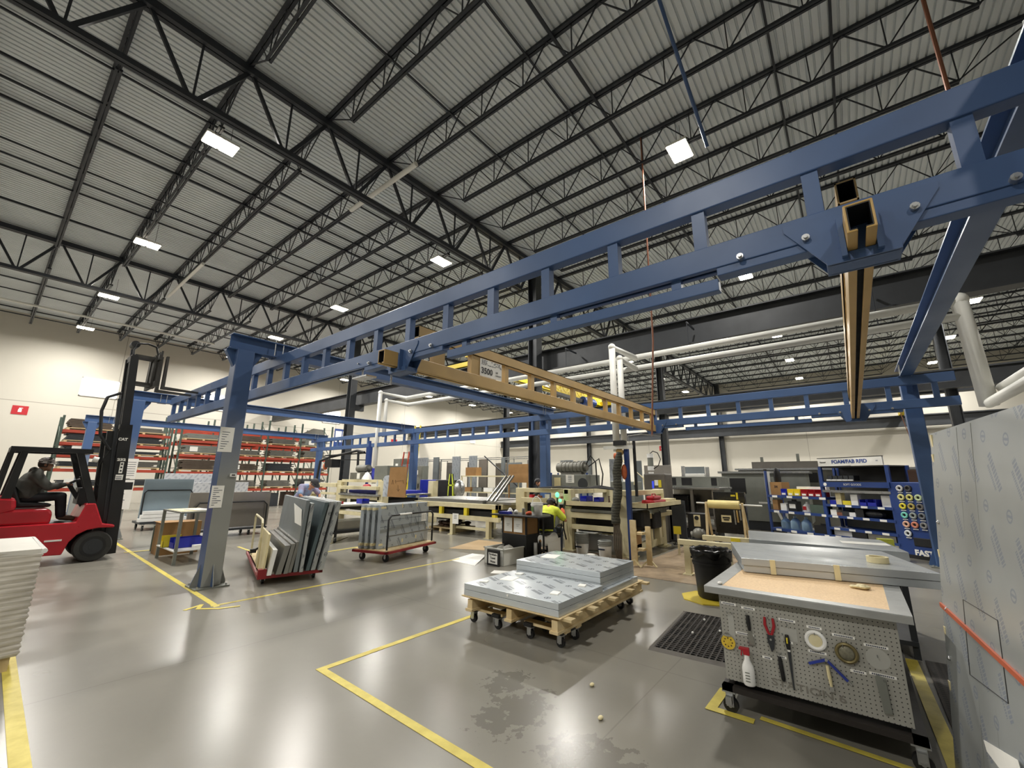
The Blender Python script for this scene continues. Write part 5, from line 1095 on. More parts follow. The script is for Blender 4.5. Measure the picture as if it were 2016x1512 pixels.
# ================================================================ parts racks along the back wall
def rack(nm, x0, frames, lv, top, label):
    r = T('pallet_rack', label, 'rack', ((x0 + frames[-1]) / 2, 27.5, 0), 0, 'pallet racks along the back wall')
    for x in frames:
        f = M()
        for y in (27.0, 28.1): f.b(x - .04, x + .04, y - .04, y + .04, 0, top)
        for k in range(int(top / .9)): f.bar((x, 27, .3 + k * .9), (x, 28.1, .3 + k * .9), .03); f.bar((x, 27, .3 + k * .9), (x, 28.1, 1.2 + k * .9), .03) if 1.2 + k * .9 < top else None
        f.o('upright_frame', 'rack_green', r, w=True)
    for a, bb in zip(frames, frames[1:]):
        for z in lv:
            for y in (26.95, 28.1): M().b(a + .04, bb - .04, y - .025, y + .025, z, z + .13).o('beam', 'rack_orange', r, w=True)
    return r
rack('a', 1.9, [1.95, 5.85], [1.0, 1.85, 2.47, 3.0, 3.55], 4.3, 'left pallet rack with red beams behind the forklift')
rack('b', 6.2, [6.25, 8.3, 10.45, 12.4, 14.4], [.9, 1.8, 2.68, 3.42, 4.1], 5.0, 'long pallet rack with orange beams in the middle of the back wall')
rk2 = rack('c', 6.2, [6.25, 8.3, 10.45, 12.4, 14.4], [1.8, 2.68, 3.42, 4.1], 5.0, 'second pallet rack row standing behind the long orange-beamed one'); rk2.location.y += 2.4
random.seed(21); mat('stock_grey', '6f6d66', .5, .2, .15, 2); mat('stock_brown', '5d5044', .7, 0, .15, 3)
LV = {'left': ('left red-beamed rack', [(2.1, 3.7), (3.9, 5.6)], [1.13, 1.98, 2.6, 3.13, 3.68]), 'mid': ('long orange-beamed rack', [(6.4, 8.1), (8.5, 10.2), (10.6, 12.2), (12.6, 14.2)], [1.03, 1.93, 2.81, 3.55])}
LVN = ['lowest', 'second', 'third', 'fourth', 'top']
for key, (rn_, bays, lvs) in LV.items():
    for bi, (a, bb) in enumerate(bays):
        for li, z in enumerate(lvs):
            gap = (lvs[li + 1] - z - .13) if li + 1 < len(lvs) else .7
            if gap < .3 and key == 'left' : h = .25
            else: h = random.uniform(.3, .75) * gap
            ls = '%s bay, %s level, %s' % (ORD[bi + 1], LVN[li], rn_)
            p = T('pallet', 'wooden pallet in ' + ls, 'pallet', ((a + bb) / 2, 27.5, z), 0, 'pallets on the racks')
            pm = M().b(a, bb, 26.98, 28.05, .07, .1)
            for k in range(3): x = a + (bb - a - .1) * k / 2; pm.b(x, x + .1, 26.98, 28.05, 0, .07)
            pm.v = [(x - (a + bb) / 2, y - 27.5, zz) for x, y, zz in pm.v]
            pm.o('deck', 'wood', p)
            sm = M(); n = max(2, int(h / .06)); zz = z + .1; mt = random.choice(['dark_steel', 'black', 'stock_grey', 'dark_steel']) if key == 'left' and li < 4 else random.choice(['stock_grey', 'grey_steel', 'stock_grey', 'motor_grey', 'stock_brown', 'dark_steel'])
            for k in range(n):
                i0 = random.uniform(0, .15); i1 = random.uniform(0, .25); hh = h / n * .86; sm.b(a + i0, bb - i1, 27.02, 27.95, zz, zz + hh); zz += h / n
            sm.o('stock_stack', mt, None, 'flat stock stack in ' + ls, cat='stock', group='stock on the rack pallets')
            if random.random() < .4: M().b(a + .3, a + .65, 26.97, 27.01, z + .16, z + .16 + min(.25, h)).o('tag_card', 'paper', None, 'white card on the stock in ' + ls, cat='card')
for i, (x, w_, h, mt) in enumerate(((6.6, 1.2, .8, 'card'), (8.9, 1.3, .7, 'brown'), (10.8, .7, .75, 'dark_steel'), (11.9, .7, .8, 'brown'), (13.0, 1.1, .75, 'rack_orange'))): M().b(x, x + w_, 27.1, 27.9, 0, h).o('crate', mt, None, 'crate on the floor under the long rack, %s from the left' % ORD[i + 1], cat='crate', group='crates under the long rack', bev=.01)
M().prism([(11.9, 4.25), (14.0, 4.25), (13.9, 4.75), (13.2, 4.8), (12.6, 4.45)], 'y', 27.2, 27.25).o('foil_sheet', 'sheet_edge', None, 'crumpled shiny sheet on top of the long rack', cat='sheet')
# electrical cabinets and stored tall panels in the back
for i, (x, y, sx, sy, h, mt, l) in enumerate(((15.4, 20.4, .9, .7, 2.75, 'grey_steel', 'tall grey electrical cabinet left of the ladders'), (15.0, 19.3, .5, .8, 2.4, 'sheet_grey', 'narrow grey cabinet just left of the ladders'), (14.6, 17.9, .4, .9, 2.3, 'grey_steel', 'grey cabinet behind the cardboard sheet'))):
    c = T('control_cabinet', l, 'cabinet', (x, y, 0), 0, 'grey cabinets by the ladders'); M().c(0, 0, 0, sx, sy, h).o('body', mt, c, bev=.01); M().b(-sx / 2 - .015, -sx / 2, -sy / 2 + .04, sy / 2 - .04, .1, h - .08).o('door', mt, c); M().b(-sx / 2 - .03, -sx / 2 - .015, -.12, .1, h * .8, h * .9).o('label', 'paper', c); M().b(-sx / 2 - .05, -sx / 2 - .015, -.2, -.17, h * .5, h * .6).o('handle', 'black', c)
XB = 17.0
tall = [(20.2, 21.35, 2.9, 'film_yz'), (19.2, 19.65, 2.9, 'sheet_grey'), (17.4, 18.0, 2.9, 'film_yz'), (16.1, 16.65, 2.9, 'film_yz'), (15.3, 15.9, 2.7, 'stainless'), (14.1, 14.3, 2.75, 'sheet_grey'), (13.0, 13.85, 2.48, 'sheet_grey'), (12.1, 12.6, 2.6, 'stainless')]
for i, (a, bb, h, mt) in enumerate(tall): sheet('tall_sheet', 'tall grey sheet in the storage row behind the cream table, %s from left' % ORD[i + 1], XB, XB + .1, a, bb, .02, h, mt, 'tall panels in the storage row')
for i, (a, bb, h) in enumerate(((19.7, 20.15, 2.65), (18.05, 19.1, 2.6), (16.75, 17.35, 2.6), (14.4, 15.2, 2.5))): sheet('tall_sheet', 'dull steel panel set back in the storage row, %s from the left' % ORD[i + 1], XB + .6, XB + .65, a, bb, .02, h, 'stainless', 'set-back panels in the storage row')
sr = T('storage_rack', 'light tube rack over the storage row of tall panels', 'rack', (XB + .4, 16.7, 0)); M().bar((XB + .2, 12, 2.76), (XB + .2, 21.4, 2.76), .04).bar((XB + .7, 12, 2.7), (XB + .7, 21.4, 2.7), .04).o('top_rail', 'zinc', sr, w=True)
for y in (12.0, 14.0, 16.7, 19.15, 21.4): M().b(XB + .18, XB + .22, y - .02, y + .02, 0, 2.76).b(XB + .68, XB + .72, y - .02, y + .02, 0, 2.72).o('upright', 'zinc', sr, w=True)
M().bar((16.9, 15.4, 2.85), (16.7, 11.1, .03), .05).o('brace_bar', 'dark_steel', None, 'dark slanted bar leaning in front of the storage row', cat='bar')
wsh = T('steel_shelf', 'cream steel shelf with grey trays in front of the storage row', 'shelf', (15.3, 13.2, 0))
for z in (1.0, 1.75): M().b(15.0, 15.7, 11.6, 15.2, z, z + .05).o('shelf', 'cream', wsh, w=True)
for y in (11.6, 15.15):
    for x in (15.0, 15.65): M().b(x, x + .05, y, y + .05, 0, 1.8).o('post', 'cream', wsh, w=True)
for i in range(5): bin_('grey_tray', 'grey tray on the cream steel shelf before the storage row, %s from the left' % ORD[5 - i], 15.3, 12.0 + i * .72, 1.05, .5, .6, .2, ('grey_steel', 'sheet_grey', 'paper', 'grey_steel', 'card')[i], 0, 'trays on the cream shelf')
M().b(15.1, 15.5, 14.3, 15.0, 1.8, 2.2).o('carton', 'card', None, 'carton on top of the cream steel shelf', cat='box')
M().b(14.9, 14.95, 11.0, 12.1, 1.5, 2.3).b(14.9, 14.95, 11.0, 11.05, 0, 1.5).b(14.9, 14.95, 12.05, 12.1, 0, 1.5).o('chip_board', 'card', None, 'brown board in a frame beside the centre column', cat='board')
M().b(12.6, 13.2, 14.62, 15.4, 0, 1.6).o('storage_bin', 'blue_bin', None, 'large blue bin behind the cream table next to the far post', cat='bin', bev=.02)
M().b(12.6, 13.2, 13.55, 14.35, 0, 1.6).o('drum_cabinet', 'black', None, 'black cabinet behind the long cream table', cat='cabinet', bev=.03)
vx = T('safety_vest', 'yellow and black safety vest hanging behind the cream table', 'vest', (12.6, 13.35, .95)); M().prism([(-.17, 0), (.17, 0), (.15, .5), (.09, .9), (-.09, .9), (-.15, .5)], 'x', -.03, .03).b(-.01, .01, -.01, .01, -.95, .95).o('cloth', 'black', vx); M().prism([(-.17, 0), (-.12, 0), (-.09, .5), (-.04, .9), (-.08, .9), (-.15, .5)], 'x', -.04, .04).prism([(.12, 0), (.17, 0), (.15, .5), (.08, .9), (.04, .9), (.09, .5)], 'x', -.04, .04).b(-.04, .04, -.15, .15, .4, .46).o('reflective_band', 'hi_vis', vx)
M().ball((12.4, 12.65, 1.25), .3, 14, 10, (.8, .75, 1.2)).cyl((12.4, 12.65, 0), (12.4, 12.65, 1.1), .12, 12).o('foil_bundle', 'zinc', None, 'shiny crumpled foil bundle behind the cream table', cat='foil', smooth=True)
# blue stair unit and shelf behind the centre column
bs = T('blue_rack', 'small blue shelf unit behind the centre post', 'rack', (14.2, 8.6, 0))
for y in (7.9, 9.2): M().b(14.0, 14.05, y, y + .05, 0, 1.9).b(14.5, 14.55, y, y + .05, 0, 1.9).o('post', 'rack_blue', bs, w=True)
for z in (.6, 1.2, 1.6): M().b(14.0, 14.55, 7.9, 9.25, z, z + .04).o('shelf', 'rack_blue', bs, w=True)
# grey panels and boxes behind the press
for i, (x, y0, y1, h, mt) in enumerate(((18.5, 10.9, 11.6, 2.6, 'film_yz'), (18.5, 9.9, 10.6, 2.55, 'sheet_grey'), (18.5, 8.3, 8.9, 2.6, 'film_yz'), (18.6, 7.4, 7.75, 2.5, 'sheet_grey'), (22, 7.2, 8.6, 2.4, 'stainless'), (22, 5.6, 6.6, 2.3, 'sheet_grey'))): sheet('tall_sheet', 'grey panel standing far behind the big cream press, %s from the left' % ORD[i + 1], x, x + .1, y0, y1, .02, h, mt, 'panels behind the press')
mg = T('gas_unit', 'grey valve unit with hoses behind the jacketed hose', 'machine', (13.0, 5.6, 0)); M().b(12.7, 13.3, 5.3, 6.1, 0, 1.6).o('body', 'grey_steel', mg, w=True, bev=.02); M().tube([(12.7, 5.5, 1.6), (12.7, 5.5, 2.1), (12.75, 5.7, 2.3), (12.8, 5.8, 1.7)], .03, 8).tube([(12.7, 5.3, 1.5), (12.65, 5.2, 1.9), (12.7, 5.0, 1.7), (12.7, 4.95, 1.2)], .025, 8).o('hose', 'tape_cream', mg, w=True, smooth=True); M().cyl((12.9, 5.9, 2.4), (12.9, 6.0, 2.4), .1, 14).o('orange_reel', 'wrap_orange', mg, w=True, smooth=True); M().bar((12.9, 5.95, 2.4), (12.9, 5.5, 1.6), .04).o('arm', 'cream', mg, w=True)
# brown-grey machine cabinet
cabn = T('machine_cabinet', 'brown-grey machine cabinet with a small screen and yellow label', 'cabinet', (12.3, 4.4, 0))
M().b(12.0, 12.6, 4.1, 4.73, 0, 1.83).o('body', mat('cab_brown', '6a655e', .45, .1, .1, 3), cabn, w=True, bev=.04)
M().b(11.99, 12.0, 4.22, 4.3, 1.45, 1.65).o('yellow_label', 'yellow', cabn, w=True); M().b(11.99, 12.0, 4.31, 4.41, 1.5, 1.65).o('white_label', 'paper', cabn, w=True); M().b(11.985, 12.0, 4.43, 4.48, 1.42, 1.62).o('screen', emit('screen_blue', '3a4dd8', .6), cabn, w=True)
dc = T('filter_unit', 'white and grey cylindrical filter with a looped hose above the machine cabinet', 'filter', (13.5, 5.0, 0))
M().cyl((13.5, 5.05, 0), (13.5, 5.05, 1.9), .08, 14).cyl((13.5, 5.05, 2.35), (13.5, 5.05, 2.48), .1, 16).cyl((13.5, 5.05, 1.95), (13.5, 5.05, 2.08), .1, 16).o('canister', 'white_plastic', dc, w=True, smooth=True); M().cyl((13.5, 5.05, 2.08), (13.5, 5.05, 2.35), .09, 16).o('sight_tube', 'grey_steel', dc, w=True, smooth=True)
M().tube([(13.5, 5.05, 2.48), (13.5, 4.95, 2.56), (13.5, 4.8, 2.5), (13.5, 4.72, 2.3), (13.5, 4.8, 2.1), (13.5, 4.95, 2.0)], .015, 8).o('hose', 'black', dc, w=True, smooth=True)
# stainless enclosures with dark openings
en = T('enclosure', 'long grey machine enclosure with a stainless shelf and a dark opening behind the cream barrier', 'machine', (14.2, 3.9, 0))
M().b(13.6, 14.8, 3.1, 4.75, 1.45, 1.76).o('upper_cabinet', 'grey_steel', en, w=True, bev=.01)
for a, bb in ((4.32, 4.62), (3.85, 4.15), (3.15, 3.3)): M().b(13.59, 13.6, a, bb, 1.5, 1.72).o('vent_opening', 'black', en, w=True)
M().b(13.2, 14.8, 3.0, 4.75, 1.38, 1.45).o('steel_shelf', 'steel', en, w=True, bev=.01)
M().b(14.6, 14.65, 3.2, 4.75, .55, 1.38).b(13.3, 14.6, 3.2, 3.25, .2, 1.38).b(13.25, 13.35, 3.75, 3.83, .3, 1.38).b(13.25, 13.35, 4.7, 4.78, .3, 1.38).o('side_panel', 'stainless', en, w=True)
M().b(13.5, 14.3, 3.95, 4.7, .72, 1.22).o('black_cloth', 'black_gloss', en, w=True, bev=.05); M().b(13.2, 14.7, 3.2, 4.8, .58, .64).b(13.2, 14.7, 3.2, 4.8, .3, .36).o('bed', 'stainless', en, w=True); M().b(13.3, 14.6, 3.3, 4.7, 0, .3).o('plinth', 'dark_steel', en, w=True)
g2 = T('enclosure', 'tall grey machine enclosure with a dark window left of the blue shelves', 'machine', (17.5, 2.4, 0))
M().b(17.0, 18.2, 1.2, 3.75, .3, 1.9).o('body', 'grey_steel', g2, w=True, bev=.01); M().b(16.99, 17.0, 3.0, 3.5, 1.2, 1.73).o('window', 'black', g2, w=True); M().b(16.9, 18.3, 1.1, 3.85, 1.9, 1.97).o('top_rail', 'zinc', g2, w=True); M().b(17.1, 18.1, 1.3, 3.65, 0, .3).o('plinth', 'dark_steel', g2, w=True)
M().b(16.7, 16.8, 2.2, 2.36, 1.0, 1.95).bar((16.7, 2.25, 1.1), (16.7, 1.85, .05), .07).b(16.65, 16.72, 1.75, 2.6, .9, .95).b(16.7, 16.76, 1.82, 1.9, 0, .95).o('support_arm', 'white_paint', g2, w=True)
g3 = T('enclosure', 'long low grey machine behind the blue shelves', 'machine', (20, 1, 0)); M().b(19.2, 20.6, -1.8, 3.6, 0, 2.05).o('body', 'motor_grey', g3, w=True); M().b(19.1, 20.7, -1.8, 3.7, 2.05, 2.12).o('top_rail', 'zinc', g3, w=True); M().b(19.19, 19.2, -.4, .3, 1.7, 2.0).b(19.19, 19.2, 1.0, 1.6, 1.6, 1.95).o('opening', 'black', g3, w=True); M().b(19.9, 20.2, 0, 3.2, 2.12, 2.4).o('duct', 'cab_brown', g3, w=True); M().b(20.1, 20.2, 1.55, 1.65, 2.12, 2.7).b(20.1, 20.2, 2.8, 2.9, 2.12, 2.6).o('upright', 'grey_steel', g3, w=True)
for i, (x, y, h) in enumerate(((17.5, 5.2, 2.2), (17.5, 4.3, 2.15))): M().b(x, x + .1, y, y + .12, 0, h).o('guide_post', 'zinc', None, ('upright metal guide post behind the stainless shelf, left', 'upright metal guide post behind the stainless shelf, right')[i], cat='post', group='guide posts')
M().b(17.4, 18.0, 4.45, 5.15, 0, 1.9).o('white_machine', 'white_paint', None, 'white machine between the guide posts', cat='machine', bev=.02)
bo2 = T('black_board_cart', 'dark tall cart beside the right end of the cream press', 'cart', (12.0, 3.95, 0)); M().b(11.7, 11.76, 3.55, 3.95, .12, 1.12).b(11.7, 12.3, 3.9, 3.95, .12, 1.1).o('panel', 'dark_steel', bo2, w=True); M().b(11.65, 12.3, 3.5, 3.97, .08, .13).o('deck', 'black', bo2, w=True); M().cyl((11.9, 3.7, .13), (11.9, 3.7, .5), .06, 12).o('cylinder', 'grey_steel', bo2, w=True, smooth=True)
for x in (11.75, 12.2):
    for y in (3.58, 3.9): castor(bo2, x - 12.0, y - 3.95, .035, .08)
# ================================================================ film roll stand, black tool board, barrier, trash can, mat
fs = T('film_roll_stand', 'wooden-legged stand with a big cream film roll', 'roll stand', (11.2, 2.45, 0))
M().cyl((11.0, 2.78, 1.1), (11.0, 2.11, 1.1), .095, 24).o('film_roll', mat('film_cream', 'e2d08c', .35, 0, .06, 4), fs, w=True, smooth=True); M().cyl((11.0, 3.05, 1.12), (11.0, 1.66, 1.1), .018, 10).o('shaft', 'white_paint', fs, w=True, smooth=True)
for y, q in ((2.83, 1), (2.06, -1)): M().bar((11.0, y, 1.14), (10.9, y + .02 * q, 0), .045).bar((11.0, y, 1.14), (11.5, y + .02 * q, 0), .045).b(11.0, 11.5, y - .02, y + .02, .3, .36).o('leg_frame', 'wood', fs, w=True)
bbn = T('tool_board', 'black tool board cabinet with a sign and hanging tools under the film roll', 'tool board', (11.8, 2.45, 0))
M().b(11.6, 11.75, 2.1, 2.8, .4, 1.37).o('board', 'black_gloss', bbn, w=True)
for y in (2.15, 2.72): M().b(11.6, 11.7, y, y + .05, 0, .4).o('leg', 'black', bbn, w=True)
M().b(11.59, 11.6, 2.44, 2.66, .66, .82).o('sign', 'tape_cream', bbn, w=True)
M().b(11.585, 11.59, 2.47, 2.63, .75, .78).b(11.585, 11.59, 2.49, 2.61, .7, .73).o('sign_print', 'black', bbn, w=True)
for i, y in enumerate((2.36, 2.3, 2.24)): M().bar((11.59, y, .95), (11.58, y - .01, .62 + .05 * i), .025).o('hanging_tool', ('zinc', 'crane_yellow', 'zinc')[i], bbn, w=True)
M().b(11.585, 11.6, 2.24, 2.28, 1.2, 1.36).o('yellow_strip', 'yellow', bbn, w=True); M().rb(11.585, 2.35, 1.27, .01, .1, .04, 10).o('yellow_knife', 'yellow', bbn, w=True)
cab2 = T('small_cabinet', 'small black cabinet with a round dial left of the film roll stand', 'cabinet', (11.4, 3.1, 0)); M().b(11.2, 11.6, 2.95, 3.35, .45, .85).o('body', 'black', cab2, w=True, bev=.01); M().b(11.19, 11.2, 3.05, 3.2, .55, .82).o('plate', 'tape_cream', cab2, w=True); M().cyl((11.18, 3.13, .75), (11.19, 3.13, .75), .05, 16).o('dial', 'black', cab2, w=True)
for x in (11.22, 11.55):
    for y in (2.97, 3.3): M().b(x, x + .03, y, y + .03, 0, .45).o('leg', 'black', cab2, w=True)
mach = T('gear_unit', 'small grey gear unit on the end of the cream barrier', 'gear unit', (9.4, 2.62, 0)); M().b(9.3, 9.5, 2.5, 2.75, .0, .5).o('stand', 'dark_steel', mach, w=True); M().ball((9.4, 2.62, .58), .12, 12, 8).cyl((9.4, 2.75, .55), (9.4, 2.5, .62), .07, 12).o('gear', 'motor_grey', mach, w=True, smooth=True)
for i, (x, yA, yB, l) in enumerate(((8.3, 2.68, 1.72, 'nearer cream steel barrier frame beside the black trash can'), (9.25, 2.5, 1.45, 'farther cream steel barrier frame with a yellow card'))):
    br = T('barrier', l, 'barrier', (x, (yA + yB) / 2, 0), 0, 'cream barrier frames')
    M().b(x - .05, x + .05, yB, yA, .5, .59).o('rail', 'cream', br, w=True, bev=.006)
    for y in (yB + .08, yA - .2): M().b(x - .05, x + .05, y, y + .1, 0, .5).b(x - .12, x + .12, y - .03, y + .13, 0, .02).o('leg', 'cream', br, w=True)
M().rb(9.18, 1.9, .42, .01, .16, .16, 4).o('warning_card', 'yellow', None, 'yellow card hanging on the farther cream barrier', cat='card'); M().rb(10.2, 3.3, .45, .01, .16, .17, 6).o('warning_card', 'yellow', None, 'yellow card near the right foot of the cream press', cat='card'); M().b(10.21, 10.25, 3.28, 3.32, 0, .5).o('card_stake', 'cream', None, 'thin cream stake behind the yellow card by the press', cat='stake')
tc_ = T('trash_can', 'black trash can with a bin liner left of the pegboard bench', 'trash can', (6.9, 1.78, .02))
M().lathe([(.2, 0), (.215, .02), (.245, .45), (.262, .45), (.262, .48), (.25, .48), (.258, .6), (.272, .6), (.272, .63), (.25, .63), (.2, .1)], 0, 0, 0, 32).o('body', 'black', tc_, smooth=True)
g = M(); random.seed(6); N = 40
for j, (r, z) in enumerate(((.276, .56), (.282, .63), (.272, .66), (.24, .64), (.22, .5))):
    for i in range(N): a = 2 * math.pi * i / N; q = .005 * math.sin(i * 2.3 + j) + .004 * math.sin(i * 5.1); g.v.append(((r + q) * math.cos(a), (r + q) * math.sin(a), z + q * 1.4 - (.03 * math.sin(i * .9) if j == 0 else 0)))
for j in range(4):
    for i in range(N): g.f.append((j * N + i, j * N + (i + 1) % N, (j + 1) * N + (i + 1) % N, (j + 1) * N + i))
g.o('bin_liner', 'black_gloss', tc_, smooth='all')
for s in (1, -1): M().b(-.05, .05, s * .25 - .02, s * .25 + .02, .5, .53).o('grip', 'black', tc_)
fb = M().lathe([(.4, 0), (.4, .012), (0, .012)], 6.85, 1.82, 0, 8); fb.o('floor_plate', mat('yellow_plate', 'cdb63a', .5, 0, .12, 3), None, 'yellow octagonal floor plate under the black trash can', cat='floor plate')
m, t, b = newmat('mat_rubber', '2c2825', .75); src, xyz = coords(t)
hx = ((xyz[0] / .045).fr() - .5).ab().lt(.3) * ((xyz[1] / .045).fr() - .5).ab().lt(.3)
t.links.new(mixc(t, hx, lin('3a3531'), lin('161412')), b.inputs['Base Color'])
mt_ = T('rubber_mat', 'dark perforated rubber mat on the floor left of the pegboard bench', 'mat', (5.28, 1.42, 0), 4)
g = M(); nx, ny = 26, 15
for i in range(nx + 1): x = -.7 + 1.4 * i / nx; g.b(x - .008, x + .008, -.42, .42, .002, .014)
for i in range(ny + 1): y = -.42 + .84 * i / ny; g.b(-.7, .7, y - .008, y + .008, .002, .0135)
g.o('grid', 'mat_rubber', mt_); M().b(-.7, .7, -.42, .42, 0, .004).o('underlay', 'black', mt_)
M().prism([(-.77, 0), (-.7, 0), (-.7, .016), (-.705, .016)], 'y', -.46, .46).prism([(.77, 0), (.7, 0), (.7, .016), (.705, .016)], 'y', -.46, .46).b(-.72, .72, .42, .46, 0, .012).b(-.72, .72, -.46, -.42, 0, .012).o('border', mat('mat_edge', '55504a', .7, 0, .1, 8), mt_)
for i, (x, y) in enumerate(((5.75, 1.62), (5.45, 1.38), (5.2, 1.6), (5.35, 1.15))): M().ball((x, y, .02), .014, 7, 5).o('foam_scrap', 'paper', None, 'white foam crumb on the rubber mat, %s' % ('top left', 'centre', 'middle left', 'right')[i], cat='scrap')
# ================================================================ tool crib: blue shelves, header sign, tape dispenser cabinet
RZ = -126.1; RB = Vector((13.6, -.26, 0))
def L2W(x, y, z): a = math.radians(RZ); return RB + Vector((x * math.cos(a) - y * math.sin(a), x * math.sin(a) + y * math.cos(a), z))
def crib(nm, label, cat, x, y=0, z=0, group=None): return T(nm, label, cat, L2W(x, y, z), RZ, group)
u1 = crib('shelf_unit', 'open blue shelf unit with bins and jugs, left of the white header sign', 'shelf unit', -2.1, .3)
for x in (-.92, .86):
    for y in (-.28, .24): M().b(x, x + .06, y, y + .05, .12, 2.0 if y > 0 else 1.95).o('post', 'rack_blue', u1)
for z in (.2, .72, 1.16): sh = M().b(-.9, .9, -.3, .3, z, z + .07).o('shelf', 'rack_blue', u1); each([M().b(-.7 + .5 * k, -.52 + .5 * k, -.306, -.3, z + .0, z + .06) for k in range(4)], 'shelf_label', 'paper', sh)
each([M().cyl((x, -.2, .06), (x + .04, -.2, .06), .06, 14) for x in (-.9, .86)], 'castor', 'black', u1)
M().b(-.93, -.88, -.28, -.2, 1.95, 2.0).o('post_cap', 'black', u1)
def on(nm, label, cat, x, z, mk, mt, y=-.05, group=None, smooth=None, parts=None):
    o = mk.o(nm, mt, None, label, cat=cat, group=group, smooth=smooth); p = L2W(x, y, z); o.location = p; o.rotation_euler.z = math.radians(RZ)
    return o
def box(sx, sy, sz): return M().b(-sx / 2, sx / 2, -sy / 2, sy / 2, 0, sz)
def jug(r, h): return M().lathe([(r * .95, 0), (r, .02), (r, h * .6), (r * .5, h * .82), (r * .3, h * .85), (r * .3, h), (0, h)], 0, 0, 0, 16)
def openbin(sx, sy, sz): a, c = sx / 2, sy / 2; return M().b(-a, a, -c, c, 0, .008).b(-a, -a + .008, -c, c, 0, sz).b(a - .008, a, -c, c, 0, sz).b(-a, a, c - .008, c, 0, sz).b(-a, a, -c, -c + .008, 0, sz * .55)
bx = on('carton', 'brown carton at the left of the top blue shelf', 'box', -2.72, 1.23, box(.4, .3, .38), 'card', .25); k = text('carton_print', '3M', .1, 'brown', bx, (0, -.152, .24), (90, 0, 0), bold=.004)
on('jacket', 'black jacket hanging on the left post of the blue shelf unit', 'jacket', -2.92, 1.45, M().ball((0, 0, .25), .16, 10, 8, (.5, .8, 1.9)), 'black', .42, smooth=True)
for i, (x, mt, cn) in enumerate(((-2.38, 'blue_bin', 'blue'), (-2.16, 'yellow', 'first yellow'), (-1.95, 'yellow', 'second yellow'), (-1.73, 'red', 'first red'), (-1.52, 'red', 'second red'), (-1.32, 'red', 'third red'))):
    on('parts_bin', '%s bin in the row on the top blue shelf' % cn, 'bin', x, 1.23, openbin(.19, .3, .19), mt, .15, 'bins on the top blue shelf'); on('bin_label', 'white label tile on the front of the %s bin' % cn, 'label', x, 1.25, box(.12, .004, .05), 'paper', -.006, 'bin labels')
on('white_box', 'white boxes behind the bins on the top blue shelf', 'box', -1.8, 1.23, box(.9, .12, .26), 'paper', .42)
Ls = [(-2.82, box(.18, .2, .3), 'card', 'brown carton'), (-2.55, box(.2, .18, .2), 'paper', 'white carton'), (-2.25, M().b(-.14, .14, -.09, .09, 0, .28).b(-.05, .05, -.04, .04, .28, .33), 'black', 'black jerrycan'), (-1.85, jug(.11, .28), 'white_plastic', 'white jug with a red label'), (-1.45, box(.4, .3, .22), 'rack_green', 'dark green case')]
for x, mk, mt, n_ in Ls:
    o = on('shelf_item', '%s on the middle shelf of the open blue unit' % n_, 'container', x, .79, mk, mt, .2, 'containers on the middle blue shelf')
    if 'red' in n_: M().rb(0, -.112, .06, .1, .01, .1, 0).o('label', 'red', o)
    if 'jerry' in n_: M().b(-.1, .1, -.095, -.09, .08, .2).o('label', 'paper', o)
m, t, b = newmat('clear_blue', '9fc0de', .1); b.inputs['Transmission Weight'].default_value = .6
for i, x in enumerate((-2.62, -2.3, -1.95)): on('water_jug', 'clear blue water jug in the open blue shelf unit, %s from left' % ORD[i + 1], 'jug', x, .27, jug(.13, .38 if i else .34), 'clear_blue', .2, 'water jugs', True)
on('black_case', 'black tool case on the lower shelf of the open blue unit', 'case', -1.4, .27, M().b(-.2, .2, -.12, .12, 0, .2).b(-.08, .08, -.02, .02, .2, .25), 'black', .15)
u2 = crib('shelf_unit', 'blue shelf unit under the white FOAM/FAB RFID header sign', 'shelf unit', -.35, .35)
for x in (-.86, .78):
    for y in (-.35, .3): M().b(x, x + .08, y, y + .05, .1, 2.03).o('post', 'rack_blue', u2)
M().b(-.8, .8, .3, .33, .2, 1.55).o('back_panel', 'grey_steel', u2); M().b(-.8, .8, -.3, .33, 1.63, 1.66).b(-.8, .8, .3, .33, 1.6, 2.03).b(-.8, .8, -.33, .33, 2.0, 2.03).o('hood', 'black', u2)
for z in (.22, .42, .72, 1.0): sh = M().b(-.82, .82, -.36, .3, z, z + .06).o('shelf', 'rack_blue', u2); each([M().b(-.65 + .38 * k, -.5 + .38 * k, -.368, -.36, z + .005, z + .055) for k in range(4)], 'shelf_label', 'paper', sh)
M().b(-.84, .84, -.38, -.33, 1.5, 1.63).o('fascia', 'rack_blue', u2); M().b(-.82, .82, -.36, -.3, 1.36, 1.42).o('light_rail', 'zinc', u2)
text('fascia_lettering', 'SOFT GOODS', .07, 'paper', u2, (0, -.384, 1.565), (90, 0, 0)); M().cyl((-.7, -.386, 1.565), (-.7, -.38, 1.565), .045, 16).o('fascia_badge', 'paper', u2)
for k in range(5): on('carton', 'dark carton inside the hood of the FOAM/FAB unit, %s from the left' % ORD[k + 1], 'box', -1.0 + k * .14, 1.66, box(.12, .2, .13), 'dark_steel', .2, 'cartons in the hood'); on('envelope', 'white envelope under the hood carton, %s from the left' % ORD[k + 1], 'envelope', -1.0 + k * .14, 1.66, box(.13, .02, .035), 'paper', .07, 'envelopes in the hood')
hs_ = T('header_sign', 'white header sign reading FOAM/FAB RFID on top of the blue unit', 'sign', L2W(-.37, .0, 2.04), RZ)
M().b(-.8, .8, -.02, .02, 0, .2).o('panel', 'paper', hs_); M().b(-.81, .81, -.025, .025, .2, .215).o('top_edge', 'black', hs_)
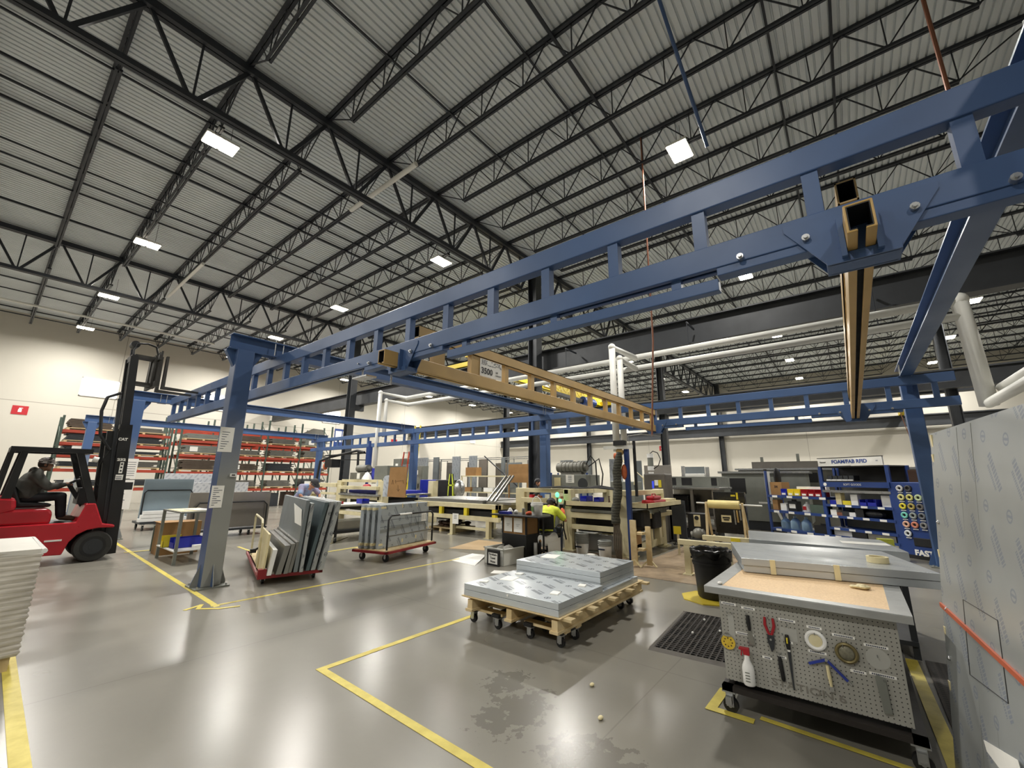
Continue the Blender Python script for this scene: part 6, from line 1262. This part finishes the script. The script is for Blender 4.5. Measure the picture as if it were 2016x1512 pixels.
text('header_lettering', 'FOAM/FAB RFID', .125, mat('ink_blue', '2b4a96', .5), hs_, (.02, -.024, .1), (90, 0, 0), bold=.004); text('small_lettering', 'Fastenal', .05, 'black', hs_, (-.66, -.024, .1), (90, 0, 0), bold=.001); text('small_lettering', 'FMI', .03, 'ink_blue', hs_, (.68, -.024, .1), (90, 0, 0))
It = [(-1.0, box(.16, .14, .1), 'blue_bin', 1.06, 'small blue tub'), (-.84, box(.14, .14, .34), 'tape_cream', 1.06, 'cream carton'), (-.64, box(.2, .14, .1), 'yellow', 1.06, 'yellow tub'), (-.45, box(.17, .12, .26), 'paper', 1.06, 'spotted white box'), (-.22, openbin(.16, .2, .15), 'blue_bin', 1.06, 'dark blue bin'), (-.02, openbin(.2, .2, .16), 'blue_bin', 1.06, 'blue bin with a white label'), (.3, box(.3, .03, .26), 'paper', 1.06, 'white sheet pad'),
      (-1.0, box(.16, .2, .14), 'paper', .78, 'white packet'), (-.85, box(.14, .2, .08), 'copper', .78, 'rust packet'), (-.7, box(.2, .2, .12), 'dark_steel', .78, 'dark packet'), (-.52, box(.18, .2, .1), 'white_plastic', .78, 'white pack'), (-.35, box(.2, .2, .2), 'black', .78, 'black pack'), (-.05, M().ball((0, 0, .09), .1, 10, 8, (2.4, 1, .9)), 'black', .78, 'black soft bag'), (-.88, box(.45, .1, .2), 'paper', .28, 'wide white box'), (-.4, box(.35, .3, .15), 'black', .28, 'black tray'), (.1, box(.6, .3, .18), 'motor_grey', .28, 'grey crate')]
for x, mk, mt, z, n_ in It: on('shelf_item', '%s on the shelves of the FOAM/FAB unit' % n_, 'container', x, z, mk, mt, .15, 'goods on the FOAM/FAB shelves')
u3 = crib('tape_cabinet', 'blue tape dispenser cabinet with round openings and white lettering', 'cabinet', 1.15, .35)
M().b(-.66, .66, -.35, .35, .05, 1.64).o('body', 'rack_blue', u3, bev=.02); M().b(-.66, .66, -.36, .36, 0, .08).o('plinth', 'black', u3)
M().b(-.58, .6, -.36, -.345, .6, 1.58).o('face', 'rack_blue', u3)
cols = [['d9d9d9', '3a3a40'], ['e7e39a', 'e2dd86', 'cfe0b0'], ['e6d840', 'b9a85a', '6e6a66'], ['7fd8c9', '9aa3a0', '70757a'], ['e8b8a0', 'd98a70', '8c8c8c'], ['dfe4e6']]
for r, row in enumerate(cols):
    for c, hx_ in enumerate(row):
        x, z = -.47 + c * .165, 1.5 - r * .195
        w_ = M().tube([(x, -.356, z), (x, -.37, z)], .075, 20).o('pocket', 'black', u3, smooth=True)
        pts = [(x + .05 * math.cos(a * math.pi / 10), -.375, z + .05 * math.sin(a * math.pi / 10)) for a in range(21)]
        M().tube(pts, .022, 8).o('tape_roll', mat('tape_' + hx_, hx_, .45, 0, .05, 4), w_, smooth=True); M().b(x - .05, x + .05, -.374, -.36, z - .1, z - .085).o('pocket_label', 'paper', w_)
M().b(-.4, .5, -.365, -.34, .27, .45).o('tray_slot', 'black', u3, bev=.02); text('cabinet_lettering', 'FASTENAL', .16, 'paper', u3, (-.42, -.356, .13), (90, 0, 0), align='LEFT', bold=.008)
tb3 = on('heater_box', 'rusty brown box hanging from two chains above the tape cabinet', 'box', .75, 1.62, box(.34, .2, .3), 'brown', .6); 
M().cyl(tuple(L2W(.75, .6, 1.92)), tuple(L2W(.74, .6, 2.45)), .01, 6).cyl(tuple(L2W(.74, .6, 2.45)), tuple(L2W(.6, .6, 3.4)), .008, 6).cyl(tuple(L2W(.74, .6, 2.45)), tuple(L2W(.82, .6, 3.4)), .008, 6).o('hoist_chain', 'copper', None, 'thin brown chain hoist above the tape cabinet', cat='chain')
# ================================================================ pegboard work bench in front
bench = T('work_bench', 'work bench with pegboard front, tools and chipboard top, nearest the camera', 'work bench', (4.4, .42, 0))
mat('pegboard_paint', '7d7d78', .5, .1, .08, 2)
m, t, b = newmat('chipboard', 'd8b184', .6); src, xyz = coords(t); n = noise(t, src, 55, 4, .7); n2 = noise(t, src, 4, 3)
t.links.new(mixc(t, ((n - .42) * 3).mn(1.0).mx(0.0) * .5 + ((n2 - .5) * .5).mx(0.0), lin('e6c79c'), lin('b08a5e')), b.inputs['Base Color'])
M().b(3.68, 5.45, -.17, 1.02, .805, .85).b(3.68, 3.77, -.17, 1.02, .85, .854).b(3.77, 5.45, -.17, -.07, .85, .854).b(3.77, 5.45, .91, 1.02, .85, .854).o('top_frame', mat('bench_steel', 'abadac', .4, .4, .1, 6), bench, w=True, bev=.003)
M().b(3.77, 5.45, -.07, .91, .848, .8525).o('chipboard_top', 'chipboard', bench, w=True)
# pegboard with real holes drawn as dark pegs let into the sheet
m, t, b = newmat('pegboard', '7d7d78', .45); src, xyz = coords(t); n = noise(t, src, 2, 3)
def cell(e, p): return ((e / p).fr() - .5) * p
du, dv = cell(xyz[1], .0254), cell(xyz[2], .0254); hole = (du * du + dv * dv).lt(.0036 ** 2)
t.links.new(mixc(t, hole, mixc(t, n, lin('a3a29b'), lin('929189')), lin('2c2c2b')), b.inputs['Base Color'])
pg = M().b(3.745, 3.752, -.09, .935, .215, .805).o('pegboard', 'pegboard', bench, w=True)
M().b(3.752, 5.4, .925, .935, .215, .775).b(3.752, 5.4, -.09, -.08, .215, .775).o('side_panel', 'grey_steel', bench, w=True)
M().b(3.7, 3.76, -.14, .96, .15, .185).b(5.36, 5.44, -.14, .96, .15, .185).b(3.7, 5.44, -.14, -.07, .15, .185).b(3.7, 5.44, .89, .96, .15, .185).o('base_frame', mat('rust_black', '2e2926', .5, .2, .2, 5), bench, w=True)
M().b(3.78, 5.36, -.07, .89, .16, .17).o('bottom_shelf', 'rust_black', bench, w=True)
for x in (3.78, 5.3):
    for y in (-.08, .88): M().b(x, x + .05, y, y + .05, .2, .805).o('corner_post', 'dark_steel', bench, w=True)
for x in (3.75, 5.38):
    for y in (-.1, .92):
        c_ = castor(bench, x - 4.4, y - .42, .05, .15); M().b(x - 4.4 - .07, x - 4.4 - .03, y - .42 - .02, y - .42 + .02, .07, .12).o('brake', 'zinc', c_)
text('stencil_lettering', 'STATION 6', .062, mat('stencil', '7f7c74', .6), pg, (3.7435, .43, .275), (90, 0, -90), bold=.001, world=True, sx=1.35)
# pegboard tags, hooks and shadow outlines
tags = [(.87, .735, .1), (.74, .725, .09), (.5, .69, .1), (.345, .675, .085), (.19, .655, .12), (.03, .63, .12), (.78, .545, .12), (.345, .525, .1), (.555, .445, .05), (.14, .46, .08), (.02, .47, .13), (.65, .42, .06), (.5, .55, .04)]
for y, z, wd in tags:
    tg = M().b(3.742, 3.745, y - wd / 2, y + wd / 2, z - .008, z + .008).o('name_tag', 'paper', pg, w=True); k = M(); yy = y - wd / 2 + .012
    while yy < y + wd / 2 - .015: k.b(3.741, 3.742, yy, yy + .006, z - .004, z + .004); yy += .009
    k.o('tag_print', 'ink', tg, w=True)
for y, z, sy, sz in ((.865, .56, .02, .2), (.5, .6, .05, .08)): M().b(3.7435, 3.745, y - sy, y + sy, z - sz / 2, z + sz / 2).o('tool_outline', mat('outline_grey', 'aeaea8', .5), pg, w=True)
M().cyl((3.743, .03, .56), (3.745, .03, .56), .06, 24).o('tool_outline', 'outline_grey', pg, w=True)
def hook(y, z): M().tube([(3.745, y, z), (3.715, y, z - .004), (3.708, y, z + .012)], .0025, 6).o('peg_hook', 'zinc', pg, w=True, smooth=True)
for y, z in ((.88, .675), (.85, .675), (.75, .69), (.615, .69), (.5, .665), (.345, .64), (.2, .6), (.03, .58), (.9, .53), (.76, .5), (.535, .6), (.33, .5), (.02, .45), (.56, .47), (.62, .44)): hook(y, z)
def tool(nm, label, cat, y, z): return T(nm, label, cat, (3.73, y, z), 0, 'tools hanging on the pegboard')
def tpart(t_, nm, pts, mt, x0=-.008, x1=.006, **k): return M().prism(pts, 'x', x0, x1).o(nm, mt, t_, bev=k.pop('bev', .002), **k)
w1 = tool('putty_knife', 'putty knife with black handle hanging on the pegboard', 'putty knife', .745, .68); M().tube([(0, 0, 0), (-.002, 0, -.05), (0, -.003, -.1)], [.011, .014, .01], 10).o('handle', 'black', w1, smooth=True); tpart(w1, 'blade', [(-.01, -.1), (.006, -.1), (.012, -.13), (.01, -.2), (-.03, -.19), (-.022, -.13)], 'steel', -.001, .001)
w2 = tool('tin_snips', 'red-handled metal snips hanging on the pegboard', 'snips', .61, .69)
for s in (1, -1): M().tube([(0, s * .025, 0), (0, s * .028, -.05), (0, s * .012, -.1), (0, 0, -.12)], [.008, .01, .009, .007], 8).o('handle', 'red', w2, smooth=True)
tpart(w2, 'jaw', [(-.02, -.11), (.02, -.11), (.022, -.15), (.004, -.22), (-.014, -.2), (-.022, -.15)], 'dark_steel'); M().cyl((-.012, 0, -.14), (-.006, 0, -.14), .007, 10).o('pivot', 'zinc', w2)
w3 = tool('file', 'long flat file with yellow and black handle hanging on the pegboard', 'file', .51, .6); M().tube([(0, 0, 0), (-.003, 0, -.04), (0, -.002, -.09)], [.011, .016, .012], 10).o('handle', 'black', w3, smooth=True); M().tube([(-.014, 0, -.015), (-.017, 0, -.05)], .005, 8).o('handle_inlay', 'yellow', w3, smooth=True); tpart(w3, 'ferrule', [(-.009, -.09), (.006, -.09), (.005, -.105), (-.01, -.105)], 'paper'); tpart(w3, 'blade', [(-.012, -.105), (.008, -.105), (.0, -.34), (-.008, -.34)], 'dark_steel', -.003, .003)
w4 = tool('utility_handle', 'black rubber tool handle hanging low on the pegboard', 'handle', .57, .45); M().tube([(0, 0, 0), (0, -.002, -.05), (0, -.008, -.14), (0, -.009, -.15)], [.01, .014, .013, .008], 10).o('grip', 'black', w4, smooth=True); M().tube([(0, 0, 0), (0, .004, .025)], .004, 6).o('tip', 'zinc', w4)
w5 = tool('tape_roll', 'white masking tape roll hanging on the pegboard', 'tape roll', .345, .6); pts = [(0, .05 * math.cos(a * math.pi / 12), .05 * math.sin(a * math.pi / 12) - .0) for a in range(25)]; M().tube(pts, .013, 8).o('tape', 'white_plastic', w5, smooth=True); M().cyl((-.004, 0, 0), (.006, 0, 0), .038, 20).o('core', 'cream', w5)
w6 = tool('strainer', 'small round metal strainer hanging on the pegboard', 'strainer', .185, .56); M().tube([(0, .052 * math.cos(a * math.pi / 12), .052 * math.sin(a * math.pi / 12)) for a in range(25)], .011, 8).o('rim', mat('brass', '8a7f5a', .35, .8, .1, 6), w6, smooth=True); M().ball((0, 0, 0), .044, 16, 10, (.35, 1, 1)).o('mesh_cup', mat('mesh', '8d8a78', .5, .5, .2, 60), w6, smooth=True)
w7 = tool('sanding_disc', 'yellow sanding disc with holes clipped on the left of the pegboard', 'sanding disc', .895, .47); M().cyl((-.002, 0, 0), (.002, 0, 0), .048, 28).o('disc', mat('disc_yellow', 'd8b83a', .7, 0, .1, 30), w7); M().b(-.008, .002, -.02, .02, .04, .055).o('clip', 'zinc', w7)
k = M()
for a in range(8): k.cyl((-.003, .028 * math.cos(a * .785), .028 * math.sin(a * .785)), (-.0018, .028 * math.cos(a * .785), .028 * math.sin(a * .785)), .005, 10)
k.o('dust_holes', 'brown', w7)
w8 = tool('folding_rule', 'blue folding knife tool hanging spread open on the pegboard', 'folding tool', .3, .495)
M().bar((0, .0, .0), (0, .1, -.045), .016, .014).o('left_arm', mat('tool_blue', '2a3c94', .35, 0, .1, 4), w8); M().bar((0, 0, 0), (0, -.1, -.1), .016, .014).o('right_arm', 'tool_blue', w8); M().bar((0, -.1, -.1), (0, -.118, -.118), .008).o('tip', 'zinc', w8); M().cyl((-.012, 0, 0), (.01, 0, 0), .009, 10).o('pivot', 'zinc', w8)
w9 = tool('scraper_handle', 'pale worn handle hanging under the blue tool on the pegboard', 'handle', .3, .46); M().tube([(0, 0, 0), (0, -.004, -.06), (0, -.008, -.12)], [.009, .011, .008], 10).o('grip', 'tape_cream', w9, smooth=True); M().b(-.003, .003, -.02, .004, -.15, -.12).o('tip', 'zinc', w9)
w10 = tool('steel_rule', 'wide steel ruler bar hanging at the right of the pegboard', 'ruler', .03, .46); tpart(w10, 'bar', [(-.02, 0), (.02, .012), (.03, .0), (.012, -.2), (-.028, -.19)], 'grey_steel', -.003, .003)
w11 = T('spray_bottle', 'white spray bottle with red trigger hooked on the pegboard', 'spray bottle', (3.69, .77, .235), 0, 'tools hanging on the pegboard')
M().lathe([(.034, 0), (.039, .01), (.039, .1), (.034, .125), (.018, .16), (.016, .19)], 0, 0, 0, 18).o('bottle', 'white_plastic', w11, smooth=True); M().prism([(-.02, .19), (.02, .19), (.022, .215), (.05, .22), (.045, .235), (-.02, .238)], 'x', -.014, .014).o('trigger_head', 'red', w11, bev=.003); M().bar((0, .03, .218), (0, .036, .18), .008).o('trigger', 'red', w11)
k = M()
for j in range(4): k.b(-.041, -.0392, -.014, .014, .03 + j * .018, .036 + j * .018)
k.o('label_print', 'grey_steel', w11)
# panels lying on the bench, tape roll, scraps
def quad_sheet(label, c, n1, n2, z0, z1, group=None):      # near-left corner c, near edge n1, depth edge n2
    P = [c, (c[0] + n1[0], c[1] + n1[1]), (c[0] + n1[0] + n2[0], c[1] + n1[1] + n2[1]), (c[0] + n2[0], c[1] + n2[1])]
    return M().prism(P, 'z', z0, z1).o('filmed_sheet', 'film_bench', None, label, cat='metal panel', group=group, bev=.002)
film('film_bench', 'c2c8cc', 'yx', '5c6474', .26, .4, 12, .45, .16, .5, .12)
q1 = quad_sheet('lower filmed stainless panel lying on the chipboard bench', (4.42, .87), (.26, -1.3), (1.05, .31), .858, .915, 'panels on the pegboard bench'); q2 = quad_sheet('upper filmed stainless panel lying on the chipboard bench under the tape roll', (4.4, .88), (.27, -1.3), (1.06, .3), .918, .975, 'panels on the pegboard bench')
for f_ in (.18, .52): M().rb(4.4 + .27 * f_ - .004, .88 - 1.3 * f_, .86, .012, .04, .117, 11.7).o('masking_tape', 'tape_cream', q2, w=True)
bk2 = T('work_bench', 'second grey work bench behind the pegboard bench', 'work bench', (6.4, .37, 0))
M().b(3.5, 5.88, -.95, -.3, 0, .012).o('floor_mat', 'mat_rubber', None, 'dark rubber mat on the floor between the pegboard bench and the wrapped sheet', cat='mat')
M().b(5.83, 7.0, -.3, 1.05, .8, .88).o('top', 'grey_steel', bk2, w=True); M().b(5.85, 6.98, -.28, 1.03, .12, .16).o('lower_shelf', 'dark_steel', bk2, w=True)
for x in (5.88, 6.92):
    for y in (-.28, .95): M().b(x, x + .05, y, y + .05, 0, .8).o('leg', 'dark_steel', bk2, w=True)
q3 = quad_sheet('long filmed stainless panel lying on the second bench', (5.88, 1.07), (-.02, -1.4), (1.0, .18), .885, .97); M().rb(6.35, .0, .971, .22, .42, .002, 10).o('paper_sheet', 'paper', q3, w=True)
M().rb(6.92, -.2, .88, .1, .14, .1, 10).o('yellow_box', mat('yellow_dull', 'b4b840', .6), None, 'yellow box on the second bench near the tape cabinet', cat='box')
M().lathe([(.055, 0), (.075, 0), (.075, .048), (.055, .048), (.055, 0)], 4.93, -.07, .976, 28).o('masking_tape_roll', 'tape_cream', None, 'cream masking tape roll standing on the upper panel of the pegboard bench', cat='tape roll', smooth=True)
g = M(); random.seed(8)
for k in range(7): g.ball((4.37 + random.uniform(-.05, .05), .07 + random.uniform(-.04, .04), .862 + random.random() * .02), random.uniform(.014, .03), 7, 5, (1, 1.2, .5))
g.o('foam_scrap', 'tape_cream', None, 'lump of cream foam on the chipboard bench top', cat='scrap', smooth=True); M().ball((3.8, .93, .864), .018, 8, 6, (1.6, 1, .6)).o('foam_scrap', 'paper', None, 'white scrap on the left corner of the pegboard bench', cat='scrap')
# ================================================================ tall wrapped sheet at the right edge
m, t, b = newmat('film_big', 'a4a9ab', .32, .45); film_m = film('film_wrap', 'aeb2b2', 'xz', '34497a', .36, .35, 60, .42, .2, .42, .15)
bp = T('wrapped_sheet', 'tall grey panel in printed film with an orange strap leaning at the right edge', 'metal panel', (3.9, -.34, 0), 6)
g = M(); xs = (-2.4, 0); th = .07
for z, o_ in ((0, .1), (1.0, .0), (1.96, -.1)):
    for x, y in ((-2.4, 0), (0, 0), (0, -th), (-2.4, -th)): g.v.append((x, y + o_, z))
for k in range(2):
    for i in range(4): g.f.append((k * 4 + i, k * 4 + (i + 1) % 4, k * 4 + 4 + (i + 1) % 4, k * 4 + 4 + i))
g.f = [q[::-1] for q in g.f]; g.f += [(0, 1, 2, 3), (11, 10, 9, 8)]
pn = g.o('sheet', 'film_wrap', bp)
def yo(z): return .1 - .1 * z * 1.02
for x, z, sx, sz in ((-.03, 1.9, .05, .1), (-.02, 1.8, .06, .05), (-.0, 1.2, .05, .06), (.0, .75, .05, .06), (-.01, .45, .05, .06)): M().b(x - sx / 2, x + .004, yo(z) - .02, yo(z) + .003, z - sz / 2, z + sz / 2).o('masking_tape', 'tape_cream', pn)
for x in (-.5, -.72): M().bar((x, yo(0) + .0005, 0), (x - .02, yo(1.95) + .0005, 1.95), .004, .0012).o('fold_line', 'grey_steel', pn)
ml = M()
for p, q in (((-.4, 1.02), (-.86, 1.03)), ((-.86, 1.03), (-.89, .7)), ((-.89, .7), (-.41, .65)), ((-.41, .65), (-.4, 1.02))): ml.bar((p[0], yo(p[1]) + .002, p[1]), (q[0], yo(q[1]) + .002, q[1]), .0045, .0025)
ml.o('marker_outline', 'black', pn)
ST = M(); ST.bar((.02, yo(.9) + .006, .9), (-2.3, yo(.8) + .006, .8), .01, .026); ST.o('strap', mat('strap_orange', 'c0603f', .5, 0, .05, 6), bp, w=False)
for x, z in ((-.06, 1.4), (-.1, .9), (-.07, .62)): M().ball((x, yo(z) + .004, z), .012, 8, 6).o('bolt', 'zinc', pn, smooth=True)
M().prism([(-.58, .28), (-.54, .4), (-.98, .52), (-1.02, .38)], 'y', yo(.4) + .003, yo(.4) + .005).o('paper_label', 'paper', pn)
M().b(-2.3, -2.2, -.5, -.12, 0, 1.5).b(-2.3, -.3, -.5, -.42, 0, .08).b(-.4, -.3, -.5, -.12, 0, 1.6).o('rest_frame', 'dark_steel', bp)
